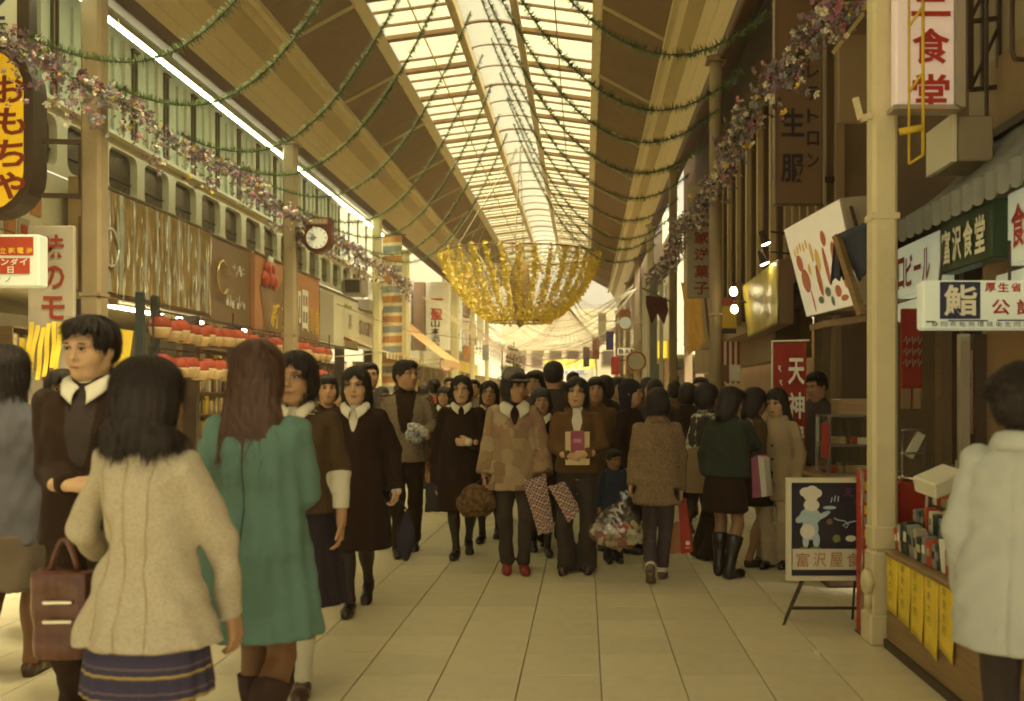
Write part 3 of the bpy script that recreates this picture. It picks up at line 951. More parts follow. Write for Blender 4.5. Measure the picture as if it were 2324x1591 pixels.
# brown shield shape hanging behind the first column
m = MB(); m.grid(lambda u, v: (-5.13 + .07 * math.sin(v * 3.1), 10.45 + .05 * math.cos(u * 3), 2.52 + .78 * u - (.06 * math.cos(v * 6) if u < .1 else 0)) if False else (-5.30 + .17 * v, 10.42 + .03 * math.sin(v * 3), 2.50 + .80 * u + .05 * math.sin(v * 3.1) * (1 - u)), 6, 6)
m.build('dark_cloth', MATS['bronze'], label='dark cloth strip hanging behind the first left column', cat='cloth', solid=.01)

# ---------------------------------------------------------------- lanterns under the left fascia
def lantern_mesh():
    t = empty('paper_lantern', (0, 0, 0))
    prof = []
    for k in range(13):
        a = math.pi * k / 12
        r = 0.055 + 0.095 * math.sin(a) ** .75 - (0.011 if k % 2 else 0)
        prof.append((r, -0.145 * math.cos(a)))
    m = MB(); m.lathe((0, 0, 0.145), prof[6:], 12); m.build('lantern_top_half', MATS['lantern_red'], t, smooth=True)
    m = MB(); m.lathe((0, 0, 0.145), prof[:7], 12); m.build('lantern_bottom_half', MATS['lantern_cream'], t, smooth=True)
    m = MB(); m.lathe((0, 0, 0), [(0.055, -.012), (0.058, .01)], 10); m.build('bottom_rim', MATS['dark_metal'], t)
    m = MB(); m.lathe((0, 0, 0.29), [(0.05, -.01), (0.05, .02), (.006, .03), (.006, .09)], 10); m.build('top_rim', MATS['dark_metal'], t)
    return t
lan = lantern_mesh()
first = True
for row, (zz, xx, y0, y1) in enumerate(((2.16, -5.72, 13.4, 22.2), (1.66, -5.78, 13.2, 22.0))):
    y = y0
    while y < y1:
        o = lan if first else copy_tree(lan)
        first = False
        o.location = (xx + random.uniform(-.05, .05), y, zz + random.uniform(-.03, .03))
        cnt_ = cnt_ + 1 if y > y0 else 1
        tagit(o, nth(cnt_) + ' red and cream paper lantern from the near end of the ' + ('upper row' if row == 0 else 'lower row'), 'lantern',
              'paper lanterns hung in two rows')
        y += 0.285
m = MB()
for zz, xx in ((2.55, -5.72), (2.05, -5.78)):
    m.tube([(xx, 13.2, zz), (xx, 22.3, zz)], .012, 6)
for yy in (13.2, 16.2, 19.2, 22.3): m.tube([(-5.72, yy, 2.05), (-5.72, yy, 2.75)], .012, 6)
m.build('lantern_rail', MATS['dark_metal'], label='thin dark rail carrying the paper lanterns', cat='rail')
# dark posts and bright panel at the shop entrance
for i_, (px, Yp) in enumerate(((318, 12.9), (352, 13.4))):
    m = MB(); p = W(px, 800, Yp); m.box((p.x, Yp, 1.4), (.09, .09, 2.7)); m.build('shop_post', M('post_green', (0.03, 0.045, 0.04), .4), label=('slim dark green post left of the lantern rows', 'second slim dark green post nearer the lanterns')[i_], cat='post')
m = MB(); p = W(270, 800, 11.8); m.box((p.x, 11.8, 1.55), (.16, .02, 1.3), (0, R(8), 0)); m.build('price_streamer', MATS['paper_yellow'], label='narrow yellow price streamer behind the man in black', cat='streamer')

# ---------------------------------------------------------------- clock on the second column
ck = empty('street_clock', (-4.75, 17.0, 4.0), 'dark red clock with a round white dial on the second left column', 'clock')
c0 = W(718, 541, 16.85)
rC = 31 * 16.85 / FPX
def shield(cx, cz, r, top):
    pts = [(cx + r * math.cos(a), cz + r * math.sin(a)) for a in np.linspace(math.pi, 2 * math.pi, 17)]
    return pts + [(cx + r, cz + top), (cx - r, cz + top)]
m = MB(); m.poly([(x, 16.88, z) for x, z in shield(c0.x, c0.z, rC * 1.02 + .005, .36)], (0, .2, 0)); m.build('casing', MATS['clock_red'], ck)
m = MB(); m.lathe((c0.x, 16.87, c0.z + .01), [(.18, -.012), (.18, 0.006)], 28, axis=Matrix.Rotation(R(90), 3, 'X')); m.build('dial', MATS['lit_white'], ck)
m = MB()
for k in range(12):
    a = R(30 * k)
    m.box((c0.x + .155 * math.sin(a), 16.855, c0.z + .01 + .155 * math.cos(a)), (.012, .004, .03), (0, a, 0))
m.bar((c0.x, 16.852, c0.z + .01), (c0.x - .10, 16.852, c0.z + .06), .014, .004, up=(0, 1, 0)); m.bar((c0.x, 16.85, c0.z + .01), (c0.x - .13, 16.85, c0.z - .0), .01, .004, up=(0, 1, 0))
m.build('hands_and_marks', MATS['letter_dark'], ck)
m = MB(); m.box((c0.x, 16.87, c0.z + .29), (.36, .02, .10)); m.build('name_plate', MATS['sign_brown'], ck)
m = MB(); text_row(m, '御菓田本店', (c0.x - .165, 16.858, c0.z + .255), XAX, ZAX, .06, .07, .1); m.build('lettering', MATS['board_grey'], ck)
m = MB(); m.box(((c0.x - rC + LX) / 2, 16.98, c0.z + .06), (.2, .12, .28)); m.build('wall_bracket', MATS['dark_metal'], ck)

t = empty('pale_hoarding', (-6.3, 31.4, 0), 'pale plaster front beside the side street on the left', 'building')
m = MB(); m.box((-6.45, 31.4, 5.0), (.3, 3.5, 5.2)); m.build('upper_wall', MATS['wall_white'], t)
for yy in (29.8, 33.0):
    m = MB(); m.box((-6.42, yy, 1.2), (.24, .2, 2.4)); m.build('pier', MATS['wall_tan'], t)
for k in range(2):
    m = MB(); m.box((-6.28, 30.6 + k * 1.5, 5.0), (.05, .9, 1.3)); w_ = m.build('window', MATS['wall_tan'], t)
    m = MB(); m.box((-6.25, 30.6 + k * 1.5, 5.0), (.03, .76, 1.15)); m.build('pane', MATS['glass_dark'], w_)
# ---------------------------------------------------------------- striped banner, awnings and boards further down the left side
t = empty('striped_banner', (-5.0, 26.4, 2.0), 'tall vertical banner with orange, blue and cream stripes', 'banner')
a, b = W(868, 900, 26.2), W(912, 536, 26.2)
ns = 24
cols = ['cloth_orange', 'cloth_cream', 'cloth_blue', 'cloth_cream']
m = MB()
for k in range(ns * 2):
    za, zb = b.z - (b.z - a.z) * k / (ns * 2), b.z - (b.z - a.z) * (k + 1) / (ns * 2)
    mi = (0, 0, 1, 2, 2, 1)[k % 6]
    m.grid(lambda u, v: (a.x + (b.x - a.x) * u, 26.2 + .03 * math.sin(u * 7 + k * .1), za + (zb - za) * v + .02 * u), 6, 1, mi)
m.build('striped_cloth', [MATS['cloth_orange'], MATS['cloth_cream'], MATS['cloth_blue']], t, solid=.006)
m = MB(); m.tube([(a.x - .1, 26.2, b.z + .02), (b.x + .1, 26.2, b.z + .04)], .02, 6); m.build('banner_pole', MATS['dark_metal'], t)

def awning(name, x0, x1, y0, y1, z_hi, z_lo, mats, label, val=0.2, nst=14):
    """sloping cloth: high at x0, low at x1, striped along the street"""
    t = empty(name, ((x0 + x1) / 2, (y0 + y1) / 2, z_lo - val), label, 'awning')
    m = MB()
    for k in range(nst):
        ya, yb = y0 + (y1 - y0) * k / nst, y0 + (y1 - y0) * (k + 1) / nst
        mi = k % len(mats)
        m.grid(lambda u, v: (x0 + (x1 - x0) * u, ya + (yb - ya) * v, z_hi + (z_lo - z_hi) * u - .05 * math.sin(u * math.pi)), 6, 1, mi)
    m.build('awning_cloth', mats, t, solid=.008)
    m = MB()
    for k in range(nst):
        ya, yb = y0 + (y1 - y0) * k / nst, y0 + (y1 - y0) * (k + 1) / nst
        mi = k % len(mats)
        m.grid(lambda u, v: (x1 + .01, ya + (yb - ya) * v, z_lo - val * u * (.75 + .25 * math.sin(v * math.pi))), 2, 4, mi)
    m.build('valance', mats, t, solid=.006)
    m = MB(); m.tube([(x1 - .01, y0, z_lo), (x1 - .01, y1, z_lo)], .018, 6)
    for yy in (y0 + .05, y1 - .05): m.tube([(x0, yy, z_lo - .1), (x1, yy, z_lo)], .015, 6)
    m.build('awning_frame', MATS['steel_cream'], t)
    return t
awning('checked_awning', -6.2, -4.9, 24.6, 29.6, 3.0, 2.45, [MATS['cloth_cream'], MATS['cloth_blue'], MATS['cloth_cream'], MATS['cloth_orange']], 'cream, blue and orange striped awning under the white signboard', .15, 22)
awning('orange_awning', -6.4, -4.3, 30.4, 34.5, 4.2, 2.5, [M('cloth_peach', (0.60, 0.36, 0.16), .8, .1, 5, .1, 60)], 'peach orange sloping awning beyond the broad pale post', .25, 8)

def vboard(name, x0, x1, y0, y1, Y, mat, label, th=.12):
    a, b = W(x0, y1, Y), W(x1, y0, Y)
    t = empty(name, ((a.x + b.x) / 2, Y, a.z), label, 'sign')
    m = MB(); m.box(((a.x + b.x) / 2, Y + th / 2, (a.z + b.z) / 2), (b.x - a.x, th, b.z - a.z), bev=.01); m.build('sign_board', mat, t)
    return t, a, b
t, a, b = vboard('liquor_shop_board', 966, 1020, 640, 795, 36.0, MATS['board_white'], 'tall white vertical board with red and black characters left of the flower basket', .25)
m = MB(); text_col(m, '一聖', (W(976, 0, 36).x, 35.99, W(0, 665, 36).z), XAX, ZAX, .46, .46, .15); m.build('lettering', MATS['red_bright'], t)
m = MB(); text_col(m, '山本酒店', (W(977, 0, 36).x, 35.99, W(0, 726, 36).z), XAX, ZAX, .34, .27, .02); m.build('lettering', MATS['letter_dark'], t)
m = MB(); m.box((a.x - .25, 36.3, (a.z + b.z) / 2), (.4, .5, b.z - a.z)); m.build('side_casing', MATS['sign_brown'], t)
t, a, b = vboard('red_letter_board', 1021, 1046, 640, 797, 39.5, MATS['lit_white'], 'narrow white lit board with red characters behind the liquor board', .3)
m = MB(); text_col(m, 'ッチャ', (W(1022, 0, 39.5).x, 39.49, W(0, 700, 39.5).z), XAX, ZAX, .42, .42, .1); m.build('lettering', MATS['red_bright'], t)
# no parking discs
def disc(px, py, Y, rpx, label, slash=True):
    c = W(px, py, Y); r = rpx * Y / FPX
    t = empty('road_sign', (c.x, Y, 0), label, 'road sign')
    ax = Matrix.Rotation(R(90), 3, 'X')
    m = MB(); m.lathe((c.x, Y, c.z), [(r, -.015), (r, .015)], 28, axis=ax); m.build('disc', MATS['board_white'], t)
    m = MB()
    pts = [(c.x + r * .88 * math.cos(q), Y - .02, c.z + r * .88 * math.sin(q)) for q in np.linspace(0, 2 * math.pi, 33)]
    m.tube(pts, r * .09, 6)
    if slash: m.bar((c.x - r * .6, Y - .02, c.z + r * .6), (c.x + r * .6, Y - .02, c.z - r * .6), r * .12, .02, up=(0, 1, 0))
    m.build('red_ring', M('sign_red_orange', (0.50, 0.13, 0.04), .5), t, smooth=False)
    m = MB(); m.tube([(c.x, Y + .05, 0), (c.x, Y + .05, c.z + r)], .03, 8); m.build('pole', MATS['cream_paint'], t)
    return t
disc(1015, 825, 37.0, 19, 'round no stopping sign with a red ring and slash on the left')
disc(1443, 820, 22.5, 24, 'large pale round sign with a red lower rim beside the bright right post', False)
# ================================================================ right side: eatery, stalls and shop fronts
M('cloth_greyblue', (0.20, 0.205, 0.195), 0.85, 0.16, 5, 0.15, 80)
M('cloth_navy', (0.055, 0.06, 0.085), 0.85, 0.15, 6, 0.15, 80)
M('cloth_red', (0.28, 0.03, 0.018), 0.8, 0.10, 5, 0.1, 70)
M('sign_green', (0.02, 0.045, 0.02), 0.4, 0.1, 4)
M('sign_navy', (0.035, 0.035, 0.09), 0.4, 0.08, 4)
M('door_tan', (0.26, 0.16, 0.07), 0.55, 0.12, 2, stretch=(4, 4, 1))
M('chrome', (0.6, 0.58, 0.5), 0.2, 0.1, 4, metal=0.9)
M('chalk_board', (0.025, 0.02, 0.035), 0.5, 0.2, 6)
M('chef_blue', (0.42, 0.55, 0.60), 0.6, 0.1, 20)
M('chef_white', (0.72, 0.70, 0.60), 0.6, 0.05, 20)
M('olive', (0.22, 0.22, 0.06), 0.6, 0.1, 10)
M('purple', (0.16, 0.04, 0.16), 0.6, 0.1, 10)
M('bulb_glow', (1, 0.9, 0.6), 0.3, 0, emit=4.0, ecol=(1.0, 0.82, 0.45))
M('yellow_sheet', (0.36, 0.29, 0.05), 0.45, 0.35, 5, 0.1, 12, coat=0.1, stretch=(1, 3, .5))
M('pict_face', (0.74, 0.66, 0.44), 0.35, 0.06, 3, emit=0.05, ecol=(1.0, 0.9, 0.62))
glassy('clear_plastic', (0.88, 0.88, 0.84), 0.12, (0.8, 0.8, 0.75), 0.16, 0.1)
glassy('case_glass', (0.88, 0.88, 0.80), 0.06, (0.8, 0.8, 0.7), 0.14, 0.05)

# ---------------------------------------------------------------- buildings
FXR = 2.55
b1 = empty('eatery_building', (FXR, 4.4, 0), 'grey brown eatery front under the scalloped blue awning on the right', 'building')
m = MB(); m.box((FXR + .1, 3.6, 4.1), (.2, 6.0, 3.0)); m.build('upper_wall', MATS['wall_grey'], b1)
m = MB(); m.box((FXR + .1, 3.6, 1.35), (.12, 6.0, 2.6)); m.build('front_wall', MATS['wall_tan'], b1)
for k, yy in enumerate((3.2, 3.9, 4.6, 5.3)):
    m = MB(); m.box((FXR, yy, 1.15), (.07, .62, 2.2), bev=.01); m.build('sliding_door', MATS['door_tan'], b1)
for yy in (2.86, 3.55, 4.25, 4.95, 5.65, 6.2):
    m = MB(); m.box((FXR - .03, yy, 1.2), (.08, .06, 2.4)); m.build('door_post', MATS['dark_metal'], b1)
m = MB(); m.box((FXR - .02, 6.35, 1.6), (.25, .08, 3.2)); m.build('party_wall', MATS['wall_brown'], b1)
# frontal brown screen wall beside the entrance (faces the street walker)
m = MB(); m.box((2.42, 5.25, 1.10), (.62, .05, 2.15)); m.build('entrance_screen', MATS['door_tan'], b1)
m = MB(); m.box((1.98, 5.2, .88), (.05, .05, 1.74)); m.build('screen_post', MATS['chrome'], b1)
m = MB(); m.box((2.06, 5.2, .88), (.06, .06, 1.74)); m.build('screen_post', MATS['dark_metal'], b1)
m = MB(); m.box((2.86, 4.2, 6.0), (.5, .6, 5.4)); m.build('pier', MATS['wall_grey'], b1)
b2 = empty('dark_shop_building', (2.3, 9.5, 0), 'dark brown shop front behind the red banner and the picture sign', 'building')
m = MB(); m.box((2.75, 9.6, 4.2), (.3, 6.3, 3.4)); m.build('upper_wall', MATS['wall_brown'], b2)
m = MB(); m.box((4.4, 9.6, 1.5), (.2, 6.3, 3.0)); m.build('back_wall', MATS['wall_brown'], b2)
m = MB(); m.box((3.5, 9.6, 2.75), (2.2, 6.3, .1)); m.build('shop_ceiling', MATS['wall_brown'], b2)
for yy in (6.6, 9.4, 12.6):
    m = MB(); m.box((2.55, yy, 1.4), (.3, .2, 2.8)); m.build('pier', MATS['wall_brown'], b2)
for k in range(3):
    m = MB(); m.box((3.3, 10.9 + .4 * k, 1.35), (1.2, .03, 2.5)); m.build('partition', MATS['wall_tan'], b2)
for k in range(7):
    m = MB(); m.box((2.56, 10.0 + k * .42, 4.5), (.08, .10, 3.0)); m.build('vertical_rib', MATS['wall_tan'], b2)
b3 = empty('ribbed_shop_building', (2.3, 15.5, 0), 'shop front with vertical ribs behind the confectioner sign', 'building')
m = MB(); m.box((2.75, 18.0, 4.6), (.3, 10.6, 5.4)); m.build('upper_wall', MATS['wall_tan'], b3)
m = MB(); m.box((3.4, 18.0, 1.2), (.2, 10.6, 2.4)); m.build('back_wall', MATS['wall_tan'], b3)
for k in range(13):
    m = MB(); m.box((2.57, 13.1 + k * .5, 4.2), (.08, .12, 3.2)); m.build('vertical_rib', MATS['steel_cream'] if k % 2 else MATS['wall_brown'], b3)
m = MB(); m.box((2.6, 16.2, 2.35), (.7, 6.7, .12)); m.build('canopy', MATS['wall_tan'], b3)
for yy in (12.95, 19.5):
    m = MB(); m.box((2.6, yy, 1.2), (.3, .16, 2.4)); m.build('pier', MATS['wall_brown'], b3)
# far buildings on both sides
def far_building(side, x, y0, y1, z1, wm, label, seed, wins=True):
    rnd = random.Random(seed)
    t = empty('far_shop_building', (x, (y0 + y1) / 2, 0), label, 'building')
    m = MB(); m.box((x + side * 1.5, (y0 + y1) / 2, z1 / 2 + 1.3), (3.0, y1 - y0, z1 - 2.6)); m.build('upper_wall', wm, t)
    m = MB(); m.box((x + side * 2.2, (y0 + y1) / 2, 1.3), (.2, y1 - y0, 2.6)); m.build('back_wall', MATS['wall_shop'], t)
    n = max(2, int((y1 - y0) / 1.6))
    for k in range(n):
        yy = y0 + (y1 - y0) * (k + .5) / n
        if wins:
            m = MB(); m.box((x - side * .02, yy, 4.3), (.06, (y1 - y0) / n * .62, .9)); w = m.build('window', MATS['wall_white'], t)
            m = MB(); m.box((x - side * .04, yy, 4.3), (.06, (y1 - y0) / n * .52, .78)); m.build('pane', MATS['glass_dark'], w)
    for k in range(n + 1):
        m = MB(); m.box((x + side * .1, y0 + (y1 - y0) * k / n + (.08 if k == 0 else -.08 if k == n else 0), 1.3), (.16, .14, 2.6)); m.build('pier', MATS['wall_tan'], t)
    m = MB(); m.box((x - side * .15, (y0 + y1) / 2, 2.75), (.35, y1 - y0 - .1, .5)); m.build('fascia', MATS['board_white'] if seed % 2 else MATS['sign_yellow_plain'], t)
    shelf_unit(x + side * 1.7, y0 + .5, y1 - .5, .1, 2.2, 5, 'packed goods shelf inside the ' + label.split(' with')[0], seed + 40, .3)
    return t
far_building(-1, -6.3, 36, 44, 7.5, MATS['wall_white'], 'first pale shop beyond the side street on the left', 11)
far_building(-1, -6.2, 44.2, 55, 8, MATS['wall_tan'], 'second tan shop far down the left side', 12)
far_building(-1, -6.3, 55.2, 76, 7.5, MATS['wall_pale'], 'last pale shop far down the left side', 13)
far_building(1, 2.5, 29.5, 33, 6.2, MATS['wall_white'], 'bright white shop beyond the gap on the right', 14)
far_building(1, 2.6, 33.2, 44, 7.5, MATS['wall_pale'], 'second pale shop far down the right side', 15)
far_building(1, 2.5, 44.2, 76, 7.5, MATS['wall_tan'], 'last tan shop far down the right side', 16)
t = empty('sky_gap_screen', (2.6, 25.0, 0), 'added tall blank wall hiding the bright sky gap on the right', 'building')  # wall added to screen the sky wedge while light still passes beyond it
m = MB(); m.box((2.75, 25.1, 5.6), (.2, 3.0, 5.8)); m.build('wall', MATS['wall_tan'], t)
for yy in (23.8, 26.4):
    m = MB(); m.box((2.75, yy, 1.4), (.2, .2, 2.8)); m.build('pier', MATS['wall_tan'], t)
# closing block at the end of the street
t = empty('end_building', (CX, 82, 0), 'pale low building closing the far end of the arcade', 'building')
m = MB(); m.box((CX, 84, 4.2), (30, 4, 8.4)); m.build('wall', MATS['wall_shop'], t)
for k in range(6):
    m = MB(); m.box((CX - 3.6 + k * 1.45, 81.95, 4.4), (1.0, .1, 1.2)); w = m.build('window', MATS['wall_tan'], t)
    m = MB(); m.box((CX - 3.6 + k * 1.45, 81.88, 4.4), (.84, .06, 1.05)); m.build('pane', MATS['glass_dark'], w)
# banner with yellow awning across the far end
t = empty('end_banner', (-1.2, 62, 2), 'white banner with blue and orange lettering under a yellow valance at the far end', 'banner')
a, b = W(1240, 868, 62), W(1345, 838, 62)
m = MB(); m.grid(lambda u, v: (a.x + (b.x - a.x) * u, 62 + .06 * math.sin(u * 12), a.z + (b.z - a.z) * v), 16, 3); m.build('banner_cloth', MATS['board_white'], t, solid=.01)
m = MB(); text_row(m, '年末大売出し', (a.x + .3, 61.9, a.z + .46), XAX, ZAX, .34, .34, .14); m.build('lettering', M('letter_blue', (0.10, 0.12, 0.30), .5), t)
m = MB(); text_row(m, '年末大売出', (a.x + .55, 61.9, a.z + .10), XAX, ZAX, .28, .26, .2); m.build('lettering', MATS['sign_orange'], t)
a2, b2_ = W(1235, 838, 62), W(1350, 815, 62)
m = MB(); m.grid(lambda u, v: (a2.x + (b2_.x - a2.x) * u, 62.1 + .4 * v, a2.z + (b2_.z - a2.z) * v + .05 * math.sin(u * 40) * (1 - v)), 40, 2); m.build('valance', MATS['sign_yellow_plain'], t, solid=.01)
m = MB()
for xx in (a2.x - .1, b2_.x + .1): m.tube([(xx, 62.3, 0), (xx, 62.3, b2_.z + .2)], .05, 8)
m.build('banner_post', MATS['cream_paint'], t)

# ---------------------------------------------------------------- eatery awning with scalloped valance
aw = empty('scalloped_awning', (2.1, 4.3, 2.2), 'faded blue grey awning with a scalloped frill over the eatery', 'awning')
AY0, AY1 = 2.4, 6.25
def aw_edge(y): return (1.98, y, HC + .93 + .02 * math.sin(y * 3))
m = MB()
m.grid(lambda u, v: (2.50 + (1.98 - 2.50) * u, AY0 + (AY1 - AY0) * v, 2.98 + (HC + 1.08 - 2.98) * u - .05 * math.sin(u * 3.14) + .008 * math.sin(v * 60)), 8, 60)
m.build('awning_cloth', MATS['cloth_greyblue'], aw, solid=.006)
m = MB()
nsc = 26
def val(u, v):
    ph = (v * nsc) % 1.0
    return (1.975 + .012 * math.sin(v * nsc * 6.283), AY0 + (AY1 - AY0) * v, HC + 1.08 - u * (.08 + .06 * math.sin(ph * math.pi)))
m.grid(val, 3, nsc * 6); m.build('scalloped_frill', MATS['cloth_greyblue'], aw, solid=.005)
m = MB(); m.box((2.5, (AY0 + AY1) / 2, 3.0), (.10, AY1 - AY0, .05)); m.build('awning_rail', MATS['dark_metal'], aw)
m = MB(); m.grid(lambda u, v: (2.54 - .02 * u, AY0 + (AY1 - AY0) * v, 3.5 - .5 * u), 1, 4); m.build('flashing', MATS['wall_tan'], aw, solid=.02)
# signs under the awning (face the street, -X); reading direction runs towards the viewer
UR = Vector((0, -1, 0))
def right_sign(name, px0, px1, z0, z1, X, mat, label, th=.10):
    ya, yb = X * FPX / (px0 - VX), X * FPX / (px1 - VX)
    t = empty(name, (X, (ya + yb) / 2, z0), label, 'sign')
    m = MB(); m.box((X + th / 2, (ya + yb) / 2, (z0 + z1) / 2), (th, abs(ya - yb), z1 - z0), bev=.008); m.build('sign_board', mat, t)
    return t, ya, yb
t, ya, yb = right_sign('beer_sign', 2036, 2128, 2.08, 2.42, 2.12, MATS['lit_white'], 'lit white sign with dark red beer lettering right behind the near column')
m = MB(); text_row(m, 'ロビール', (2.113, ya - .03, 2.13), UR, ZAX, .15, .22, .08); m.build('lettering', MATS['red_letter'], t)
t, ya, yb = right_sign('eatery_name_sign', 2132, 2250, 2.12, 2.42, 2.04, MATS['sign_green'], 'dark green sign with pale eatery lettering under the awning')
m = MB(); text_row(m, '富沢食堂', (2.033, ya - .05, 2.155), UR, ZAX, .145, .21, .10); m.build('lettering', MATS['letter_white'], t)
t, ya, yb = right_sign('white_letter_sign', 2285, 2480, 2.08, 2.44, 2.12, MATS['lit_white'], 'lit white sign with red letters at the right edge under the awning')
m = MB(); text_row(m, '食堂', (2.113, ya - .06, 2.14), UR, ZAX, .17, .24, .1); m.build('lettering', MATS['red_bright'], t)
t, ya, yb = right_sign('lit_fascia', 2036, 2420, 1.93, 2.06, 2.16, MATS['lit_white'], 'thin glowing strip of signboard below the beer lettering')
# sushi sign, faces the camera
t, a, b = vboard('sushi_sign', 2094, 2345, 636, 748, 4.9, MATS['lit_white'], 'white lightbox sign with a navy square and a sushi character', .10)
p, q = W(2132, 724, 4.9), W(2223, 640, 4.9)
m = MB(); m.box(((p.x + q.x) / 2, 4.897, (p.z + q.z) / 2), (q.x - p.x, .006, q.z - p.z)); m.build('navy_square', MATS['sign_navy'], t)
m = MB(); glyph(m, '鮨', (p.x + .01, 4.892, p.z + .008), XAX, ZAX, q.x - p.x - .02, q.z - p.z - .016); m.build('lettering', MATS['letter_white'], t)
m = MB(); p = W(2232, 664, 4.9); text_row(m, '厚生省', (p.x, 4.895, p.z), XAX, ZAX, .058, .05, .1)
m.build('lettering', MATS['red_bright'], t)
m = MB(); p = W(2246, 716, 4.9); text_row(m, '公認', (p.x, 4.895, p.z), XAX, ZAX, .10, .082, .25); m.build('lettering', MATS['red_bright'], t)
m = MB(); p = W(2112, 742, 4.9); text_row(m, '静岡県鮨商環境衛生同業', (p.x, 4.895, p.z), XAX, ZAX, .034, .026, .32, THIN); m.build('lettering', MATS['letter_dark'], t)
m = MB()
for (xa, xb_, zz) in ((2100, 2120, 730), (2150, 2240, 728), (2262, 2330, 727)):
    p, q = W(xa, zz, 4.9), W(xb_, zz, 4.9); m.box(((p.x + q.x) / 2, 4.896, p.z), (q.x - p.x, .005, .006))
m.build('rule_lines', MATS['letter_dark'], t)
m = MB(); m.tube([(W(2140, 0, 4.9).x, 4.95, W(0, 640, 4.9).z), (W(2150, 0, 4.9).x, 4.95, 2.2)], .008, 6); m.build('hanger', MATS['dark_metal'], t); m = MB(); m.tube([(W(2300, 0, 4.9).x, 4.95, W(0, 640, 4.9).z), (W(2300, 0, 4.9).x, 4.95, 2.2)], .008, 6); m.build('hanger', MATS['dark_metal'], t)
# upper lit sign with big red characters
t, a, b = vboard('lit_canteen_sign', 2032, 2166, -60, 240, 5.5, MATS['lit_pink'], 'tall pinkish lit sign with large red canteen characters at the top right', .09)
m = MB(); text_col(m, '三食堂', (W(2064, 0, 5.5).x, 5.49, W(0, -42, 5.5).z), XAX, ZAX, .225, .215, .18); m.build('lettering', MATS['red_bright'], t)
m = MB(); p = W(2178, 0, 5.5); m.box((p.x, 5.55, (a.z + b.z) / 2), (.05, .13, b.z - a.z + .02)); m.box((W(2100, 0, 5.5).x, 5.55, a.z - .01), (.36, .13, .025)); m.build('casing', MATS['board_grey'], t)
# yellow pipe frame hanging in front of it
t = empty('yellow_pipe_frame', (1.83, 5.3, 2.6), 'yellow painted pipe frame hanging in front of the canteen sign', 'frame')
m = MB()
A = [W(2062, -40, 5.35), W(2062, 372, 5.35)]; B = [W(2094, -40, 5.30), W(2094, 352, 5.30)]
m.tube(A, .007, 6); m.tube(B, .009, 6); m.tube([A[1], B[1]], .007, 6)
for yy in (40, 190): m.tube([W(2062, yy + 20, 5.35), W(2094, yy - 25, 5.30)], .008, 6)
m.bar(W(2040, 300, 5.33), W(2094, 290, 5.30), .032, .032); m.build('pipes', MATS['sign_yellow_plain'], t, smooth=True)
# wall box and lattice mast behind
t = empty('wall_box', (2.2, 5.6, 3.0), 'pale metal box with a grey front fixed on the eatery wall', 'cabinet')
p, q = W(2150, 370, 5.7), W(2238, 268, 5.7)
m = MB(); m.box(((p.x + q.x) / 2 + .03, 5.85, (p.z + q.z) / 2), (q.x - p.x - .02, .4, q.z - p.z), bev=.008); m.build('casing', MATS['wall_grey'], t)
m = MB(); m.box((p.x + .015, 5.85, (p.z + q.z) / 2), (.03, .42, q.z - p.z + .01)); m.build('side_plate', MATS['board_white'], t)
m = MB(); m.tube([(q.x + .02, 5.75, q.z + .8), (q.x + .02, 5.75, p.z + .05)], .012, 6); m.build('conduit', MATS['dark_metal'], t)
t = empty('lattice_mast', (2.3, 6.0, 3.2), 'dark steel lattice mast above the eatery awning', 'mast')
m = MB()
xs = [W(2200, 0, 6.1).x, W(2232, 0, 6.1).x, W(2268, 0, 6.1).x]
for x_ in xs: m.bar((x_, 6.1, 3.3), (x_, 6.1, 6.2), .035)
for k in range(6):
    z_ = 3.3 + k * .42
    m.bar((xs[0], 6.1, z_), (xs[2], 6.1, z_ + .02), .025); m.bar((xs[0], 6.1, z_), (xs[2], 6.1, z_ + .4), .02)
m.build('lattice', MATS['dark_metal'], t)
m = MB(); m.box((2.62, 6.0, 5.0), (.1, .5, 3.5)); m.build('tarp', MATS['wall_tan'], t)
m = MB()
pts = [W(2296, 0, 4.6), W(2296, 120, 4.6), W(2302, 134, 4.6), W(2330, 136, 4.6)]
m.tube(pts, .012, 6); m.build('bent_pipe', MATS['dark_metal'], label='thin bent pipe on the grey wall at the top right corner', cat='pipe', smooth=True)

# ---------------------------------------------------------------- brown school uniform sign
t, a, b = vboard('uniform_shop_sign', 1757, 1866, -120, 463, 10.0, MATS['sign_brown'], 'large dark brown vertical sign with black school uniform characters', .12)
m = MB(); text_col(m, '学生服', (W(1769, 0, 10).x, 9.99, W(0, 140, 10).z), XAX, ZAX, .255, .31, .48); m.build('lettering', MATS['letter_dark'], t)
m = MB(); text_col(m, 'レテトロン', (W(1829, 0, 10).x, 9.99, W(0, 145, 10).z), XAX, ZAX, .13, .155, .45); m.build('lettering', MATS['letter_dark'], t)
m = MB(); m.box((W(1868, 0, 10).x, 9.99, (a.z + b.z) / 2), (.018, .02, b.z - a.z)); m.box((W(1757, 0, 10).x, 9.99, (a.z + b.z) / 2), (.012, .02, b.z - a.z)); m.build('edge_trim', MATS['board_grey'], t)
m = MB(); m.box((2.5, 10.05, 3.6), (.4, .05, .05)); m.box((2.5, 10.05, 5.2), (.4, .05, .05)); m.build('bracket', MATS['dark_metal'], t)
m = MB(); p, q = W(1900, 280, 8.0), W(1975, 80, 8.0); m.box(((p.x + q.x) / 2, 8.0, (p.z + q.z) / 2), (q.x - p.x, .06, q.z - p.z), (0, 0, 0), bev=.01); m.build('blank_board', MATS['wall_tan'], label='blank tan board behind the near right column', cat='board')
m = MB()
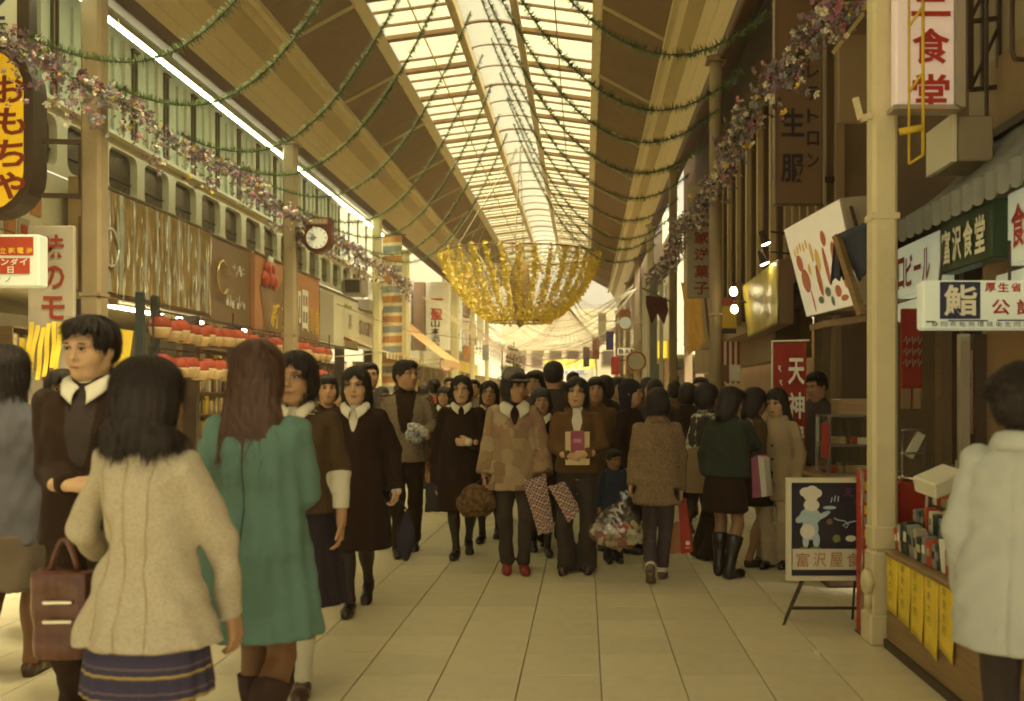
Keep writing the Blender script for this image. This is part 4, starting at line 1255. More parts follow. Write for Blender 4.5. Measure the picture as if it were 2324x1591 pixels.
m.bar(W(1870, 20, 7.5), W(1985, 16, 7.5), .07, .07); m.bar(W(1890, 120, 7.5), W(1960, 30, 7.5), .03); m.build('beam_stub', MATS['steel_cream'], label='short cream beam stub joining the near right column', cat='beam')
# ---------------------------------------------------------------- picture sign box
t = empty('food_picture_sign', (1.85, 7.8, 2.0), 'leaning lit box sign with pictures of food beside the near right column', 'sign')
TLp, TRp, BRp, BLp = W(1780, 520, 8.7), W(1907, 449, 6.85), W(1957, 690, 6.85), W(1832, 720, 8.7)
dv = Vector((.30, -.02, .02))
m = MB(); m.poly([TLp, TRp, BRp, BLp], dv); m.build('casing', MATS['wall_grey'], t)
n_ = (TRp - TLp).cross(BLp - TLp).normalized()
if n_.x > 0: n_ = -n_
m = MB(); m.poly([c + n_ * .006 for c in (TLp.lerp(BRp, .01), TRp.lerp(BLp, .01), BRp.lerp(TLp, .01), BLp.lerp(TRp, .01))], n_ * .006); m.build('lit_face', MATS['pict_face'], t)
def onface(u, v): return TLp.lerp(TRp, u).lerp(BLp.lerp(BRp, u), v) + n_ * .016
rnd = random.Random(4)
m = MB()
for (u, v, ru, rv, mi) in ((.16, .42, .06, .09, 0), (.2, .62, .08, .13, 0), (.42, .36, .03, .10, 1), (.5, .46, .04, .12, 1), (.45, .66, .04, .17, 0), (.62, .55, .03, .2, 0), (.66, .28, .04, .08, 0), (.78, .5, .05, .16, 0),
                           (.32, .52, .03, .06, 1), (.55, .8, .05, .05, 2), (.4, .86, .05, .04, 2), (.72, .82, .05, .06, 0), (.86, .72, .03, .1, 0), (.25, .85, .015, .12, 0), (.30, .28, .02, .05, 1), (.24, .26, .02, .05, 1), (.18, .28, .02, .05, 1), (.12, .3, .02, .05, 1), (.36, .26, .02, .05, 1), (.6, .9, .03, .05, 2), (.8, .9, .06, .03, 0)):
    pts = [onface(u + ru * math.cos(q), v + rv * math.sin(q) + .1 * (u - .5) * 0) for q in np.linspace(0, 2 * math.pi, 13)[:-1]]
    m.add(pts, [tuple(range(12))], mi)
m.build('food_pictures', [M('pict_red', (.42, .12, .05), .5, .3, 20, emit=.03, ecol=(.6, .15, .05)), M('pict_yellow', (.62, .42, .10), .5, .3, 20, emit=.04, ecol=(.8, .5, .1)), M('pict_green', (.22, .27, .20), .5, .3, 20)], t)
m = MB(); m.bar(W(1930, 468, 6.8), W(1948, 530, 6.8), .02); m.build('stay', MATS['dark_metal'], t)
# navy cloth and its pole
t = empty('navy_cloth_flag', (1.8, 6.6, 2.0), 'dark blue cloth draped on a slanting pole in front of the picture sign', 'flag')
pa, pb = W(1898, 535, 6.6), W(1955, 715, 6.4)
m = MB(); m.bar(pa, pb, .05, .04); m.build('pole', MATS['wood'], t)
c00, c01, c10, c11 = W(1902, 530, 6.6), W(1975, 500, 6.2), W(1948, 640, 6.55), W(1985, 600, 6.2)
m = MB(); m.grid(lambda u, v: c00.lerp(c01, v).lerp(c10.lerp(c11, v), u) + Vector((0, .03 * math.sin(v * 14 + u * 4), 0)), 8, 16)
d00, d01, d10, d11 = W(1893, 545, 6.65), W(1903, 545, 6.6), W(1884, 640, 6.65), W(1930, 625, 6.6)
m.grid(lambda u, v: d00.lerp(d01, v).lerp(d10.lerp(d11, v), u) + Vector((0, .03 * math.sin(v * 12), -.02 * math.sin(v * 20) * u)), 8, 12)
m.build('cloth', MATS['cloth_navy'], t, solid=.006, smooth=True)
m = MB(); p, q = W(1852, 745, 8.2), W(1945, 722, 8.2); m.box(((p.x + q.x) / 2, 8.2, (p.z + q.z) / 2), (q.x - p.x, .5, .05), (0, R(-8), 0)); m.build('stall_eave', MATS['wall_tan'], label='small tan stall eave below the picture sign', cat='eave')
# yellow plastic sheet panel
t = empty('yellow_plastic_panel', (2.0, 11.4, 2.0), 'leaning panel wrapped in shiny yellow plastic sheet', 'panel')
TL2, TR2, BR2, BL2 = W(1686, 650, 12.4), W(1768, 588, 10.6), W(1768, 735, 10.6), W(1700, 765, 12.4)
m = MB(); m.poly([TL2, TR2, BR2, BL2], (.15, 0, 0)); m.build('backing', MATS['sign_brown'], t)
rnd = random.Random(9)
def crumple(u, v):
    p = TL2.lerp(TR2, u).lerp(BL2.lerp(BR2, u), v)
    return p + Vector((-.014 - .004 * math.sin(u * 23 + v * 2) - .002 * math.sin(v * 13 + u * 9), 0, 0))
m = MB(); m.grid(crumple, 24, 20); m.build('plastic_sheet', MATS['yellow_sheet'], t, solid=.002, smooth=True)
# spot bulbs
def bulb(px, py, Y, r, label, arm):
    c = W(px, py, Y)
    t = empty('clip_lamp', tuple(c), label, 'lamp')
    m = MB(); m.lathe(c, [(.005, -r), (r * .7, -r * .7), (r, 0), (r * .8, r * .7), (r * .4, r * 1.3)], 12); m.build('bulb', MATS['bulb_glow'], t, smooth=True)
    m = MB(); m.lathe(c + Vector((0, 0, r * 1.2)), [(r * .45, 0), (r * .5, r * .8), (r * .3, r)], 10); m.tube([c + Vector((0, 0, r * 2)), c + Vector((arm, .05, r * 2.3)), c + Vector((arm * 1.6, .1, r * 1.6))], .012, 6); m.build('holder', MATS['dark_metal'], t)
bulb(1664, 663, 12.2, .050, 'bare glowing bulb beside the round column, upper of the pair', .12)
bulb(1666, 703, 12.2, .048, 'bare glowing bulb beside the round column, lower of the pair', .12)
def spot(px, py, Y, label):
    c = W(px, py, Y); r = .055
    t = empty('spot_lamp', tuple(c), label, 'lamp')
    ax = Matrix.Rotation(R(155), 3, 'X') @ Matrix.Rotation(R(18), 3, 'Y')
    m = MB(); m.lathe(c, [(r, 0), (r * .95, .02), (r * .6, .10), (r * .5, .15)], 14, axis=Matrix.Rotation(R(-22), 3, 'Y')); m.build('shade', MATS['dark_metal'], t)
    m = MB(); m.lathe(c + Vector((.0, 0, -.006)), [(r * .4, -.01), (r * .93, 0), (r * .93, .008)], 14, axis=Matrix.Rotation(R(-22), 3, 'Y')); m.build('lens', M('spot_glow', (1, .9, .65), .3, 0, emit=9, ecol=(1, .85, .5)), t)
    m = MB(); m.tube([c + Vector((.05, 0, .13)), c + Vector((.30, .1, .12))], .012, 6); m.build('arm', MATS['dark_metal'], t)
spot(1738, 553, 10.9, 'black spot lamp above the yellow plastic panel, upper of two')
spot(1735, 598, 10.9, 'black spot lamp above the yellow plastic panel, lower of two')
# confectioner sign
t, a, b = vboard('confectioner_sign', 1558, 1612, 420, 676, 15.2, MATS['board_grey'], 'pale vertical sign with big red confectioner characters on the right', .10)
m = MB(); text_col(m, '不二家洋菓子', (W(1573, 0, 15.2).x, 15.19, W(0, 447, 15.2).z), XAX, ZAX, .25, .215, .20); m.build('lettering', MATS['red_letter'], t)
# things hung near the round column
t, a, b = vboard('yellow_poster', 1632, 1672, 676, 745, 13.2, MATS['sign_yellow_plain'], 'small yellow poster with a red top right of the round column', .03)
m = MB(); p, q = W(1632, 694, 13.19), W(1670, 677, 13.19); m.box(((p.x + q.x) / 2, 13.17, (p.z + q.z) / 2), (q.x - p.x, .02, q.z - p.z)); m.build('red_header', MATS['box_red'], t)
m = MB(); p, q = W(1634, 757, 13.2), W(1670, 746, 13.2); m.box(((p.x + q.x) / 2, 13.2, (p.z + q.z) / 2), (q.x - p.x, .03, q.z - p.z)); m.build('black_footer', MATS['letter_dark'], t)
t = empty('striped_curtain', (1.95, 13.4, 1.4), 'red and white striped curtain below the yellow poster', 'curtain')
m = MB()
for k in range(8):
    p, q = W(1630 + k * 6, 870, 13.6), W(1636 + k * 6, 775, 13.6)
    m.grid(lambda u, v: (p.x + (q.x - p.x) * u, 13.6 + .01 * math.sin(u * 3), p.z + (q.z - p.z) * v), 1, 3, k % 2)
m.build('curtain_cloth', [MATS['board_white'], MATS['cloth_red']], t, solid=.006)
for i_, (x0, x1, mt, lb) in enumerate(((1632, 1653, 'sign_brown', 'olive brown notice board under the striped curtain'), (1657, 1680, 'board_white', 'cream notice board under the striped curtain'))):
    t, a, b = vboard('notice_board', x0, x1, 828, 866, 12.9, MATS[mt], lb, .02)
# brown bunting sign on the third column
t = empty('bunting_sign', (1.45, 18.6, 2.8), 'small dark red fish tail shaped sign on the third right column', 'sign')
c = W(1492, 690, 18.6)
m = MB(); m.poly([c + Vector(p) for p in ((-.22, 0, .16), (.16, 0, .12), (.2, 0, -.12), (.12, 0, -.38), (.0, 0, -.18), (-.12, 0, -.38), (-.22, 0, -.02))], (0, .06, 0)); m.build('sign_board', MATS['clock_red'], t)
m = MB(); m.bar(c + Vector((-.3, 0, .3)), c + Vector((.25, .1, .05)), .03); m.build('pole', MATS['sign_brown'], t)
# orange hanging banners between the second and third columns
t = empty('orange_banner', (1.75, 16.5, 2.0), 'orange yellow slanting banner left of the round column', 'banner')
q0, q1, q2, q3 = W(1545, 640, 17.3), W(1590, 672, 15.9), W(1602, 775, 15.9), W(1562, 808, 17.3)
m = MB(); m.grid(lambda u, v: q0.lerp(q1, u).lerp(q3.lerp(q2, u), v) + Vector((.02 * math.sin(u * 9 + v * 3), 0, 0)), 10, 8); m.build('banner_cloth', M('cloth_amber', (.55, .30, .05), .7, .2, 8), t, solid=.006)
m = MB(); m.bar(q1 + Vector((.05, 0, .1)), q2 + Vector((.1, 0, -.3)), .04); m.build('pole', MATS['sign_brown'], t)
# second clock, far right
t = empty('street_clock', (1.0, 25.2, 3.2), 'small far clock with a glowing dial and red rim on the right', 'clock')
c = W(1418, 730, 25.2)
m = MB(); m.box((c.x, 25.25, c.z + .05), (.30, .12, .52), bev=.03); m.build('casing', MATS['sign_orange'], t)
m = MB(); m.lathe((c.x, 25.17, c.z - .03), [(.15, -.01), (.15, .01)], 20, axis=Matrix.Rotation(R(90), 3, 'X')); m.build('dial', MATS['lit_white'], t)
m = MB(); m.box((c.x + .3, 25.3, c.z), (.5, .04, .04)); m.build('arm', MATS['cream_paint'], t)
# small dark lantern-shaped sign and lettered board far right
t, a, b = vboard('dark_lantern_sign', 1375, 1392, 752, 794, 34, MATS['letter_navy'], 'dark rounded hanging sign far down the right side', .2)
t, a, b = vboard('small_letter_board', 1400, 1445, 790, 806, 32, MATS['board_white'], 'small pale board with black capitals far down the right side', .1)
m = MB(); text_row(m, 'BAN', (W(1404, 0, 32).x, 31.99, W(0, 803, 32).z), XAX, ZAX, .16, .15, .15); m.build('lettering', MATS['letter_dark'], t)
for i_, (px, Y, w_, mt, lb) in enumerate(((1482, 22.0, .16, 'cloth_blue', 'pale blue vertical sign post in the bright gap on the right'), (1462, 24.0, .10, 'board_white', 'bright white narrow sign post in the gap on the right'), (1500, 21.2, .08, 'board_white', 'thin white post behind the third right column'))):
    p = W(px, 700, Y); m = MB(); m.box((p.x, Y, 2.1), (w_, .1, 4.2)); m.build('sign_post', MATS[mt], label=lb, cat='post')

# ---------------------------------------------------------------- red banner
t = empty('red_banner', (1.78, 8.6, .5), 'red hanging banner with brushed white characters behind the beige coat girl', 'banner')
a, b = W(1756, 1066, 8.6), W(1829, 780, 8.6)
m = MB(); m.grid(lambda u, v: (a.x + (b.x - a.x) * u, 8.6 + .008 * math.sin(u * 8 + v * 2), a.z + (b.z - a.z) * v + .012 * u), 8, 12); m.build('banner_cloth', MATS['cloth_red'], t, solid=.005)
m = MB(); text_col(m, '天神屋', (W(1785, 0, 8.6).x, 8.58, W(0, 810, 8.6).z), XAX, ZAX, .155, .25, .18); m.build('lettering', MATS['letter_white'], t)
m = MB()
for k in range(6):
    p = W(1766 + (k % 2) * 3, 830 + k * 32, 8.58); m.bar(p, p + Vector((.02, 0, -.05)), .008, .004, up=(0, 1, 0)); m.bar(p + Vector((.02, 0, 0)), p + Vector((.0, 0, -.03)), .008, .004, up=(0, 1, 0))
m.build('small_lettering', MATS['letter_white'], t, kind='stuff')
m = MB(); m.tube([(a.x - .02, 8.62, b.z + .02), (b.x + .03, 8.62, b.z + .03)], .01, 6); m.tube([(a.x - .01, 8.63, 0), (a.x - .01, 8.63, b.z + .03)], .01, 6); m.build('banner_pole', MATS['board_white'], t)

# ---------------------------------------------------------------- stall with glass case behind the signboard
st = empty('food_stall', (2.05, 7.9, 0), 'dark stall counter with a framed glass case behind the chef signboard', 'stall')
m = MB(); m.box((2.15, 7.9, .40), (.75, 1.2, .78), bev=.02); m.build('counter', MATS['wall_brown'], st)
m = MB(); m.box((2.15, 7.9, .80), (.80, 1.26, .04), bev=.01); m.build('counter_top', MATS['wood'], st)
p, q = W(1885, 1070, 7.4), W(1990, 945, 7.4)
m = MB()
x0_, x1_, z0_, z1_ = p.x, q.x + .1, .83, q.z
for xx in (x0_, x1_):
    for yy in (7.45, 7.85): m.box((xx, yy, (z0_ + z1_) / 2), (.02, .02, z1_ - z0_))
for zz in (z0_, (z0_ + z1_) / 2, z1_):
    for yy in (7.45, 7.85): m.box(((x0_ + x1_) / 2, yy, zz), (x1_ - x0_, .016, .016))
    for xx in (x0_, x1_): m.box((xx, 7.65, zz), (.016, .4, .016))
m.build('case_frame', MATS['chrome'], st)
m = MB(); m.box(((x0_ + x1_) / 2, 7.65, (z0_ + z1_) / 2), (x1_ - x0_ - .01, .39, z1_ - z0_ - .01)); m.build('case_glass', MATS['case_glass'], st)
m = MB()
rnd = random.Random(12)
for k in range(10): m.box((x0_ + .06 + rnd.random() * (x1_ - x0_ - .1), 7.55 + .2 * rnd.random(), z0_ + .03 + (z1_ - z0_) / 2 * (k % 2)), (.07, .07, .05), mi=k % 3)
m.build('case_goods', [MATS['goods'], MATS['board_white'], MATS['box_red']], st, kind='stuff')
m = MB(); p, q = W(1895, 945, 8.3), W(1980, 905, 8.3); m.box(((p.x + q.x) / 2, 8.3, (p.z + q.z) / 2), (q.x - p.x, .3, q.z - p.z), bev=.01); m.build('wood_box', MATS['wood'], st)
m = MB(); p = W(1872, 1000, 7.2); m.box((p.x, 7.2, p.z), (.05, .02, .25)); m.build('red_plate', MATS['cloth_red'], st)
shelf_unit(3.4, 7.0, 9.2, .2, 2.2, 5, 'dim shelf of goods inside the dark shop on the right', 21, .3, ['goods', 'wall_brown', 'wall_tan', 'sign_brown', 'board_grey'])
# ---------------------------------------------------------------- chef signboard
cb = empty('chef_signboard', (1.48, 6.15, 0), 'standing signboard with a painted chef in a white hat', 'signboard')
a, b = W(1790, 1312, 6.15), W(1962, 1090, 6.15)
m = MB(); m.box(((a.x + b.x) / 2, 6.18, (a.z + b.z) / 2), (b.x - a.x, .035, b.z - a.z), bev=.006); m.build('board', MATS['chalk_board'], cb)
m = MB()
w_ = b.x - a.x; h_ = b.z - a.z; cx_ = (a.x + b.x) / 2; cz_ = (a.z + b.z) / 2
for zz in (a.z, b.z): m.box((cx_, 6.165, zz), (w_ + .03, .05, .028))
for xx in (a.x, b.x): m.box((xx, 6.166, cz_), (.028, .05, h_ + .02))
m.build('frame', MATS['board_white'], cb)
p, q = W(1798, 1293, 6.15), W(1955, 1246, 6.15)
m = MB(); m.box(((p.x + q.x) / 2, 6.158, (p.z + q.z) / 2), (q.x - p.x, .012, q.z - p.z)); m.build('name_panel', MATS['board_white'], cb)
m = MB(); text_row(m, '富沢屋食', (p.x + .02, 6.150, p.z + .015), XAX, ZAX, .085, .095, .22, THIN + 0.0); m.build('lettering', MATS['sign_orange'], cb)
def ell(mb, px, py, rx, ry, mi=0, Y=6.156, n=16, rot=0):
    c = W(px, py, Y); k = Y / FPX
    pts = []
    for i in range(n):
        q = 2 * math.pi * i / n
        ex, ez = rx * math.cos(q), ry * math.sin(q)
        pts.append(c + Vector(((ex * math.cos(rot) - ez * math.sin(rot)) * k, 0, (ex * math.sin(rot) + ez * math.cos(rot)) * k)))
    mb.add(pts, [tuple(range(n))[::-1]], mi)
m = MB()
ell(m, 1828, 1117, 14, 11, 0); ell(m, 1842, 1113, 14, 11, 0, 6.1555); ell(m, 1854, 1119, 11, 10, 0, 6.155)
ell(m, 1840, 1128, 16, 10, 0, 6.1545); ell(m, 1841, 1146, 18, 14, 0, 6.154)
ell(m, 1838, 1172, 24, 20, 1, 6.1553); ell(m, 1838, 1200, 19, 26, 1, 6.1548); ell(m, 1816, 1178, 12, 8, 1, 6.1543, rot=.5); ell(m, 1866, 1170, 20, 6, 1, 6.1547, rot=.5)
ell(m, 1832, 1206, 17, 17, 0, 6.1538); ell(m, 1828, 1228, 7, 15, 1, 6.1542); ell(m, 1852, 1226, 8, 17, 1, 6.1541)
ell(m, 1824, 1245, 10, 5, 2, 6.1535); ell(m, 1850, 1245, 13, 5, 2, 6.1534)
m.build('chef_painting', [MATS['chef_white'], MATS['chef_blue'], MATS['olive'], MATS['sign_brown']], cb)
for (e_, mt) in (((1882, 1152, 15, 4, 0, 6.1532), 'chef_blue'), ((1898, 1222, 9, 9, 0, 6.154), 'olive'), ((1930, 1222, 12, 7, 0, 6.154), 'chef_white'), ((1882, 1184, 7, 7, 0, 6.154), 'sign_brown')):
    m = MB(); ell(m, *e_); m.build('painted_dish', MATS[mt], cb)
m = MB()
for pts in ([(1892, 1175), (1900, 1180), (1915, 1182), (1925, 1190), (1920, 1198), (1912, 1192), (1925, 1186), (1942, 1182)], [(1885, 1140), (1888, 1128)], [(1893, 1138), (1895, 1124)], [(1901, 1138), (1902, 1126)]):
    m.tube([W(x, y, 6.15) for x, y in pts], .004, 5)
m.build('chalk_lines', MATS['chef_blue'], cb)
m = MB(); text_col(m, '食', (W(1936, 0, 6.15).x, 6.15, W(0, 1128, 6.15).z), XAX, ZAX, .06, .07, .1); text_col(m, 'え', (W(1912, 0, 6.15).x, 6.15, W(0, 1106, 6.15).z), XAX, ZAX, .07, .06, .1); m.build('lettering', MATS['purple'], cb)
m = MB()
for sx, xx in ((0, a.x + .09), (1, b.x - .06)):
    for yy, fx, fy in ((6.17, -.13, -.03), (6.22, -.09, .12)):
        m.tube([(xx + .02, yy, a.z + .02), (xx + (fx if sx == 0 else .02), 6.17 + fy, .005)], .008, 6)
for zz, yy in ((.12, 6.14), (.10, 6.2)): m.tube([(a.x + .02, yy, zz), (b.x, yy, zz)], .007, 6)
m.build('stand', MATS['dark_metal'], cb)
# red cabinet edge with clear plastic sheet beside the column
t = empty('red_cabinet', (1.63, 5.85, 0), 'narrow red cabinet wrapped in clear plastic beside the near right column', 'cabinet')
p, q = W(1950, 1445, 5.85), W(1970, 1112, 5.85)
m = MB(); m.box((p.x + .045, 5.9, .50), (.06, .16, .98), bev=.006); m.build('body', MATS['red_bright'], t)
m = MB(); m.box((p.x + .045, 5.9, .012), (.07, .18, .02)); m.build('foot', MATS['dark_metal'], t)
m = MB(); m.grid(lambda u, v: (p.x - .01 + .02 * u + .004 * math.sin(v * 30), 5.80 + .02 * math.sin(u * 4 + v * 7), .05 + .95 * v), 3, 16); m.build('plastic_sheet', MATS['clear_plastic'], t, solid=.002, smooth=True)
m = MB()
for k in range(5): m.box((p.x + .045, 5.81, .62 + k * .07), (.05, .02, .05), mi=k % 2)
m.build('packets', [MATS['paper_yellow'], MATS['board_grey']], t)

# ---------------------------------------------------------------- shop counter with goods, near right
ct = empty('display_counter', (1.95, 4.7, 0), 'wooden display counter with yellow paper slips at the near right', 'counter')
CXF = 1.70
m = MB(); m.box((CXF + .25, 4.58, .27), (.5, 2.05, .52), bev=.008); m.build('counter_body', MATS['wood'], ct)
m = MB(); m.box((CXF - .006, 4.58, .03), (.02, 2.05, .06)); m.build('kick_board', MATS['dark_metal'], ct)
m = MB(); m.box((CXF + .25, 4.55, .55), (.54, 2.06, .03), bev=.006); m.build('counter_top', MATS['wood'], ct)
m = MB(); m.box((CXF - .012, 4.10, .30), (.02, .05, .46)); m.build('yellow_batten', MATS['sign_yellow_plain'], ct)
m = MB(); m.box((CXF + .02, 3.85, .32), (.006, .42, .40)); m.build('glass_front', MATS['case_glass'], ct)
rnd = random.Random(31)
y = 5.56
for k in range(5):
    m = MB()
    hh = .36 + rnd.uniform(-.03, .05)
    y0 = y - k * .205
    m.grid(lambda u, v: (CXF - .010 - .004 * math.sin(v * 3 + u * 5), y0 - .185 * u + .006 * math.sin(v * 8), .565 - hh * v - .02 * u * k * .4), 5, 8)
    sl_ = m.build('yellow_paper_slip', MATS['paper_yellow'], ct, solid=.002, smooth=True)
    m = MB(); text_col(m, '年末大売', (CXF - .0155, y0 - .05, .535), UR, ZAX, .055, .05, .2, THIN, depth=.002); m.build('lettering', MATS['olive'], sl_)
m = MB()
for k in range(3):
    m.box((CXF + .16 + k * .12, 4.9, .60 + k * .13), (.13, 1.0, .06 + .0 * k))
m.build('stepped_rack', MATS['wood'], ct)
cs = ['board_white', 'chef_white', 'box_red', 'sign_green', 'goods', 'cloth_blue', 'letter_dark', 'board_grey']
# goods on the counter: each packet is a thing
labs_c = {'board_white': 'white', 'chef_white': 'pale', 'box_red': 'red', 'sign_green': 'dark green', 'goods': 'brown', 'cloth_blue': 'blue grey', 'letter_dark': 'black', 'board_grey': 'grey'}
for row in range(4):
    yy = 5.56; cnt_ = 0
    while yy > 3.95:
        w = rnd.uniform(.045, .10); h = rnd.uniform(.11, .18) if row == 0 else rnd.uniform(.09, .15)
        c_ = rnd.choice(cs); cnt_ += 1
        m = MB(); m.box((CXF + .06 + .105 * row, yy - w / 2, .57 + .125 * row + h / 2), (.06, w * .93, h), (0, rnd.uniform(-.12, .02), rnd.uniform(-.08, .08)), bev=.004)
        m.box((CXF + .028 + .105 * row, yy - w / 2, .57 + .125 * row + h * .55), (.004, w * .6, h * .3), (0, 0, 0), mi=1)
        m.build('boxed_packet', [MATS[c_], MATS[rnd.choice(cs)]], label=labs_c[c_] + ' packet, ' + nth(cnt_) + ' from the column in the ' + ('front row', 'second row', 'third row', 'back row')[row] + ' on the counter', cat='packet', group='packets on the display counter')
        yy -= w
m = MB(); p = W(2132, 1092, 4.95); m.box(p, (.20, .16, .085), (R(10), R(-18), R(20)), bev=.008)
m.build('carton', MATS['board_white'], label='white carton with red print lying tilted on top of the packets', cat='carton')
m = MB(); p = W(2140, 1072, 4.86); m.box(p + Vector((0, -.01, .012)), (.09, .004, .03), (R(10), R(-18), R(20))); 
# lamp-white display rack behind the column
t = empty('glass_rack', (2.0, 6.1, 0), 'small glass rack behind the near right column', 'rack')
m = MB()
p, q = W(2040, 1130, 5.95), W(2088, 975, 5.95)
for zz in np.linspace(p.z, q.z, 4): m.box(((p.x + q.x) / 2, 6.0, zz), (q.x - p.x, .25, .012))
for xx in (p.x, q.x): m.box((xx, 5.9, (p.z) / 2 + q.z / 2), (.012, .012, q.z - p.z))
m.build('shelves', MATS['chrome'], t)
m = MB(); m.box(((p.x + q.x) / 2 - .02, 6.0, p.z - .15), (.16, .3, .5), bev=.01); m.build('red_base', MATS['red_bright'], t)
m = MB(); m.box(((p.x + q.x) / 2 - .02, 6.0, .2), (.18, .3, .4)); m.build('foot', MATS['dark_metal'], t)
m = MB(); c = W(2075, 1010, 5.9); m.box(c, (.05, .03, .16), (0, R(28), 0)); m.build('white_tag', MATS['board_white'], t)
# posters on the brown screen wall
t, a, b = vboard('red_poster', 2044, 2092, 700, 930, 6.0, MATS['cloth_red'], 'dark red poster with pale scribbled writing right of the near column', .02)
m = MB()
rnd = random.Random(77)
for r_ in range(3):
    x_ = 2050
    while x_ < 2088:
        p = W(x_, 775 + r_ * 25, 5.99); m.tube([p, p + Vector((.015, 0, .03)), p + Vector((.02, 0, -.02)), p + Vector((.035, 0, .02))], .004, 4); x_ += 14
m.build('scribble', MATS['board_grey'], t)
m = MB()
for x_ in (2045, 2070):
    p, q = W(x_, 928, 5.99), W(x_ + 20, 882, 5.99); m.box(((p.x + q.x) / 2, 5.985, (p.z + q.z) / 2), (q.x - p.x, .008, q.z - p.z))
m.build('pale_notes', MATS['wall_tan'], t)
t, a, b = vboard('paper_strip_notice', 2187, 2232, 795, 985, 5.2, MATS['wall_tan'], 'vertical paper strip with red characters on the tan screen', .008)
m = MB(); text_col(m, '歳末大売出し', (W(2206, 0, 5.19).x, 5.18, W(0, 803, 5.19).z), XAX, ZAX, .05, .06, .12); m.build('lettering', MATS['red_letter'], t)
m = MB(); text_col(m, '年末', (W(2190, 0, 5.19).x, 5.18, W(0, 850, 5.19).z), XAX, ZAX, .03, .035, .12); m.build('lettering', MATS['letter_dark'], t)
# litter
m = MB(); p = W(1860, 1484, 3251 / (1484 - 893)); m.box((p.x, p.y, .018), (.09, .05, .012), (0, 0, .1)); m.build('litter_scrap', MATS['board_white'], label='crumpled white paper scrap lying on the paving', cat='litter')
# ================================================================ decorations hung in the arcade
M('tinsel', (0.10, 0.15, 0.055), 0.35, 0.3, 20, spec=0.6)
M('tinsel_dark', (0.06, 0.08, 0.03), 0.6)
M('fl_purple', (0.22, 0.12, 0.17), 0.5, 0.2, 30)
M('fl_pink', (0.45, 0.17, 0.22), 0.5, 0.2, 30)
M('fl_white', (0.66, 0.60, 0.45), 0.5, 0.1, 30)
M('fl_grey', (0.22, 0.22, 0.25), 0.45, 0.2, 30)
M('fl_leaf', (0.08, 0.12, 0.03), 0.5, 0.2, 30)
M('fl_yellow', (0.66, 0.46, 0.05), 0.5, 0.1, 30)
M('fl_dark', (0.09, 0.03, 0.05), 0.5, 0.2, 30)
M('bowl_yellow', (0.92, 0.665, 0.115), 0.8, 0.12, 30)
M('net_white', (0.62, 0.55, 0.36), 0.6, 0.05)
M('net_pink', (0.50, 0.30, 0.30), 0.6, 0.05)
rg = np.random.default_rng(11)

def tinsel(pts, r, dens, seed):
    """needles standing all round a curve, plus a thin core"""
    rr = np.random.default_rng(seed)
    P = np.array([tuple(p) for p in pts])
    seg = np.linalg.norm(np.diff(P, axis=0), axis=1)
    cum = np.concatenate([[0], np.cumsum(seg)])
    n = int(cum[-1] * dens)
    s = np.sort(rr.uniform(0, cum[-1], n))
    base = np.stack([np.interp(s, cum, P[:, k]) for k in range(3)], 1)
    tan = np.stack([np.interp(s + .01, cum, P[:, k]) - np.interp(s - .01, cum, P[:, k]) for k in range(3)], 1)
    tan /= np.linalg.norm(tan, axis=1)[:, None] + 1e-9
    d = rr.normal(size=(n, 3))
    d -= (d * tan).sum(1)[:, None] * tan
    d /= np.linalg.norm(d, axis=1)[:, None] + 1e-9
    d = d + tan * rr.uniform(-.35, .35, (n, 1))
    L = r * rr.uniform(.65, 1.15, (n, 1))
    w = np.cross(d, tan) * .005 + tan * .004
    V = np.concatenate([base - w, base + w, base + d * L], 1).reshape(-1, 3)
    mb = MB()
    mb.v = [tuple(v) for v in V]
    mb.f = [(3 * i, 3 * i + 1, 3 * i + 2) for i in range(n)]
    mb.m = [0] * n
    return mb

SWAG_Y = [8.6, 10.1, 11.9, 13.2, 15.2, 17.0, 18.8, 20.6, 22.4]
names_l = ['first', 'second', 'third', 'fourth', 'fifth', 'sixth', 'seventh', 'eighth', 'ninth']
for k, Y in enumerate(SWAG_Y):
    j1, j2 = rg.uniform(-.06, .06, 2)
    xs = np.linspace(-4.85, -1.75, 34)
    pts = [(x, Y + .08 * math.sin(x * 1.3 + k), HC + 2.93 + j1 + (0.57 if x > -4.0 else 0.30) * (x + 4.0) ** 2) for x in xs]
    mb = tinsel(pts, .074, 440 if Y < 14 else 300, 100 + k)
    t = empty('tinsel_garland', pts[0], names_l[k] + ' green tinsel garland from the left eaves to the ridge, counted from the camera', 'garland', 'green tinsel garlands')
    mb.build('needles', MATS['tinsel'], t, kind='stuff')
    m = MB(); m.tube(pts, .007, 5); m.build('core_wire', MATS['tinsel_dark'], t)
    xs = np.linspace(-1.60, 1.60, 34)
    pts = [(x, Y + .08 * math.sin(x * 1.3 + k), HC + 2.95 + j2 + 0.56 * (x - .76) ** 2) for x in xs]
    mb = tinsel(pts, .074, 440 if Y < 14 else 300, 200 + k)
    t = empty('tinsel_garland', pts[0], names_l[k] + ' green tinsel garland from the ridge to the right eaves, counted from the camera', 'garland', 'green tinsel garlands')
    mb.build('needles', MATS['tinsel'], t, kind='stuff')
    m = MB(); m.tube(pts, .007, 5); m.build('core_wire', MATS['tinsel_dark'], t)

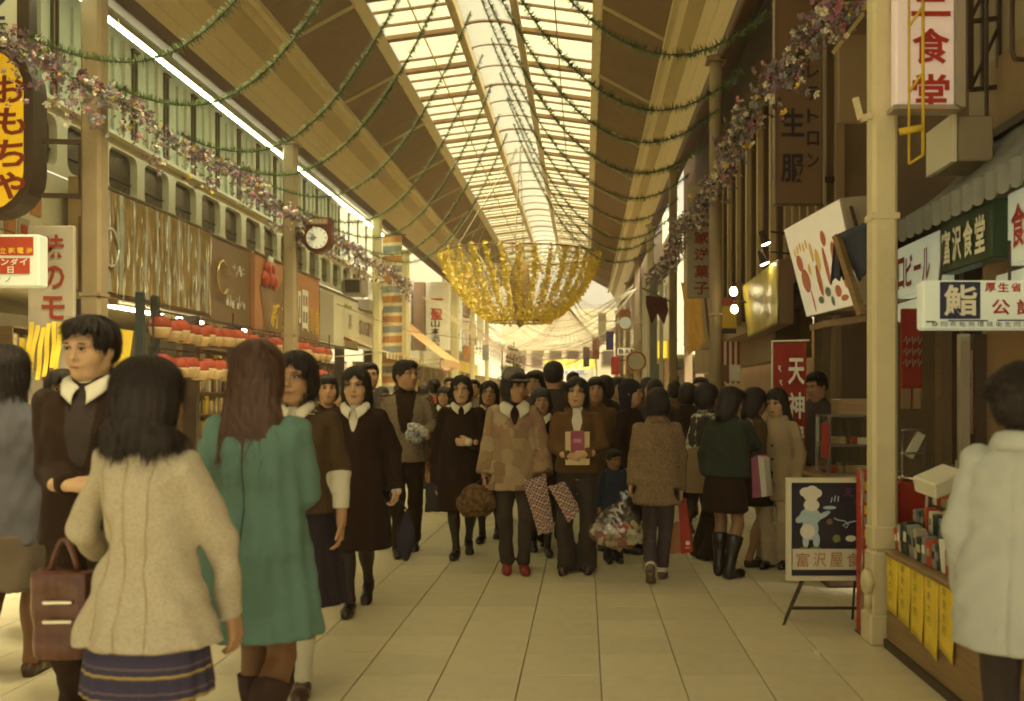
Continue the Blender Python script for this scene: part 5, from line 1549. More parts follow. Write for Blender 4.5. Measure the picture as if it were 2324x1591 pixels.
# flower garlands along the two rows of columns
def flowers(mb, P, size, n, rr, probs):
    """n small five-petalled blossoms scattered at the points P"""
    for i in range(n):
        c = Vector(P[i])
        ax = Vector(rr.normal(size=3)).normalized()
        q = ax.to_track_quat('Z', 'Y').to_matrix()
        s = size * rr.uniform(.6, 1.25)
        mi = int(rr.choice(len(probs), p=probs))
        if mi == 4:      # leaf
            vs = [c, c + q @ Vector((s * .45, s * .5, .1 * s)), c + q @ Vector((0, s * 1.5, 0)), c + q @ Vector((-s * .45, s * .5, .1 * s))]
            mb.add(vs, [(0, 1, 2, 3)], mi)
            continue
        vs, fs = [c - q @ Vector((0, 0, s * .25))], []
        for k in range(5):
            a = 2 * math.pi * k / 5
            for da, rd, z in ((-.5, .75, .1), (0, 1.0, .3), (.5, .75, .1)):
                vs.append(c + q @ Vector((s * rd * math.cos(a + da), s * rd * math.sin(a + da), s * z)))
            b = 1 + 3 * k
            fs += [(0, b, b + 1), (0, b + 1, b + 2)]
        mb.add(vs, fs, mi)
FL = ['fl_purple', 'fl_pink', 'fl_white', 'fl_grey', 'fl_leaf', 'fl_yellow', 'fl_dark']
def flower_garland(X, H, ys, sag, label, seed, hang, probs):
    rr = np.random.default_rng(seed)
    t = empty('flower_garland', (X, ys[0], HC + H), label, 'garland')
    path = []
    for a, b in zip(ys[:-1], ys[1:]):
        for u in np.linspace(0, 1, 14)[:-1]:
            y = a + (b - a) * u
            path.append((X + .06 * math.sin(y * 1.1), y, HC + H - sag * 4 * u * (1 - u) + .03 * math.sin(y * 3.7)))
    P = np.array(path)
    m = MB(); m.tube(path, .015, 5); m.build('stem', MATS['tinsel_dark'], t)
    tinsel([tuple(p) for p in path], .07, 140, seed + 1).build('greenery', MATS['tinsel'], t, kind='stuff')
    mb = MB()
    n = int((ys[-1] - ys[0]) * 190)
    u = np.sort(rr.uniform(0, 1, n)) * (len(P) - 1)
    base = np.stack([np.interp(u, np.arange(len(P)), P[:, k]) for k in range(3)], 1)
    off = rr.normal(size=(n, 3)) * (.070, .04, .048)
    clump = np.sin(base[:, 1] * 4.2) + np.sin(base[:, 1] * 9.1 + 1) > .2
    off[:, 2] -= np.where(clump & (rr.uniform(size=n) < .6), rr.uniform(0, hang, n), 0)
    flowers(mb, base + off, .036, n, rr, probs)
    mb.build('blossoms', [MATS[c] for c in FL], t, kind='stuff')
flower_garland(-4.72, 3.02, [6.5, 10.2, 13.6, 17.0, 20.5, 24.1, 27.6], .12, 'long garland of purple, pink and white paper flowers along the left columns', 51, .42, [.30, .06, .14, .22, .20, .02, .06])
flower_garland(1.58, 2.66, [4.6, 8.4, 12.7, 15.8, 18.9, 22.2, 25.4], .10, 'long garland of mauve and white paper flowers along the right columns', 61, .26, [.28, .08, .20, .26, .13, .02, .03])

# ---------------------------------------------------------------- hanging bowl of yellow flowers
BC = Vector((CX, 25.8, 0))
bw = empty('flower_bowl', (CX, 25.8, 3.2), 'huge hanging bowl of yellow flower strings in the middle of the arcade', 'hanging decoration')
PR = [(2.05, 5.02), (1.98, 4.75), (1.85, 4.45), (1.66, 4.12), (1.40, 3.80), (1.08, 3.52), (0.72, 3.30)]
def bowl(t):
    k = t * (len(PR) - 1)
    i = min(int(k), len(PR) - 2)
    f = k - i
    return (PR[i][0] + (PR[i + 1][0] - PR[i][0]) * f, PR[i][1] + (PR[i + 1][1] - PR[i][1]) * f)
m = MB(); m.tube([(BC.x + 2.06 * math.cos(a), BC.y + 2.06 * math.sin(a), 5.03) for a in np.linspace(0, 2 * math.pi, 49)], .022, 6); m.build('rim_hoop', MATS['sign_brown'], bw)
m = MB(); m.tube([(BC.x + .72 * math.cos(a), BC.y + .72 * math.sin(a), 3.29) for a in np.linspace(0, 2 * math.pi, 33)], .018, 6); m.build('bottom_hoop', MATS['sign_brown'], bw)
rr = np.random.default_rng(3)
NS = 32
for k in range(NS):
    a = 2 * math.pi * (k + .25) / NS
    P = []
    for q in range(34):
        t_ = (q + rr.uniform(-.25, .25)) / 33
        r_, z_ = bowl(min(max(t_, 0), 1))
        da = rr.uniform(-.02, .02)
        P.append((BC.x + r_ * math.cos(a + da), BC.y + r_ * math.sin(a + da), z_ + rr.uniform(-.01, .01)))
    mb = MB()
    for p in P:
        for e in range(3):
            flowers(mb, [Vector(p) + Vector(rr.normal(size=3) * .024)], .064, 1, rr, [1])
    mb.m = [0] * len(mb.f)
    mb.build('flower_string', MATS['bowl_yellow'], bw)
m = MB()
for k in range(90):
    a = 2 * math.pi * k / 90
    m.tube([(BC.x + (bowl(t_)[0] - .03) * math.cos(a), BC.y + (bowl(t_)[0] - .03) * math.sin(a), bowl(t_)[1]) for t_ in np.linspace(0, 1, 9)], .0045, 3)
for t_ in np.linspace(.02, .99, 30):
    r_, z_ = bowl(t_)
    m.tube([(BC.x + (r_ - .03) * math.cos(a), BC.y + (r_ - .03) * math.sin(a), z_) for a in np.linspace(0, 2 * math.pi, 53)], .004, 3)
m.build('net', MATS['net_white'], bw, kind='stuff')
m = MB()
n = 2600
P = []
for i in range(n):
    t_ = rr.uniform(0, 1) ** .9; a = rr.uniform(0, 2 * math.pi); r_, z_ = bowl(t_)
    P.append((BC.x + (r_ - .05) * math.cos(a), BC.y + (r_ - .05) * math.sin(a), z_))
flowers(m, P, .032, n, rr, [.10, .06, .42, .02, .18, .12, .10]); m.build('leaf_specks', [MATS[c] for c in FL], bw, kind='stuff')
m = MB(); m.lathe((BC.x, BC.y, 3.15), [(.02, 0), (.10, .1), (.28, 1.2), (.20, 1.6), (.03, 1.9)], 12); m.build('centre_cone', M('cone_amber', (.30, .19, .06), .6, .4, 14, .4, 30), bw, smooth=True)
m = MB()
for k in range(8):
    a = 2 * math.pi * k / 8
    m.tube([(BC.x + .1 * math.cos(a), BC.y + .1 * math.sin(a), 7.8), (BC.x + 2.05 * math.cos(a), BC.y + 2.05 * math.sin(a), 5.03)], .006, 4)
m.build('hanging_wire', MATS['net_white'], bw)
for k in range(6):
    a = 2 * math.pi * (k + .5) / 6
    pts = [(BC.x + (.1 + 1.9 * u) * math.cos(a), BC.y + (.1 + 1.9 * u) * math.sin(a), 7.8 - 2.7 * u - .25 * math.sin(u * math.pi)) for u in np.linspace(0, 1, 12)]
    tinsel(pts, .05, 160, 300 + k).build('green_tassel', MATS['tinsel'], bw, kind='stuff')

# ---------------------------------------------------------------- white and pink net drapes beyond the bowl
def drape(Y, xl, zl, xr, zr, zs, n, mat, label, seed, spread=.5):
    rr = np.random.default_rng(seed)
    t = empty('net_drape', ((xl + xr) / 2, Y, zs), label, 'net')
    m = MB()
    for k in range(n):
        d1, d2, d3 = rr.uniform(-spread, spread, 3)
        pts = []
        for u in np.linspace(0, 1, 13):
            z = zl + (zr - zl) * u - (zl * (1 - u) + zr * u - zs + d3) * (4 * u * (1 - u)) * (1 if True else 0)
            pts.append((xl + (xr - xl) * u, Y + d1 + d2 * math.sin(u * 3.1), z + .05 * d2))
        m.tube(pts, .0065, 3)
    m.build('strands', mat, t, kind='stuff')
drape(30, -4.8, 4.3, -.6, 6.6, 3.2, 9, MATS['net_white'], 'white net strands sweeping from the left column below the bowl', 1)
drape(30, -.9, 6.2, 1.55, 4.6, 3.7, 12, MATS['net_white'], 'white net strands sweeping from the ridge to the right columns', 2)
drape(34, -4.8, 4.2, 1.6, 4.3, 2.9, 11, MATS['net_white'], 'wide white net swag hung right across the street', 3, .35)
drape(38, -4.6, 3.9, 1.5, 4.1, 2.7, 10, MATS['net_pink'], 'pink net swag hung across the street beyond the white one', 4, .3)
drape(32, -3.4, 5.9, 1.55, 4.9, 3.3, 14, MATS['net_white'], 'loose white net looping low behind the flower bowl', 5, .5)
drape(43, -4.7, 4.3, 1.5, 4.4, 2.8, 14, MATS['net_pink'], 'second pink net swag further down the street', 6, .4)
drape(47, -4.7, 4.8, 1.5, 4.6, 3.3, 14, MATS['net_white'], 'far white net swag near the end of the roof', 7, .4)
t = empty('tent_drape', (-.6, 36, 3), 'pale pink tent shaped net falling from the ridge', 'net')
m = MB(); rr = np.random.default_rng(8)
top = Vector((-.65, 36, 4.7))
for k in range(22):
    u = k / 21
    end = Vector((-2.4 + 3.6 * u, 36 + rr.uniform(-.6, .6), 3.1 + .2 * math.sin(u * 3.14)))
    m.tube([top.lerp(end, q) + Vector((0, 0, -.35 * math.sin(q * 3.14) * abs(u - .5) * 1.6)) for q in np.linspace(0, 1, 8)], .010, 3)
m.build('strands', MATS['net_pink'], t, kind='stuff')
# wire across the left side
m = MB(); pts = [W(765, 690, 17.2), W(860, 728, 22), W(930, 752, 27), W(1080, 772, 30)]
m.tube(pts, .010, 5); m.build('overhead_wire', MATS['sign_brown'], label='thin brown wire slung past the left columns', cat='wire')
# decorated tree and globe lamp further down
t = empty('decorated_tree', (-3.0, 42, 0), 'dark decorated fir tree standing in the distance left of centre', 'tree')
m = MB(); m.tube([(-3.0, 42, 0), (-3.0, 42, 1.2), (-2.98, 42, 3.6)], [.09, .07, .02], 8)
rr = np.random.default_rng(21)
for k in range(26):
    z = 1.0 + 2.4 * k / 26; a = k * 2.4; L = 1.15 * (1 - (z - 1.0) / 2.9)
    m.tube([(-3.0, 42, z), (-3.0 + L * math.cos(a), 42 + L * math.sin(a), z - .12)], [.02, .006], 4)
m.build('trunk', MATS['wall_brown'], t)
m = MB()
n = 2600
P = []
for i in range(n):
    k = rr.integers(26); z = 1.0 + 2.4 * k / 26; a = k * 2.4 + rr.normal() * .35; L = 1.15 * (1 - (z - 1.0) / 2.9) * rr.uniform(.25, 1.05)
    P.append((-3.0 + L * math.cos(a), 42 + L * math.sin(a), z - .12 * L + rr.normal() * .07))
flowers(m, P, .06, n, rr, [.01, .02, .05, .0, .86, .04, .02]); m.build('crown', [MATS[c] for c in FL], t)
t = empty('globe_lamp', (-3.4, 40.5, 0), 'white globe lamp on a thin pole left of the fir tree', 'lamp')
c = W(1139, 781, 40.5)
m = MB(); m.lathe(c, [(.02, -.16), (.11, -.12), (.16, 0), (.11, .12), (.02, .16)], 14); m.build('globe', MATS['lit_white'], t, smooth=True)
m = MB(); m.tube([(c.x, 40.5, 0), (c.x, 40.5, c.z - .15)], .03, 6); m.build('pole', MATS['dark_metal'], t)
# small hanging signs in the far distance
rnd = random.Random(17)
fs_ = [(1058, 700, 47, 'wall_tan'), (1072, 760, 50, 'red_bright'), (1090, 740, 46, 'board_white'), (1102, 800, 49, 'cloth_blue'), (1366, 740, 40, 'board_white'), (1352, 790, 46, 'sign_orange'), (1330, 810, 50, 'cloth_blue'), (1396, 830, 37, 'red_bright'), (1060, 800, 44, 'cloth_orange')]
nm = {'wall_tan': 'tan', 'red_bright': 'red', 'board_white': 'white', 'cloth_blue': 'grey blue', 'sign_orange': 'rust', 'cloth_orange': 'orange'}
for (px, py, Y, mt) in fs_:
    c = W(px, py, Y)
    t = empty('far_shop_sign', tuple(c), 'small ' + nm[mt] + ' hanging shop sign far down the ' + ('left' if px < 1200 else 'right') + (' side, higher' if py < 770 else ' side, lower'), 'sign')
    m = MB(); m.box(c, (.32, .2, rnd.uniform(.6, 1.2)), bev=.02); m.build('sign_board', MATS[mt], t)
    m = MB(); sx = -1 if px < 1200 else 1; m.bar(c + Vector((0, 0, .2)), c + Vector((sx * .9, 0, .2)), .04); m.build('arm', MATS['dark_metal'], t)
# ================================================================ people: bodies and clothes grown as smooth implicit surfaces
class Field:
    def __init__(s, lo, hi, h):
        s.h = h
        s.lo = np.array(lo, float)
        n = np.ceil((np.array(hi, float) - s.lo) / h).astype(int) + 1
        s.ax = [s.lo[k] + h * np.arange(n[k]) for k in range(3)]
        s.F = np.full(tuple(n), 5.0, dtype=np.float32)
    def _sl(s, lo, hi):
        out = []
        for k in range(3):
            a = int(np.searchsorted(s.ax[k], lo[k])); b = int(np.searchsorted(s.ax[k], hi[k], 'right'))
            out.append(slice(max(a, 0), max(b, 0)))
        return tuple(out)
    def _xyz(s, sl):
        return (s.ax[0][sl[0]][:, None, None], s.ax[1][sl[1]][None, :, None], s.ax[2][sl[2]][None, None, :])
    def put(s, fn, lo, hi, k=0.02, op='u'):
        pad = k + 2.5 * s.h
        sl = s._sl([v - pad for v in lo], [v + pad for v in hi])
        if any(q.stop - q.start <= 0 for q in sl): return
        x, y, z = s._xyz(sl)
        d = fn(x, y, z).astype(np.float32)
        f = s.F[sl]
        if op == 'u':
            t = np.clip(.5 + .5 * (f - d) / k, 0, 1)
            s.F[sl] = f * (1 - t) + d * t - k * t * (1 - t)
        elif op == 's':     # take away
            d = -d
            t = np.clip(.5 - .5 * (f - d) / k, 0, 1)
            s.F[sl] = f * (1 - t) + d * t + k * t * (1 - t)
        elif op == 'i':
            s.F[sl] = np.maximum(f, d)
    def cone(s, a, ra, b, rb, k=0.02, op='u'):
        a, b = np.array(a, float), np.array(b, float)
        ab = b - a
        L2 = float(ab @ ab) + 1e-12
        def fn(x, y, z):
            t = np.clip(((x - a[0]) * ab[0] + (y - a[1]) * ab[1] + (z - a[2]) * ab[2]) / L2, 0, 1)
            return np.sqrt((x - a[0] - t * ab[0]) ** 2 + (y - a[1] - t * ab[1]) ** 2 + (z - a[2] - t * ab[2]) ** 2) - (ra + (rb - ra) * t)
        R_ = max(ra, rb)
        s.put(fn, np.minimum(a, b) - R_, np.maximum(a, b) + R_, k, op)
    def ell(s, c, r, k=0.02, op='u', rot=None):
        c, r = np.array(c, float), np.array(r, float)
        rm = None if rot is None else np.array(rot)      # rows are the local axes
        def fn(x, y, z):
            dx, dy, dz = x - c[0], y - c[1], z - c[2]
            if rm is not None:
                dx, dy, dz = (rm[0][0] * dx + rm[0][1] * dy + rm[0][2] * dz, rm[1][0] * dx + rm[1][1] * dy + rm[1][2] * dz, rm[2][0] * dx + rm[2][1] * dy + rm[2][2] * dz)
            k0 = np.sqrt((dx / r[0]) ** 2 + (dy / r[1]) ** 2 + (dz / r[2]) ** 2)
            k1 = np.sqrt((dx / r[0] ** 2) ** 2 + (dy / r[1] ** 2) ** 2 + (dz / r[2] ** 2) ** 2) + 1e-9
            return k0 * (k0 - 1) / k1
        R_ = r if rm is None else np.full(3, r.max())
        s.put(fn, c - R_, c + R_, k, op)
    def column(s, prof, k=0.02, op='u', mod=None, power=2.2):
        """stack of ellipses: rows of (z, cx, cy, a, b)"""
        P = np.array(sorted(prof), float)
        a_max = P[:, 3].max() * 1.15; b_max = P[:, 4].max() * 1.15
        def fn(x, y, z):
            zz = z
            cx = np.interp(zz, P[:, 0], P[:, 1]); cy = np.interp(zz, P[:, 0], P[:, 2])
            a = np.interp(zz, P[:, 0], P[:, 3]); b = np.interp(zz, P[:, 0], P[:, 4])
            dx, dy = x - cx, y - cy
            q = ((np.abs(dx) / a) ** power + (np.abs(dy) / b) ** power) ** (1 / power)
            m = 1.0
            if mod is not None:
                m = 1.0 + mod(np.arctan2(dx, -dy), zz)
            d = (q / m - 1) * np.minimum(a, b)
            return np.maximum(d, np.maximum(zz - P[-1, 0], P[0, 0] - zz))
        lo = [P[:, 1].min() - a_max, P[:, 2].min() - b_max, P[0, 0]]
        hi = [P[:, 1].max() + a_max, P[:, 2].max() + b_max, P[-1, 0]]
        s.put(fn, lo, hi, k, op)
    def clipcol(s, prof, z0, shrink=.022, power=2.2):
        P = np.array(sorted(prof), float)
        x, y, z = s._xyz((slice(None),) * 3)
        cx = np.interp(z, P[:, 0], P[:, 1]); cy = np.interp(z, P[:, 0], P[:, 2])
        a = np.interp(z, P[:, 0], P[:, 3]) - shrink; b = np.interp(z, P[:, 0], P[:, 4]) - shrink
        q = ((np.abs(x - cx) / a) ** power + (np.abs(y - cy) / b) ** power) ** (1 / power)
        d = np.where((z > z0), (q - 1) * np.minimum(a, b), -5.0)
        s.F = np.maximum(s.F, d.astype(np.float32))
    def wrinkle(s, amp, seed, scale=(14, 14, 9), n=7):
        rr = np.random.default_rng(seed)
        x, y, z = s._xyz((slice(None),) * 3)
        w = np.zeros(s.F.shape, np.float32)
        for i in range(n):
            kx, ky, kz = rr.normal(size=3) * np.array(scale) * (1 + .25 * i)
            w += (np.sin(kx * x + ky * y + kz * z + rr.uniform(0, 6.3)) / (1 + .25 * i)).astype(np.float32)
        s.F += np.where(np.abs(s.F) < .08, w * amp / 2, 0)
    def clip(s, fn):
        x, y, z = s._xyz((slice(None),) * 3)
        s.F = np.maximum(s.F, np.broadcast_to(fn(x, y, z), s.F.shape))
    def mesh(s):
        F = s.F
        ins = F < 0
        nx, ny, nz = F.shape
        cs = [(i, j, k) for i in (0, 1) for j in (0, 1) for k in (0, 1)]
        C = [ins[i:nx - 1 + i, j:ny - 1 + j, k:nz - 1 + k] for i, j, k in cs]
        cnt = np.zeros(C[0].shape, np.int8)
        for c in C: cnt += c
        mixed = (cnt > 0) & (cnt < 8)
        I = np.argwhere(mixed)
        if len(I) == 0: return np.zeros((0, 3)), np.zeros((0, 4), int)
        idx = np.full(mixed.shape, -1, np.int64)
        idx[mixed] = np.arange(len(I))
        acc = np.zeros((len(I), 3)); num = np.zeros(len(I))
        vals = {c: F[I[:, 0] + c[0], I[:, 1] + c[1], I[:, 2] + c[2]] for c in cs}
        for a in cs:
            for ax in range(3):
                if a[ax] == 1: continue
                b = list(a); b[ax] = 1; b = tuple(b)
                va, vb = vals[a], vals[b]
                m = (va < 0) != (vb < 0)
                t = np.where(m, va / np.where(va == vb, 1, va - vb), 0)
                p = np.tile(np.array(a, float), (len(I), 1)); p[:, ax] = t
                acc += p * m[:, None]; num += m
        V = s.lo + s.h * (I + acc / np.maximum(num, 1)[:, None])
        Q = []
        for ax in range(3):
            u, w = (ax + 1) % 3, (ax + 2) % 3
            A = [slice(None)] * 3; B = [slice(None)] * 3
            A[ax] = slice(0, F.shape[ax] - 1); B[ax] = slice(1, F.shape[ax])
            for k in (u, w):
                A[k] = slice(1, F.shape[k] - 1); B[k] = slice(1, F.shape[k] - 1)
            a, b = ins[tuple(A)], ins[tuple(B)]
            E_ = np.argwhere(a != b)
            if len(E_) == 0: continue
            flip = a[E_[:, 0], E_[:, 1], E_[:, 2]]
            base = E_.copy()
            base[:, u] += 1; base[:, w] += 1
            def cell(du, dw):
                q = base.copy(); q[:, u] += du; q[:, w] += dw
                return idx[q[:, 0], q[:, 1], q[:, 2]]
            q4 = np.stack([cell(-1, -1), cell(0, -1), cell(0, 0), cell(-1, 0)], 1)
            q4[~flip] = q4[~flip][:, ::-1]
            Q.append(q4)
        Q = np.concatenate(Q)
        return V, Q[(Q >= 0).all(1)]

def relax(VQ, n=2):
    V, Q = VQ
    a = np.concatenate([Q[:, 0], Q[:, 1], Q[:, 2], Q[:, 3]]); b = np.concatenate([Q[:, 1], Q[:, 2], Q[:, 3], Q[:, 0]])
    ia, ib = np.concatenate([a, b]), np.concatenate([b, a])
    cn = np.bincount(ia, minlength=len(V))[:, None].clip(1)
    for _ in range(n):
        S_ = np.stack([np.bincount(ia, V[ib, k], len(V)) for k in range(3)], 1) / cn
        V = V * .4 + S_ * .6
    return V, Q

def mesh_obj(name, VQ, mats, parent=None, matfn=None, scale=1.0):
    V = np.concatenate([v for v, q in VQ]); off = np.cumsum([0] + [len(v) for v, q in VQ])
    Q = np.concatenate([q + o for (v, q), o in zip(VQ, off)])
    V = V * scale
    me = bpy.data.meshes.new(name)
    me.vertices.add(len(V)); me.vertices.foreach_set('co', V.astype(np.float32).ravel())
    me.loops.add(len(Q) * 4); me.loops.foreach_set('vertex_index', Q.astype(np.int32).ravel())
    me.polygons.add(len(Q)); me.polygons.foreach_set('loop_start', np.arange(0, len(Q) * 4, 4, dtype=np.int32))
    me.update(calc_edges=True)
    if not isinstance(mats, (list, tuple)): mats = [mats]
    for m_ in mats: me.materials.append(m_)
    if matfn is not None and len(mats) > 1:
        cen = V[Q].mean(1) / scale
        me.polygons.foreach_set('material_index', matfn(cen).astype(np.int32))
    me.polygons.foreach_set('use_smooth', np.ones(len(Q), bool))
    me.validate()
    o = bpy.data.objects.new(name, me)
    COL.objects.link(o)
    if parent is not None: o.parent = parent
    return o

def rotm(yaw=0, pitch=0, roll=0):
    """yaw turns to the side, pitch nods down (positive), roll tilts"""
    return np.array(Matrix.Rotation(R(yaw), 3, 'Z') @ Matrix.Rotation(R(pitch), 3, 'X') @ Matrix.Rotation(R(roll), 3, 'Y'))

def knee_ik(H, A, l1=.385, l2=.375, fwd=(0, -1, 0)):
    H, A = np.array(H, float), np.array(A, float)
    d = A - H; L = np.linalg.norm(d); L_ = min(L, (l1 + l2) * .999)
    a = (l1 ** 2 - l2 ** 2 + L_ ** 2) / (2 * L_)
    hgt = math.sqrt(max(l1 ** 2 - a ** 2, 0))
    dn = d / L
    f = np.array(fwd, float); f -= f @ dn * dn; f /= np.linalg.norm(f) + 1e-9
    return H + dn * a + f * hgt

SKIN = M('skin', (0.42, 0.235, 0.12), 0.5, 0.06, 20, 0.03, 200, spec=0.35)
SKIN_L = M('skin_pale', (0.50, 0.31, 0.17), 0.5, 0.05, 20, 0.03, 200, spec=0.35)
HAIR = M('hair_black', (0.020, 0.011, 0.007), 0.42, 0.5, 30, 0.45, 120, spec=0.4, stretch=(5, 5, .3))
HAIR_B = M('hair_brown', (0.075, 0.030, 0.013), 0.40, 0.35, 30, 0.35, 120, spec=0.5, stretch=(4, 4, .4))
LIP = M('lips', (0.27, 0.09, 0.06), 0.45, 0.05)
EYE = M('eye_dark', (0.02, 0.012, 0.008), 0.25, 0.05)
EYEW = M('eye_white', (0.55, 0.48, 0.36), 0.3, 0.05)
def cloth(name, col, rough=.9, var=.14, scale=9, bump=.25, bscale=160, sheen=.03):
    return M(name, col, rough, var, scale, bump, bscale, sheen=sheen, spec=.15)

def build_hand(Fh, w, d, n, side, curl, k=.006):
    """palm and five bent fingers; w wrist, d finger direction, n palm normal, side +1 / -1 thumb side"""
    w, d, n = np.array(w, float), np.array(d, float), np.array(n, float)
    d /= np.linalg.norm(d); n -= n @ d * d; n /= np.linalg.norm(n)
    s_ = np.cross(d, n) * side
    Fh.cone(w - d * .05, .026, w + d * .01, .023, .012)
    for o_ in (-.022, -.007, .009, .024):
        Fh.cone(w + s_ * o_ * .7 + d * .01, .015, w + d * .078 + s_ * o_, .0125, .010)
    for i, (o_, L) in enumerate(((.0275, .066), (.0095, .074), (-.0085, .069), (-.0255, .054))):
        p = w + d * .080 + s_ * o_
        ang = R(12 + curl * (28 + 5 * i))
        dd = d * math.cos(ang) + n * math.sin(ang)
        p1 = p + dd * L * .45
        ang2 = ang + R(curl * 45)
        d2 = d * math.cos(ang2) + n * math.sin(ang2)
        p2 = p1 + d2 * L * .33
        ang3 = ang2 + R(curl * 35)
        d3 = d * math.cos(ang3) + n * math.sin(ang3)
        p3 = p2 + d3 * L * .26
        Fh.cone(p - d * .012, .0095, p1, .0088, k); Fh.cone(p1, .0086, p2, .0080, k); Fh.cone(p2, .0079, p3, .0066, k)
    t0 = w + d * .022 + s_ * .026
    t1 = t0 + d * .034 + s_ * .022 + n * .010
    t2 = t1 + d * .028 + s_ * .004 + n * .012
    Fh.cone(t0 - d * .01, .013, t1, .0105, k); Fh.cone(t1, .0102, t2, .0078, k)

def person(label, x, y, h, yaw=0, skin=None, hair=('bob', None), head=(0, 0, 0), arms=None, feet=None, top=None, bottom=None,
           shoe=None, legmat=None, sock=None, face=True, q=1.0, lean=0.0, male=False, group=None, seed=0, collar=None, shirt=None, extra=None, name='person', hat=None, turtle=None, child=False, under=None):
    """q scales the voxel size: 1 mid distance, smaller finer. Built for a height of 1.6 and scaled."""
    skin = skin or SKIN
    s = h / 1.6
    sw = .170 if male else .150
    arms = arms or {}
    HB, HH = .0165 * q / s, .0068 * max(q, .8) / s
    leanv = lambda z: -lean * max(0.0, z - .85)
    cyz = lambda z: -lean * np.maximum(0.0, z - .85)
    hd = 1.05 if not child else 1.26
    # ---- arm chain
    A = {}
    for side, sg in (('R', -1), ('L', 1)):
        sh = np.array((sg * sw, leanv(1.27) + .008, 1.268))
        e, w, fd, pn, curl = arms.get(side, (None,) * 5)
        e = np.array(e if e is not None else (sg * (sw + .055), .035 + leanv(1.1), 1.03))
        w = np.array(w if w is not None else (sg * (sw + .065), -.035 + leanv(.9), .80))
        fd = fd if fd is not None else (0, -.15, -1)
        pn = pn if pn is not None else (-sg, -.1, 0)
        A[side] = (sh, e, w, fd, pn, .5 if curl is None else curl, sg)
    # ---- legs
    feet = feet or {}
    Lg = {}; SH = {}
    for side, sg in (('R', -1), ('L', 1)):
        fx, fy, fz, fyaw, fp = feet.get(side, (sg * .075, 0.0, 0.0, sg * 8, 0))
        hip = np.array((sg * .078, 0.01, .82))
        fr = rotm(fyaw, fp)
        ank = np.array((fx, fy, fz)) + fr @ np.array((0, .035, .085))
        ff = fr @ np.array((0, -1, 0)); ff[2] = 0
        kn = knee_ik(hip, ank, fwd=ff)
        zs_ = (kn - ank) / np.linalg.norm(kn - ank); xs_ = np.cross((0, 1.0, 0), zs_); xs_ /= np.linalg.norm(xs_); SH[side] = np.array((xs_, np.cross(zs_, xs_), zs_))
        Lg[side] = (hip, kn, ank, np.array((fx, fy, fz)), fr, sg)
    # ---- coarse body: trunk, arms, legs
    Fb = Field((-.62, -.62, -.01), (.62, .62, 1.40), HB)
    thin_ = .64 if (bottom and bottom['type'] == 'trousers') else 1.0
    for sd in Lg:
        hip, kn, ank, ft, fr, sg = Lg[sd]
        Fb.cone(hip, .082 * thin_, kn, .050 * thin_, .02); Fb.cone(kn, .048 * thin_, ank, .032, .02)
        c = kn * .68 + ank * .32 + fr @ np.array((0, .016, 0)); Fb.cone(kn * .88 + ank * .12 + fr @ np.array((0, .008, 0)), .042 * thin_, kn * .45 + ank * .55 + fr @ np.array((0, .008, 0)), .036 * thin_, .03)
        Fb.ell(c, (.047 * thin_, .050 * thin_, .10), .03, rot=SH[sd])
        f0 = ft + fr @ np.array((0, .03, .03)); f1 = ft + fr @ np.array((0, -.11, .022))
        Fb.cone(ank, .032, f0, .03, .02); Fb.cone(f0, .03, f1, .022, .02)
    if bottom and bottom['type'] == 'skirt':
        Fb.clipcol([(bottom['hem'], 0, .005 + bottom.get('sway', 0), bottom.get('a', .2), bottom.get('a', .2) * .80), (.72, 0, .01, .19, .15), (.86, 0, .01, .172, .128)], bottom['hem'] - .01)
    elif top and top['hem'] < .78:
        ah_, bk_ = top.get('a', .21), top.get('depth', .74)
        am_ = (top.get('waist', .168) + ah_) / 2 + .004
        Fb.clipcol([(top['hem'], 0, .005 + top.get('sway', 0), ah_, ah_ * bk_), (.84, 0, .008, am_, max(.128, am_ * bk_))], top['hem'] - .01)
    Fb.column([(.76, 0, .01, .13, .10), (.86, 0, .01, .150, .105), (.98, 0, 0, .110, .080), (1.14, 0, leanv(1.14), .130, .095), (1.26, 0, leanv(1.26) + .01, .120, .076), (1.33, 0, leanv(1.33) + .012, .066, .052)], .03)
    for sd in A:
        sh, e, w, *_ = A[sd]
        Fb.cone(sh, .033, e, .029, .02); Fb.cone(e, .030, w, .024, .02)
    parts = [Fb.mesh()]
    # ---- head, fine
    hc = np.array((0, leanv(1.42) - .010, 1.482 if not child else 1.47))
    hr = rotm(*head)
    def HP(p): return hc + hr @ (np.array(p, float) * hd)
    irot = hr.T
    Fh = Field(hc - np.array((.14, .17, .22)) * hd, hc + np.array((.14, .16, .16)) * hd, HH)
    f = (1.05 if male else 1.0) * hd
    Fh.ell(HP((0, .014, .026)), np.array((.072, .089, .078)) * f, .02, rot=irot)
    Fh.ell(HP((0, -.022, -.026)), np.array((.061, .066, .080)) * f, .03, rot=irot)
    Fh.cone(HP((0, -.052, -.088)), .027 * f, HP((0, -.045, -.07)), .034 * f, .03)
    for sx in (-1, 1):
        Fh.ell(HP((sx * .034, -.044, -.030)), np.array((.030, .034, .038)) * f, .02, rot=irot)
        Fh.cone(HP((sx * .012, -.081, .029)), .010 * f, HP((sx * .046, -.066, .026)), .011 * f, .015)
        Fh.ell(HP((sx * .073, .012, -.012)), np.array((.010, .019, .029)) * f, .008, rot=irot)
        Fh.cone(HP((sx * .05, .0, -.06)), .022 * f, HP((sx * .02, -.05, -.088)), .024 * f, .02)
    for sx in (-1, 1):
        Fh.ell(HP((sx * .030, -.0925, .006)), np.array((.017, .012, .0105)) * f, .012, 's', irot)
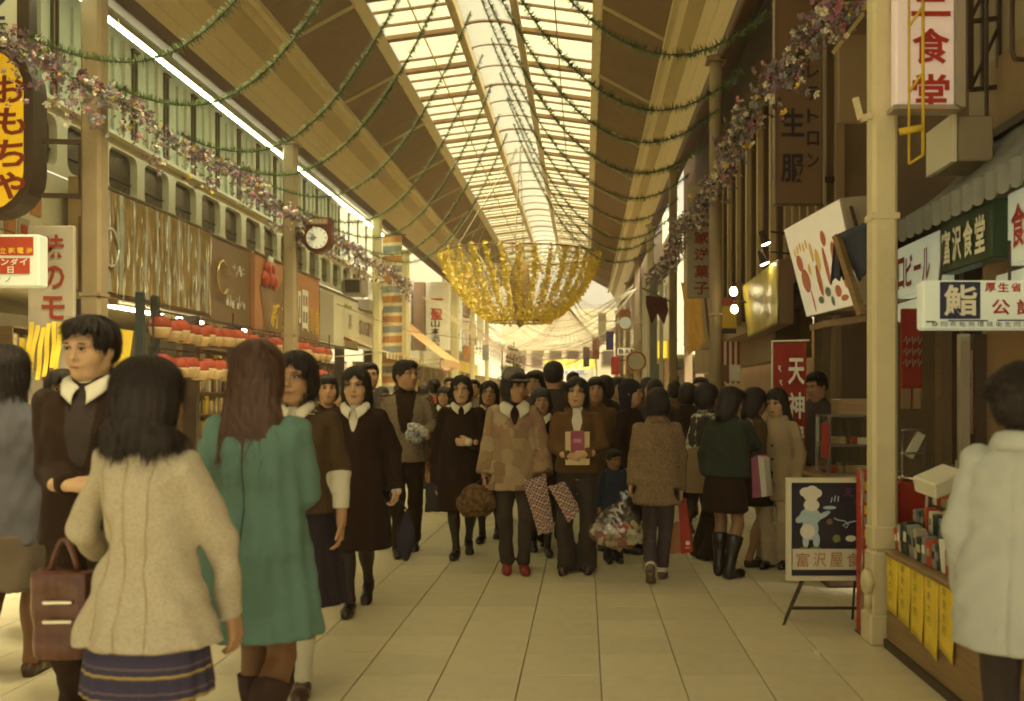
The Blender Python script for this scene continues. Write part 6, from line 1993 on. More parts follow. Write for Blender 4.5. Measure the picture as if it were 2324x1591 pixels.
    Fh.cone(HP((0, -.083, .016)), .0075 * f, HP((0, -.1005, -.026)), .0105 * f, .010)
    Fh.cone(HP((-.010, -.089, -.030)), .008 * f, HP((.010, -.089, -.030)), .008 * f, .008)
    Fh.ell(HP((0, -.0835, -.055)), np.array((.024, .011, .0075)) * f, .008, rot=irot)
    Fh.ell(HP((0, -.0815, -.067)), np.array((.019, .010, .0065)) * f, .008, rot=irot)
    nb = np.array((0, leanv(1.30) + .012, 1.27))
    Fh.cone(HP((0, .012, -.05)), .048 * f, nb, .056 * (1.1 if male else 1.0), .03)
    parts.append(Fh.mesh())
    # ---- hands, fine
    for sd in A:
        sh, e, w, fd, pn, curl, sg = A[sd]
        if e[0] is None: continue
        Hf = Field(w - .17, w + .17, .0062 * max(q, .75) / s)
        fdn = np.array(fd, float); fdn /= np.linalg.norm(fdn)
        build_hand(Hf, w, fd, pn, -sg, curl)
        parts.append(Hf.mesh())
    mats = [skin]
    matfn = None
    if legmat is not None:
        mats = [skin, legmat]
        matfn = lambda c: ((c[:, 2] < .74) & (np.abs(c[:, 0]) < .45) & ~np.any([np.linalg.norm(c - A[sd][2], axis=1) < .2 for sd in A], axis=0)).astype(int)
    body = mesh_obj(name, parts, mats, None, matfn, s)
    tagit(body, label, 'person', group)
    body.location = (x, y, .012)
    body.rotation_euler = (0, 0, R(yaw))
    # ---- face
    if face:
        for sx in (-1, 1):
            m = MB()
            ax = Matrix([list(v) for v in hr])
            m.lathe((0, 0, 0), [(.001, -.5), (.7, -.35), (1, 0), (.7, .35), (.001, .5)], 10)
            def ellp(nm, c, r, mt):
                mm = MB(); mm.v = [tuple((HP(np.array(c) + np.array(v) * np.array(r) * np.array((1, 1, 2)))) * s) for v in m.v]; mm.f = m.f; mm.m = m.m
                me = mm.build(nm, mt, None, origin=(0, 0, 0), smooth=True); me.parent = body; me.location = (0, 0, 0)
            ellp('eye', (sx * .030, -.0835, .0065), (.0135, .006, .0048), EYEW)
            ellp('pupil', (sx * .030, -.0885, .0065), (.0062, .003, .0048), EYE)
            ellp('upper_lid', (sx * .030, -.0862, .0110), (.0155, .006, .0020), EYE)
            ellp('eyebrow', (sx * .031, -.0880, .0275), (.0185, .005, .0030), hair[1] or HAIR)
        ellp('mouth', (0, -.0935, -.0605), (.0215, .004, .0055), LIP)
    # ---- hair
    style, hm = hair
    hm = hm or HAIR
    if style:
        ext = {'long': .42, 'bob': .2, 'wavy': .24, 'short': .12, 'crop': .12, 'curly': .16, 'bun': .14, 'mid': .26, 'scarf': .18}[style]
        Hf = Field(hc - np.array((.17, .17, ext + .03)) * hd, hc + np.array((.17, .20, .19)) * hd, HH * (1.05))
        hs = np.array((1, 1, 1)) * f
        def E(c, r, k=.02, op='u'): Hf.ell(HP(c), np.array(r) * f, k, op, irot)
        if style in ('short', 'crop'):
            E((0, .018, .034), (.083, .100, .084)); E((0, .055, -.015), (.070, .050, .055), .03); E((0, -.05, .082), (.062, .045, .030), .03)
            E((.010, -.118, -.030), (.076, .082, .106), .010, 's'); E((0, -.025, -.10), (.11, .066, .085), .012, 's'); E((.055, -.10, .055), (.03, .05, .03), .012, 's')
        elif style in ('bob', 'mid'):
            E((0, .018, .036), (.088, .104, .088)); E((0, .026, -.030), (.096, .090, .090), .03)
            if style == 'mid': E((0, .045, -.11), (.100, .065, .09), .04)
            if seed % 3 == 0:
                E((0, -.06, .075), (.066, .045, .035), .03); E((0, -.120, -.040), (.056, .085, .098), .010, 's')
            else:       # parted in the middle, forehead showing
                E((.006, -.125, -.020), (.053, .088, .100), .010, 's'); E((.008, -.105, .075), (.026, .045, .034), .014, 's')
            E((0, -.045, -.135), (.060, .085, .07), .012, 's')
        elif style == 'long':
            E((0, .018, .038), (.088, .104, .090)); E((0, .028, -.03), (.096, .088, .09), .03)
            E((0, .062, -.14), (.105, .052, .12), .04); E((0.03, .080, -.26), (.085, .038, .12), .04); E((-.045, .078, -.24), (.06, .036, .12), .04)
            for q_ in range(7):
                xx = -.08 + .027 * q_
                a_ = HP((xx, .085, -.20)); b_ = HP((xx * 1.15 + .01 * math.sin(q_ * 2.1), .085, -.36 - .035 * math.sin(q_ * 1.7)))
                Hf.cone(a_, .022, b_, .006, .012)
            E((0, -.120, -.035), (.058, .085, .105), .010, 's'); E((0, -.045, -.17), (.075, .085, .11), .015, 's')
        elif style == 'wavy':
            E((0, .022, .040), (.098, .108, .094)); E((0, .035, -.035), (.112, .098, .095), .03); E((0, .05, -.115), (.118, .075, .062), .03)
            for q_ in range(9):
                a = R(-110 + 220 * q_ / 8)
                E((.115 * math.sin(a), .03 + .075 * math.cos(a), -.125 + .02 * math.sin(q_ * 2.7)), (.034, .034, .034), .02)
            E((0, -.125, -.045), (.060, .085, .100), .010, 's'); E((0, -.045, -.16), (.066, .085, .085), .015, 's')
        elif style == 'curly':
            E((0, .022, .040), (.094, .106, .094)); E((0, .05, -.02), (.085, .065, .07), .03)
            rr = np.random.default_rng(seed + 5)
            for q_ in range(46):
                v = rr.normal(size=3); v /= np.linalg.norm(v); v[2] = abs(v[2]) * .9 - .25
                if v[1] < -.55 and v[2] < .35: continue
                E((v[0] * .096, .025 + v[1] * .104, .035 + v[2] * .098), (.025, .025, .025), .012)
            E((0, -.125, -.040), (.062, .080, .098), .012, 's'); E((0, -.05, -.115), (.11, .070, .075), .012, 's')
        elif style == 'bun':
            E((0, .018, .036), (.085, .102, .087)); E((0, .045, -.02), (.075, .06, .06), .03); E((0, .085, .055), (.045, .045, .045), .015)
            E((0, -.118, -.045), (.066, .082, .100), .010, 's'); E((0, -.03, -.105), (.11, .062, .075), .012, 's')
        elif style == 'scarf':
            E((0, .020, .036), (.088, .106, .088)); E((0, .03, -.05), (.086, .080, .09), .03); E((0, .04, -.13), (.07, .06, .05), .03)
            E((0, -.125, -.045), (.058, .085, .102), .008, 's')
        if style != 'scarf':
            xx, yy, zz = Hf._xyz((slice(None),) * 3)
            th = np.arctan2(xx - hc[0], yy - hc[1] - .01)
            w_ = (np.sin(th * 17 + 9 * np.sin(zz * 14 + seed)) * .0013 + np.sin(th * 31 + zz * 25) * .0010)
            Hf.F += np.where(np.abs(Hf.F) < .05, w_, 0).astype(np.float32)
        hv, hq = Hf.mesh()
        ob = mesh_obj('head_scarf' if style == 'scarf' else 'hair', [(hv, hq)], hm, body, scale=s)
        if style != 'scarf' and q < 1.2:
            rr = np.random.default_rng(seed + 77)
            fn_ = np.cross(hv[hq[:, 1]] - hv[hq[:, 0]], hv[hq[:, 2]] - hv[hq[:, 0]])
            fn_ /= np.linalg.norm(fn_, axis=1)[:, None] + 1e-12
            pick = rr.integers(0, len(hq), int(2300 / q ** 2.2))
            p0_, nn = hv[hq[pick]].mean(1), fn_[pick]
            crown = HP((.012, .035, .12))
            dr = (p0_ - crown) * 6 + rr.normal(size=p0_.shape) * (.16 if style != 'curly' else .9) + np.array((0, 0, -.55))
            dr -= (dr * nn).sum(1)[:, None] * nn
            dr /= np.linalg.norm(dr, axis=1)[:, None] + 1e-9
            sd_ = np.cross(dr, nn)
            Ls = rr.uniform(.035, .085, (len(pick), 1)) * (.6 if style in ('curly', 'short', 'crop') else 1.0)
            wd = rr.uniform(.0010, .0022, (len(pick), 1)); lift = rr.uniform(.001, .0045, (len(pick), 1)) + (rr.uniform(size=(len(pick), 1)) < .12) * rr.uniform(.004, .016, (len(pick), 1))
            curv = np.full((len(pick), 1), 1 / .19)
            if style in ('wavy', 'mid', 'bob', 'long'):      # loose ends that hang past the lower edge
                zz_ = p0_[:, 2]; lowm = (zz_ < np.percentile(zz_, 30))[:, None] & (rr.uniform(size=(len(pick), 1)) < .55)
                dn_ = np.array((0, 0, -1.0)) + rr.normal(size=p0_.shape) * .16
                dr = np.where(lowm, dn_, dr); curv = np.where(lowm, 0, curv); sd_ = np.cross(dr, nn)
                sd_ /= np.linalg.norm(sd_, axis=1)[:, None] + 1e-9
                Ls = np.where(lowm, rr.uniform(.03, .085, Ls.shape) * (.4 if style == 'wavy' else 1.0), Ls)
            rows = []
            for t_ in (0, .35, .7, 1.0):
                d_ = Ls * t_
                c_ = p0_ + dr * d_ - nn * (d_ ** 2 * curv) + nn * (lift * t_ + .0012)
                w__ = wd * (1 - .75 * t_)
                rows += [c_ - sd_ * w__, c_ + sd_ * w__]
            SV = np.stack(rows, 1).reshape(-1, 3)
            b0 = np.arange(len(pick))[:, None] * 8
            SQ = np.concatenate([b0 + np.array((2 * i_, 2 * i_ + 1, 2 * i_ + 3, 2 * i_ + 2)) for i_ in range(3)])
            so = mesh_obj('hair_strands', [(SV, SQ)], hm, body, scale=s); so['kind'] = 'stuff'
    if hat is not None:
        Hf = Field(hc - np.array((.16, .2, .06)), hc + np.array((.16, .17, .2)), HH * 1.1)
        Hf.ell(HP((0, .016, .062)), (.094, .108, .078), .02, rot=irot); Hf.ell(HP((.01, .03, .11)), (.080, .085, .045), .02, rot=irot)
        Hf.ell(HP((0, -.08, .055)), (.082, .075, .014), .012, rot=irot)
        Hf.clip(lambda x, y, z: hc[2] + .028 - z + .25 * (y - hc[1]) * 0)
        Hf.wrinkle(.004, seed + 3, (40, 40, 30))
        mesh_obj('cap', [Hf.mesh()], hat, body, scale=s)
    # ---- trousers / skirt
    if bottom:
        bt = bottom
        if bt['type'] == 'trousers':
            Fc = Field((-.36, -.55, -.005), (.36, .55, .98), .0145 * q / s)
            Fc.column([(.76, 0, .01, .13, .105), (.86, 0, .01, .168, .122), (.95, 0, .005, .15, .105)], .03)
            fl = bt.get('flare', .062); kr = bt.get('knee', .060)
            for sd in Lg:
                hip, kn, ank, ft, fr, sg = Lg[sd]
                dn_ = (kn - ank) / np.linalg.norm(kn - ank); low = ank + dn_ * (bt.get('hem', .035) - .078)
                Fc.cone(hip, .092, kn, kr, .02); Fc.cone(kn, kr, low, fl, .015)
            Fc.wrinkle(.007, seed + 11, (18, 18, 16))
            zc = min(Lg['R'][3][2], Lg['L'][3][2]) + bt.get('hem', .035) * .55
            Fc.clip(lambda x, y, z: zc - z)
            mesh_obj('trousers', [relax(Fc.mesh(), 3)], bt['mat'], body, scale=s)
        else:
            z0, z1 = bt['hem'], bt.get('top', min(.98, (top or {}).get('hem', .9) + .05))
            a1 = bt.get('a', .2); n_ = bt.get('pleats', 0)
            sw_ = bt.get('sway', 0.0)
            mod = (lambda th, z: (np.clip((.85 - z) / .3, 0, 1)) * bt.get('depth', .05) * np.abs(np.sin(th * n_ / 2))) if n_ else (lambda th, z: .03 * np.clip((.9 - z) / .3, 0, 1) * np.sin(th * 5 + 1))
            Fc = Field((-.42, -.42, z0 - .03), (.42, .42, z1 + .02), .0125 * q / s)
            Fc.column([(z0, 0, .005 + sw_, a1, a1 * .80), (.72, 0, .01, .19, .15), (.86, 0, .01, .172, .128)] + ([(z1, 0, .005, .135, .1)] if z1 > .87 else []), .02, mod=mod)
            Fc.clip(lambda x, y, z: z - z1)
            Fc.wrinkle(.004, seed + 12, (16, 16, 6))
            mesh_obj('skirt', [relax(Fc.mesh(), 3)], bt['mat'], body, scale=s)
    # ---- coat / jacket
    for tp in ([top] if top else []) + (under or []):
        z0 = tp['hem']; aw_ = tp.get('waist', .168); ah = tp.get('a', .21); ac = tp.get('chest', .165 if not male else .182)
        bk = tp.get('depth', .74)
        HT = .0128 * q / s
        Fc = Field((-.62, -.62, z0 - .03), (.62, .62, 1.42), HT)
        prof = [(z0, 0, .005 + tp.get('sway', 0), ah, ah * bk)]
        if z0 < .80: prof.append((.84, 0, .008, (aw_ + ah) / 2 + .004, max(.128, (aw_ + ah) / 2 * bk)))
        prof += [(max(1.0, z0 + .06), 0, leanv(1.0), aw_, max(.118, aw_ * .70)), (1.15, 0, leanv(1.15), ac, .132), (1.25, 0, leanv(1.25) + .006, ac * .96, .112), (1.30, 0, leanv(1.30) + .012, sw * .86, .088), (1.335, 0, leanv(1.33) + .014, sw * .58, .074), (1.372, 0, leanv(1.36) + .014, .064, .062)]
        fold = tp.get('folds', .03)
        mod = lambda th, z: fold * np.clip((1.0 - z) / .5, 0, 1) * np.sin(th * 6 + seed + 1.5 * np.sin(th * 2)) - .08 * np.exp(-((np.abs(th) - math.pi) / .05) ** 2)
        Fc.column(prof, .03, mod=mod)
        sr = tp.get('sleeve', 1.0); se = tp.get('sleeve_end', 1.0)
        for sd in A:
            sh, e, w, fd, pn, curl, sg = A[sd]
            Fc.cone(sh, .056 * sr, e, .052 * sr, .014); wend = e + (w - e) * se
            Fc.cone(e, .052 * sr, wend, tp.get('cuff', .042) * sr, .02)
        Fc.wrinkle(tp.get('wr', .006), seed + 21, (20, 20, 14))
        for sd in A:       # cut the cuffs clean
            sh, e, w, fd, pn, curl, sg = A[sd]
            dv = (w - e) / (np.linalg.norm(w - e) + 1e-9); wend = e + (w - e) * se + dv * .012
            x_, y_, z_ = Fc._xyz((slice(None),) * 3)
            pr = (x_ - wend[0]) * dv[0] + (y_ - wend[1]) * dv[1] + (z_ - wend[2]) * dv[2]
            near_ = ((x_ - wend[0]) ** 2 + (y_ - wend[1]) ** 2 + (z_ - wend[2]) ** 2) < .095 ** 2
            Fc.F = np.where(near_ & (pr > 0) & (np.abs(x_) + 0 * y_ + 0 * z_ > -1), np.maximum(Fc.F, pr.astype(np.float32)), Fc.F)
        # neck opening
        Fc.cone((0, leanv(1.36) + .008, 1.30), .046, HP((0, .0, -.03)), .060, .012, 's')
        if shirt is not None and not tp.get('open') and tp is top: tp = dict(tp, open=.030 + shirt.get('w', .04) * .5, open_to=1.27 - shirt.get('l', .085) * 1.6)
        if tp.get('open'):
            ot_ = tp.get('open_to', 1.12); Fc.cone((0, -.096 + leanv(1.33), 1.335), tp['open'], (0, -.150 + leanv(ot_), ot_), .014, .006, 's')
        Fc.clip(lambda x, y, z: z0 - z)
        co = mesh_obj(tp.get('name', 'coat'), [relax(Fc.mesh(), 3)], tp['mat'], body, scale=s)
        if tp.get('seams'):
            from mathutils.bvhtree import BVHTree
            me_ = co.data
            bv = BVHTree.FromPolygons([tuple(v.co) for v in me_.vertices], [tuple(p.vertices) for p in me_.polygons])
            for fx_, wob in tp['seams']:
                pts = []
                for zz in np.linspace(1.30, z0 + .006, 26):
                    xx_ = fx_ * np.interp(zz, [z0, 1.0, 1.25, 1.3], [1.25, .78, 1.0, 1.05]) + wob * math.sin(zz * 9)
                    hit = bv.ray_cast(Vector((xx_ * s, 1.0, zz * s)), Vector((0, -1, 0)))[0]
                    if hit is not None: pts.append(hit + Vector((0, .0004, 0)))
                if len(pts) > 4:
                    m = MB(); m.tube(pts, .0022, 5)
                    o = m.build('seam', tp['seam_mat'], None, origin=(0, 0, 0), smooth=True); o.parent = body; o.location = (0, 0, 0)
        # stand collar / fold-over collar of the coat itself
        if tp.get('collar'):
            Fk = Field((-.14, -.2, 1.2), (.14, .16, 1.45), .0095 * q / s)
            for q_ in range(15):
                ca_ = 108 if (shirt is not None or tp.get('open')) else 150; a = R(-ca_ + 2 * ca_ * q_ / 14); a2 = R(-ca_ + 2 * ca_ * (q_ + 1) / 14)
                if q_ == 14: break
                r1 = .068 + .012 * math.cos(a)
                p_ = lambda aa, rr_, zz_: (rr_ * math.sin(aa), .012 + leanv(1.35) + rr_ * .95 * math.cos(aa), zz_)
                Fk.cone(p_(a, .072, 1.366 - .03 * (1 - math.cos(a)) / 2), .012, p_(a2, .072, 1.366 - .03 * (1 - math.cos(a2)) / 2), .012, .03)
                Fk.cone(p_(a, .086, 1.335 - .03 * (1 - math.cos(a)) / 2), .012, p_(a2, .086, 1.335 - .03 * (1 - math.cos(a2)) / 2), .012, .03)
            mesh_obj('coat_collar', [relax(Fk.mesh())], tp['collar'] if not isinstance(tp['collar'], bool) else tp['mat'], body, scale=s)
        if tp.get('buttons'):
            for q_ in range(tp['buttons']):
                zz = 1.10 - q_ * .12
                if zz < z0 + .05: break
                b_ = np.interp(zz, [p_[0] for p_ in sorted(prof)], [p_[4] for p_ in sorted(prof)])
                m = MB(); m.lathe((.0 * s, (leanv(zz) - b_ - .006) * s, zz * s), [(.011 * s, -.004), (.011 * s, .004)], 10, axis=Matrix.Rotation(R(90), 3, 'X'))
                o = m.build('button', EYE, None, origin=(0, 0, 0)); o.parent = body; o.location = (0, 0, 0)
    # ---- blouse front and collar
    if shirt is not None:
        Fk = Field((-.13, -.24, 1.05), (.13, .12, 1.42), .0088 * q / s)
        Fk.column([(1.07, 0, leanv(1.07), .16, .118), (1.15, 0, leanv(1.15), .155, .121), (1.25, 0, leanv(1.25) + .006, .15, .101), (1.30, 0, leanv(1.3) + .012, .12, .078), (1.335, 0, leanv(1.33) + .014, .08, .066)], .01)
        Fk.clip(lambda x, y, z: np.maximum(np.abs(x) - .075, y + .0 * z - .01) * (z < 1.31))
        Fk.cone((0, leanv(1.33) + .012, 1.30), .066, (0, leanv(1.36) + .002, 1.350), .061, .01)
        Fk.cone((0, leanv(1.36) + .008, 1.28), .046, HP((0, .0, -.04)), .052, .006, 's')
        mesh_obj('blouse_front', [Fk.mesh()], shirt['mat'], body, scale=s)
    if collar is not None:
        big = collar.get('size', 1.0)
        for sx in (-1, 1):
            m = MB()
            L0 = [(.062, .045, 1.372), (.068, -.02, 1.372), (.048, -.062, 1.352), (.010, -.088, 1.325)]
            L1 = [(.080, .050, 1.350), (.094 * big ** .5, -.042, 1.334), (.070 * big, -.098, 1.298 - .03 * (big - 1)), (.026 * big, -.122, 1.262 - .05 * (big - 1))]
            def fn(u, v):
                k = u * 3; i = min(int(k), 2); f_ = k - i
                p0_ = np.array(L0[i]) * (1 - f_) + np.array(L0[i + 1]) * f_
                p1_ = np.array(L1[i]) * (1 - f_) + np.array(L1[i + 1]) * f_
                p = p0_ * (1 - v) + p1_ * v
                bul = math.sin(v * math.pi) * .006
                return (sx * (p[0] + bul) * s, (p[1] - bul * .6 + leanv(1.33)) * s, (p[2] + bul) * s)
            m.grid(fn, 12, 6)
            o = m.build('collar', collar['mat'], None, origin=(0, 0, 0), smooth=True, solid=.007); o.parent = body; o.location = (0, 0, 0)
    if turtle is not None:
        Fk = Field((-.1, -.12, 1.25), (.1, .12, 1.47), .009 * q / s)
        Fk.cone((0, leanv(1.33) + .012, 1.31), .070, HP((0, .006, -.075)), .058, .01)
        mesh_obj('roll_neck', [Fk.mesh()], turtle, body, scale=s)
    # ---- cuffs of the blouse
    if tp_cuff := (top or {}).get('white_cuff'):
        for sd in tp_cuff[1]:
            sh, e, w, fd, pn, curl, sg = A[sd]
            dv = (w - e) / np.linalg.norm(w - e)
            Fk = Field(w - .09, w + .09, .009 * q / s)
            Fk.cone(w - dv * .02, .036, w + dv * .018, .034, .004)
            mesh_obj('cuff', [Fk.mesh()], tp_cuff[0], body, scale=s)
    # ---- shoes, boots, socks
    if shoe:
        for sd in Lg:
            hip, kn, ank, ft, fr, sg = Lg[sd]
            lo_, hi_ = ft - .22, ft + .22
            bh = shoe.get('boot', 0)
            hi_ = hi_ + np.array((0.05, .12, bh))
            lo_ = lo_ - np.array((.05, .12, 0))
            Fs = Field((lo_[0], lo_[1], lo_[2] - .0), hi_, .0095 * q / s)
            def fp_(p): return ft + fr @ np.array(p, float)
            hl = shoe.get('heel', .012)
            Fs.cone(fp_((0, .045, .042)), .038, fp_((0, .0, .042)), .036, .015); Fs.cone(fp_((0, .0, .040)), .036, fp_((.004 * -sg, -.10, .030)), .038, .02); Fs.cone(fp_((.004 * -sg, -.10, .030)), .038, fp_((-.006 * sg, -.145, .026)), .030, .02)
            Fs.cone(fp_((0, .05, .012)), .028, fp_((0, .05, .03)), .030, .006)
            nrm = fr @ np.array((0, 0, 1.0))
            Fs.clip(lambda x, y, z: -((x - ft[0]) * nrm[0] + (y - ft[1]) * nrm[1] + (z - ft[2]) * nrm[2]))
            if bh:
                tb = ank + (kn - ank) * min(1.0, bh / np.linalg.norm(kn - ank))
                Fs.cone(fp_((0, .030, .05)), .040, ank, .042, .02); Fs.cone(ank, .043, tb, .066, .02); Fs.ell(kn * .66 + ank * .34 + fr @ np.array((0, .016, 0)), (.062, .066, .11), .03, rot=SH[sd])
                cdir = (kn - ank) / np.linalg.norm(kn - ank)
                Fs.wrinkle(.004, seed + 31, (25, 25, 30))
                Fs.clip(lambda x, y, z: (x - tb[0]) * cdir[0] + (y - tb[1]) * cdir[1] + (z - tb[2]) * cdir[2])
            else:
                Fs.ell(fp_((0, .005, .088)), (.028, .045, .022), .012, 's', fr.T)
            mesh_obj('boot' if bh else 'shoe', [Fs.mesh()], shoe['mat'], body, scale=s)
    if sock:
        for sd in Lg:
            hip, kn, ank, ft, fr, sg = Lg[sd]
            Fs = Field(np.minimum(ank, kn) - .1, np.maximum(ank, kn) + .1, .0105 * q / s)
            tb = ank + (kn - ank) * sock['len']
            Fs.cone(ft + fr @ np.array((0, .03, .05)), .036, ank, .037, .02); Fs.cone(ank, .037, ank * .55 + kn * .45, .046, .02)
            Fs.ell(kn * .68 + ank * .32 + fr @ np.array((0, .016, 0)), (.051, .055, .105), .03, rot=SH[sd])
            cdir = (kn - ank) / np.linalg.norm(kn - ank)
            Fs.clip(lambda x, y, z: (x - tb[0]) * cdir[0] + (y - tb[1]) * cdir[1] + (z - tb[2]) * cdir[2])
            mesh_obj('sock', [Fs.mesh()], sock['mat'], body, scale=s)
    return body, s, A
# ================================================================ the crowd
def special(name, build):
    m = bpy.data.materials.new(name); m.use_nodes = True
    nt = m.node_tree; b = nt.nodes['Principled BSDF']
    tc = nt.nodes.new('ShaderNodeTexCoord')
    col = build(nt, tc.outputs['Object'])
    nt.links.new(col, b.inputs['Base Color'])
    b.inputs['Roughness'].default_value = .9; b.inputs['Specular IOR Level'].default_value = .15
    n2 = nt.nodes.new('ShaderNodeTexNoise'); n2.inputs['Scale'].default_value = 150
    nt.links.new(tc.outputs['Object'], n2.inputs['Vector'])
    bp = nt.nodes.new('ShaderNodeBump'); bp.inputs['Strength'].default_value = .3; bp.inputs['Distance'].default_value = .01
    nt.links.new(n2.outputs['Fac'], bp.inputs['Height']); nt.links.new(bp.outputs[0], b.inputs['Normal'])
    MATS[name] = m
    return m
def ramp(nt, fac, stops, const=True):
    r = nt.nodes.new('ShaderNodeValToRGB')
    if const: r.color_ramp.interpolation = 'CONSTANT'
    els = r.color_ramp.elements
    while len(els) < len(stops): els.new(.5)
    for e, (p, c) in zip(els, stops): e.position = p; e.color = (*c, 1)
    nt.links.new(fac, r.inputs[0])
    return r.outputs[0]
def b_plaid(nt, co):
    sp = nt.nodes.new('ShaderNodeSeparateXYZ'); nt.links.new(co, sp.inputs[0])
    mu = nt.nodes.new('ShaderNodeMath'); mu.operation = 'MULTIPLY'; mu.inputs[1].default_value = 14.0; nt.links.new(sp.outputs['Z'], mu.inputs[0])
    fr = nt.nodes.new('ShaderNodeMath'); fr.operation = 'FRACT'; nt.links.new(mu.outputs[0], fr.inputs[0])
    return ramp(nt, fr.outputs[0], [(0, (.045, .04, .075)), (.30, (.10, .08, .07)), (.36, (.38, .26, .08)), (.46, (.045, .04, .075)), (.70, (.14, .10, .10)), (.78, (.05, .042, .08))])
def b_patch(nt, co):
    v = nt.nodes.new('ShaderNodeTexVoronoi'); v.inputs['Scale'].default_value = 11; nt.links.new(co, v.inputs['Vector'])
    sp = nt.nodes.new('ShaderNodeSeparateColor'); nt.links.new(v.outputs['Color'], sp.inputs[0])
    v.distance = 'CHEBYCHEV'; v.inputs['Randomness'].default_value = .8
    c1 = ramp(nt, sp.outputs[0], [(0, (.30, .205, .115)), (.35, (.36, .26, .15)), (.60, (.25, .165, .095)), (.72, (.30, .17, .115)), (.84, (.13, .09, .06)), (.90, (.38, .28, .18))])
    n = nt.nodes.new('ShaderNodeTexVoronoi'); n.inputs['Scale'].default_value = 30; nt.links.new(co, n.inputs['Vector'])
    c2 = ramp(nt, n.outputs['Distance'], [(0, (.55, .40, .40)), (.18, (.95, .85, .75)), (.30, (1, 1, 1))], False)
    mx = nt.nodes.new('ShaderNodeMix'); mx.data_type = 'RGBA'; mx.blend_type = 'MULTIPLY'; mx.inputs[0].default_value = .8
    nt.links.new(c1, mx.inputs[6]); nt.links.new(c2, mx.inputs[7])
    return mx.outputs[2]
def b_tweed(c0, c1, sc_=90):
    def f(nt, co):
        n = nt.nodes.new('ShaderNodeTexNoise'); n.inputs['Scale'].default_value = sc_; n.inputs['Detail'].default_value = 2; nt.links.new(co, n.inputs['Vector'])
        return ramp(nt, n.outputs['Fac'], [(.35, c0), (.62, c1)], False)
    return f
def b_check(nt, co):
    mp = nt.nodes.new('ShaderNodeMapping'); mp.inputs['Rotation'].default_value = (0, R(20), 0); nt.links.new(co, mp.inputs[0])
    ch = nt.nodes.new('ShaderNodeTexChecker'); ch.inputs['Scale'].default_value = 62; ch.inputs[1].default_value = (.52, .45, .36, 1); ch.inputs[2].default_value = (.28, .09, .07, 1); nt.links.new(mp.outputs[0], ch.inputs[0])
    c2 = nt.nodes.new('ShaderNodeTexChecker'); c2.inputs['Scale'].default_value = 31; c2.inputs[1].default_value = (1, 1, 1, 1); c2.inputs[2].default_value = (.55, .6, .7, 1); nt.links.new(mp.outputs[0], c2.inputs[0])
    mx = nt.nodes.new('ShaderNodeMix'); mx.data_type = 'RGBA'; mx.blend_type = 'MULTIPLY'; mx.inputs[0].default_value = .8
    nt.links.new(ch.outputs[0], mx.inputs[6]); nt.links.new(c2.outputs[0], mx.inputs[7])
    return mx.outputs[2]
special('plaid_skirt', b_plaid); special('patch_print', b_patch)
special('tweed_brown', b_tweed((.13, .085, .045), (.24, .165, .095))); special('tweed_grey', b_tweed((.14, .105, .065), (.23, .175, .11)))
special('paper_check', b_check); special('bag_print', b_tweed((.06, .03, .015), (.17, .10, .045), 30))
special('tweed_cream', b_tweed((.39, .335, .235), (.47, .41, .295), 130))
C_BLACK = cloth('black_wool', (.028, .0135, .007)); C_NAVY = cloth('navy_wool', (.026, .0125, .008)); C_CREAM = cloth('cream_wool', (.42, .335, .205), var=.10, scale=12)
C_TEAL = cloth('teal_wool', (.115, .205, .165), var=.08); C_WHITE = cloth('white_cotton', (.62, .58, .44), var=.05); C_BLUEGREY = cloth('bluegrey_wool', (.10, .095, .105))
C_SKGREY = cloth('grey_skirt_wool', (.115, .085, .055)); C_BROWN = cloth('brown_cord', (.12, .062, .022), bscale=90); C_OLIVE = cloth('olive_brown_wool', (.075, .045, .022))
C_GREEN = cloth('bottle_green_wool', (.030, .038, .026)); C_BEIGE = cloth('beige_wool', (.36, .27, .155)); C_OFFW = cloth('offwhite_cotton', (.45, .36, .23)); C_PALE = cloth('pale_grey_wool', (.43, .445, .40), var=.06)
C_DKGREY = cloth('charcoal_wool', (.055, .040, .032)); C_PURPLE = cloth('plum_grey_wool', (.075, .052, .055)); C_REDC = cloth('red_wool', (.36, .06, .025)); C_BLUE = cloth('dull_blue_cotton', (.045, .055, .085))
C_VEST = cloth('dark_knit', (.045, .034, .028)); C_SCARF = cloth('dark_scarf', (.022, .018, .026)); C_CAP = cloth('grey_tweed_cap', (.16, .135, .11), var=.25, scale=30)
STOCK = M('stocking_dark', (.028, .017, .012), .55, .1, 20); TAN = M('stocking_tan', (.20, .095, .04), .5, .08, 15); NYL = M('stocking_nude', (.33, .19, .095), .45, .06, 15)
LEATH = M('shoe_black', (.022, .013, .010), .28, .15, 15, spec=.5); LEATHB = M('shoe_brown', (.06, .028, .016), .3, .15, 15, spec=.5); REDS = M('shoe_red', (.22, .035, .022), .5, .1, 15); CLOG = M('shoe_grey', (.13, .095, .06), .6, .1, 15)
BAGB = M('bag_brown_leather', (.10, .032, .016), .28, .2, 12, .15, 60, coat=.3); BAGK = M('bag_black_leather', (.022, .015, .012), .35, .2, 12, .1, 60)

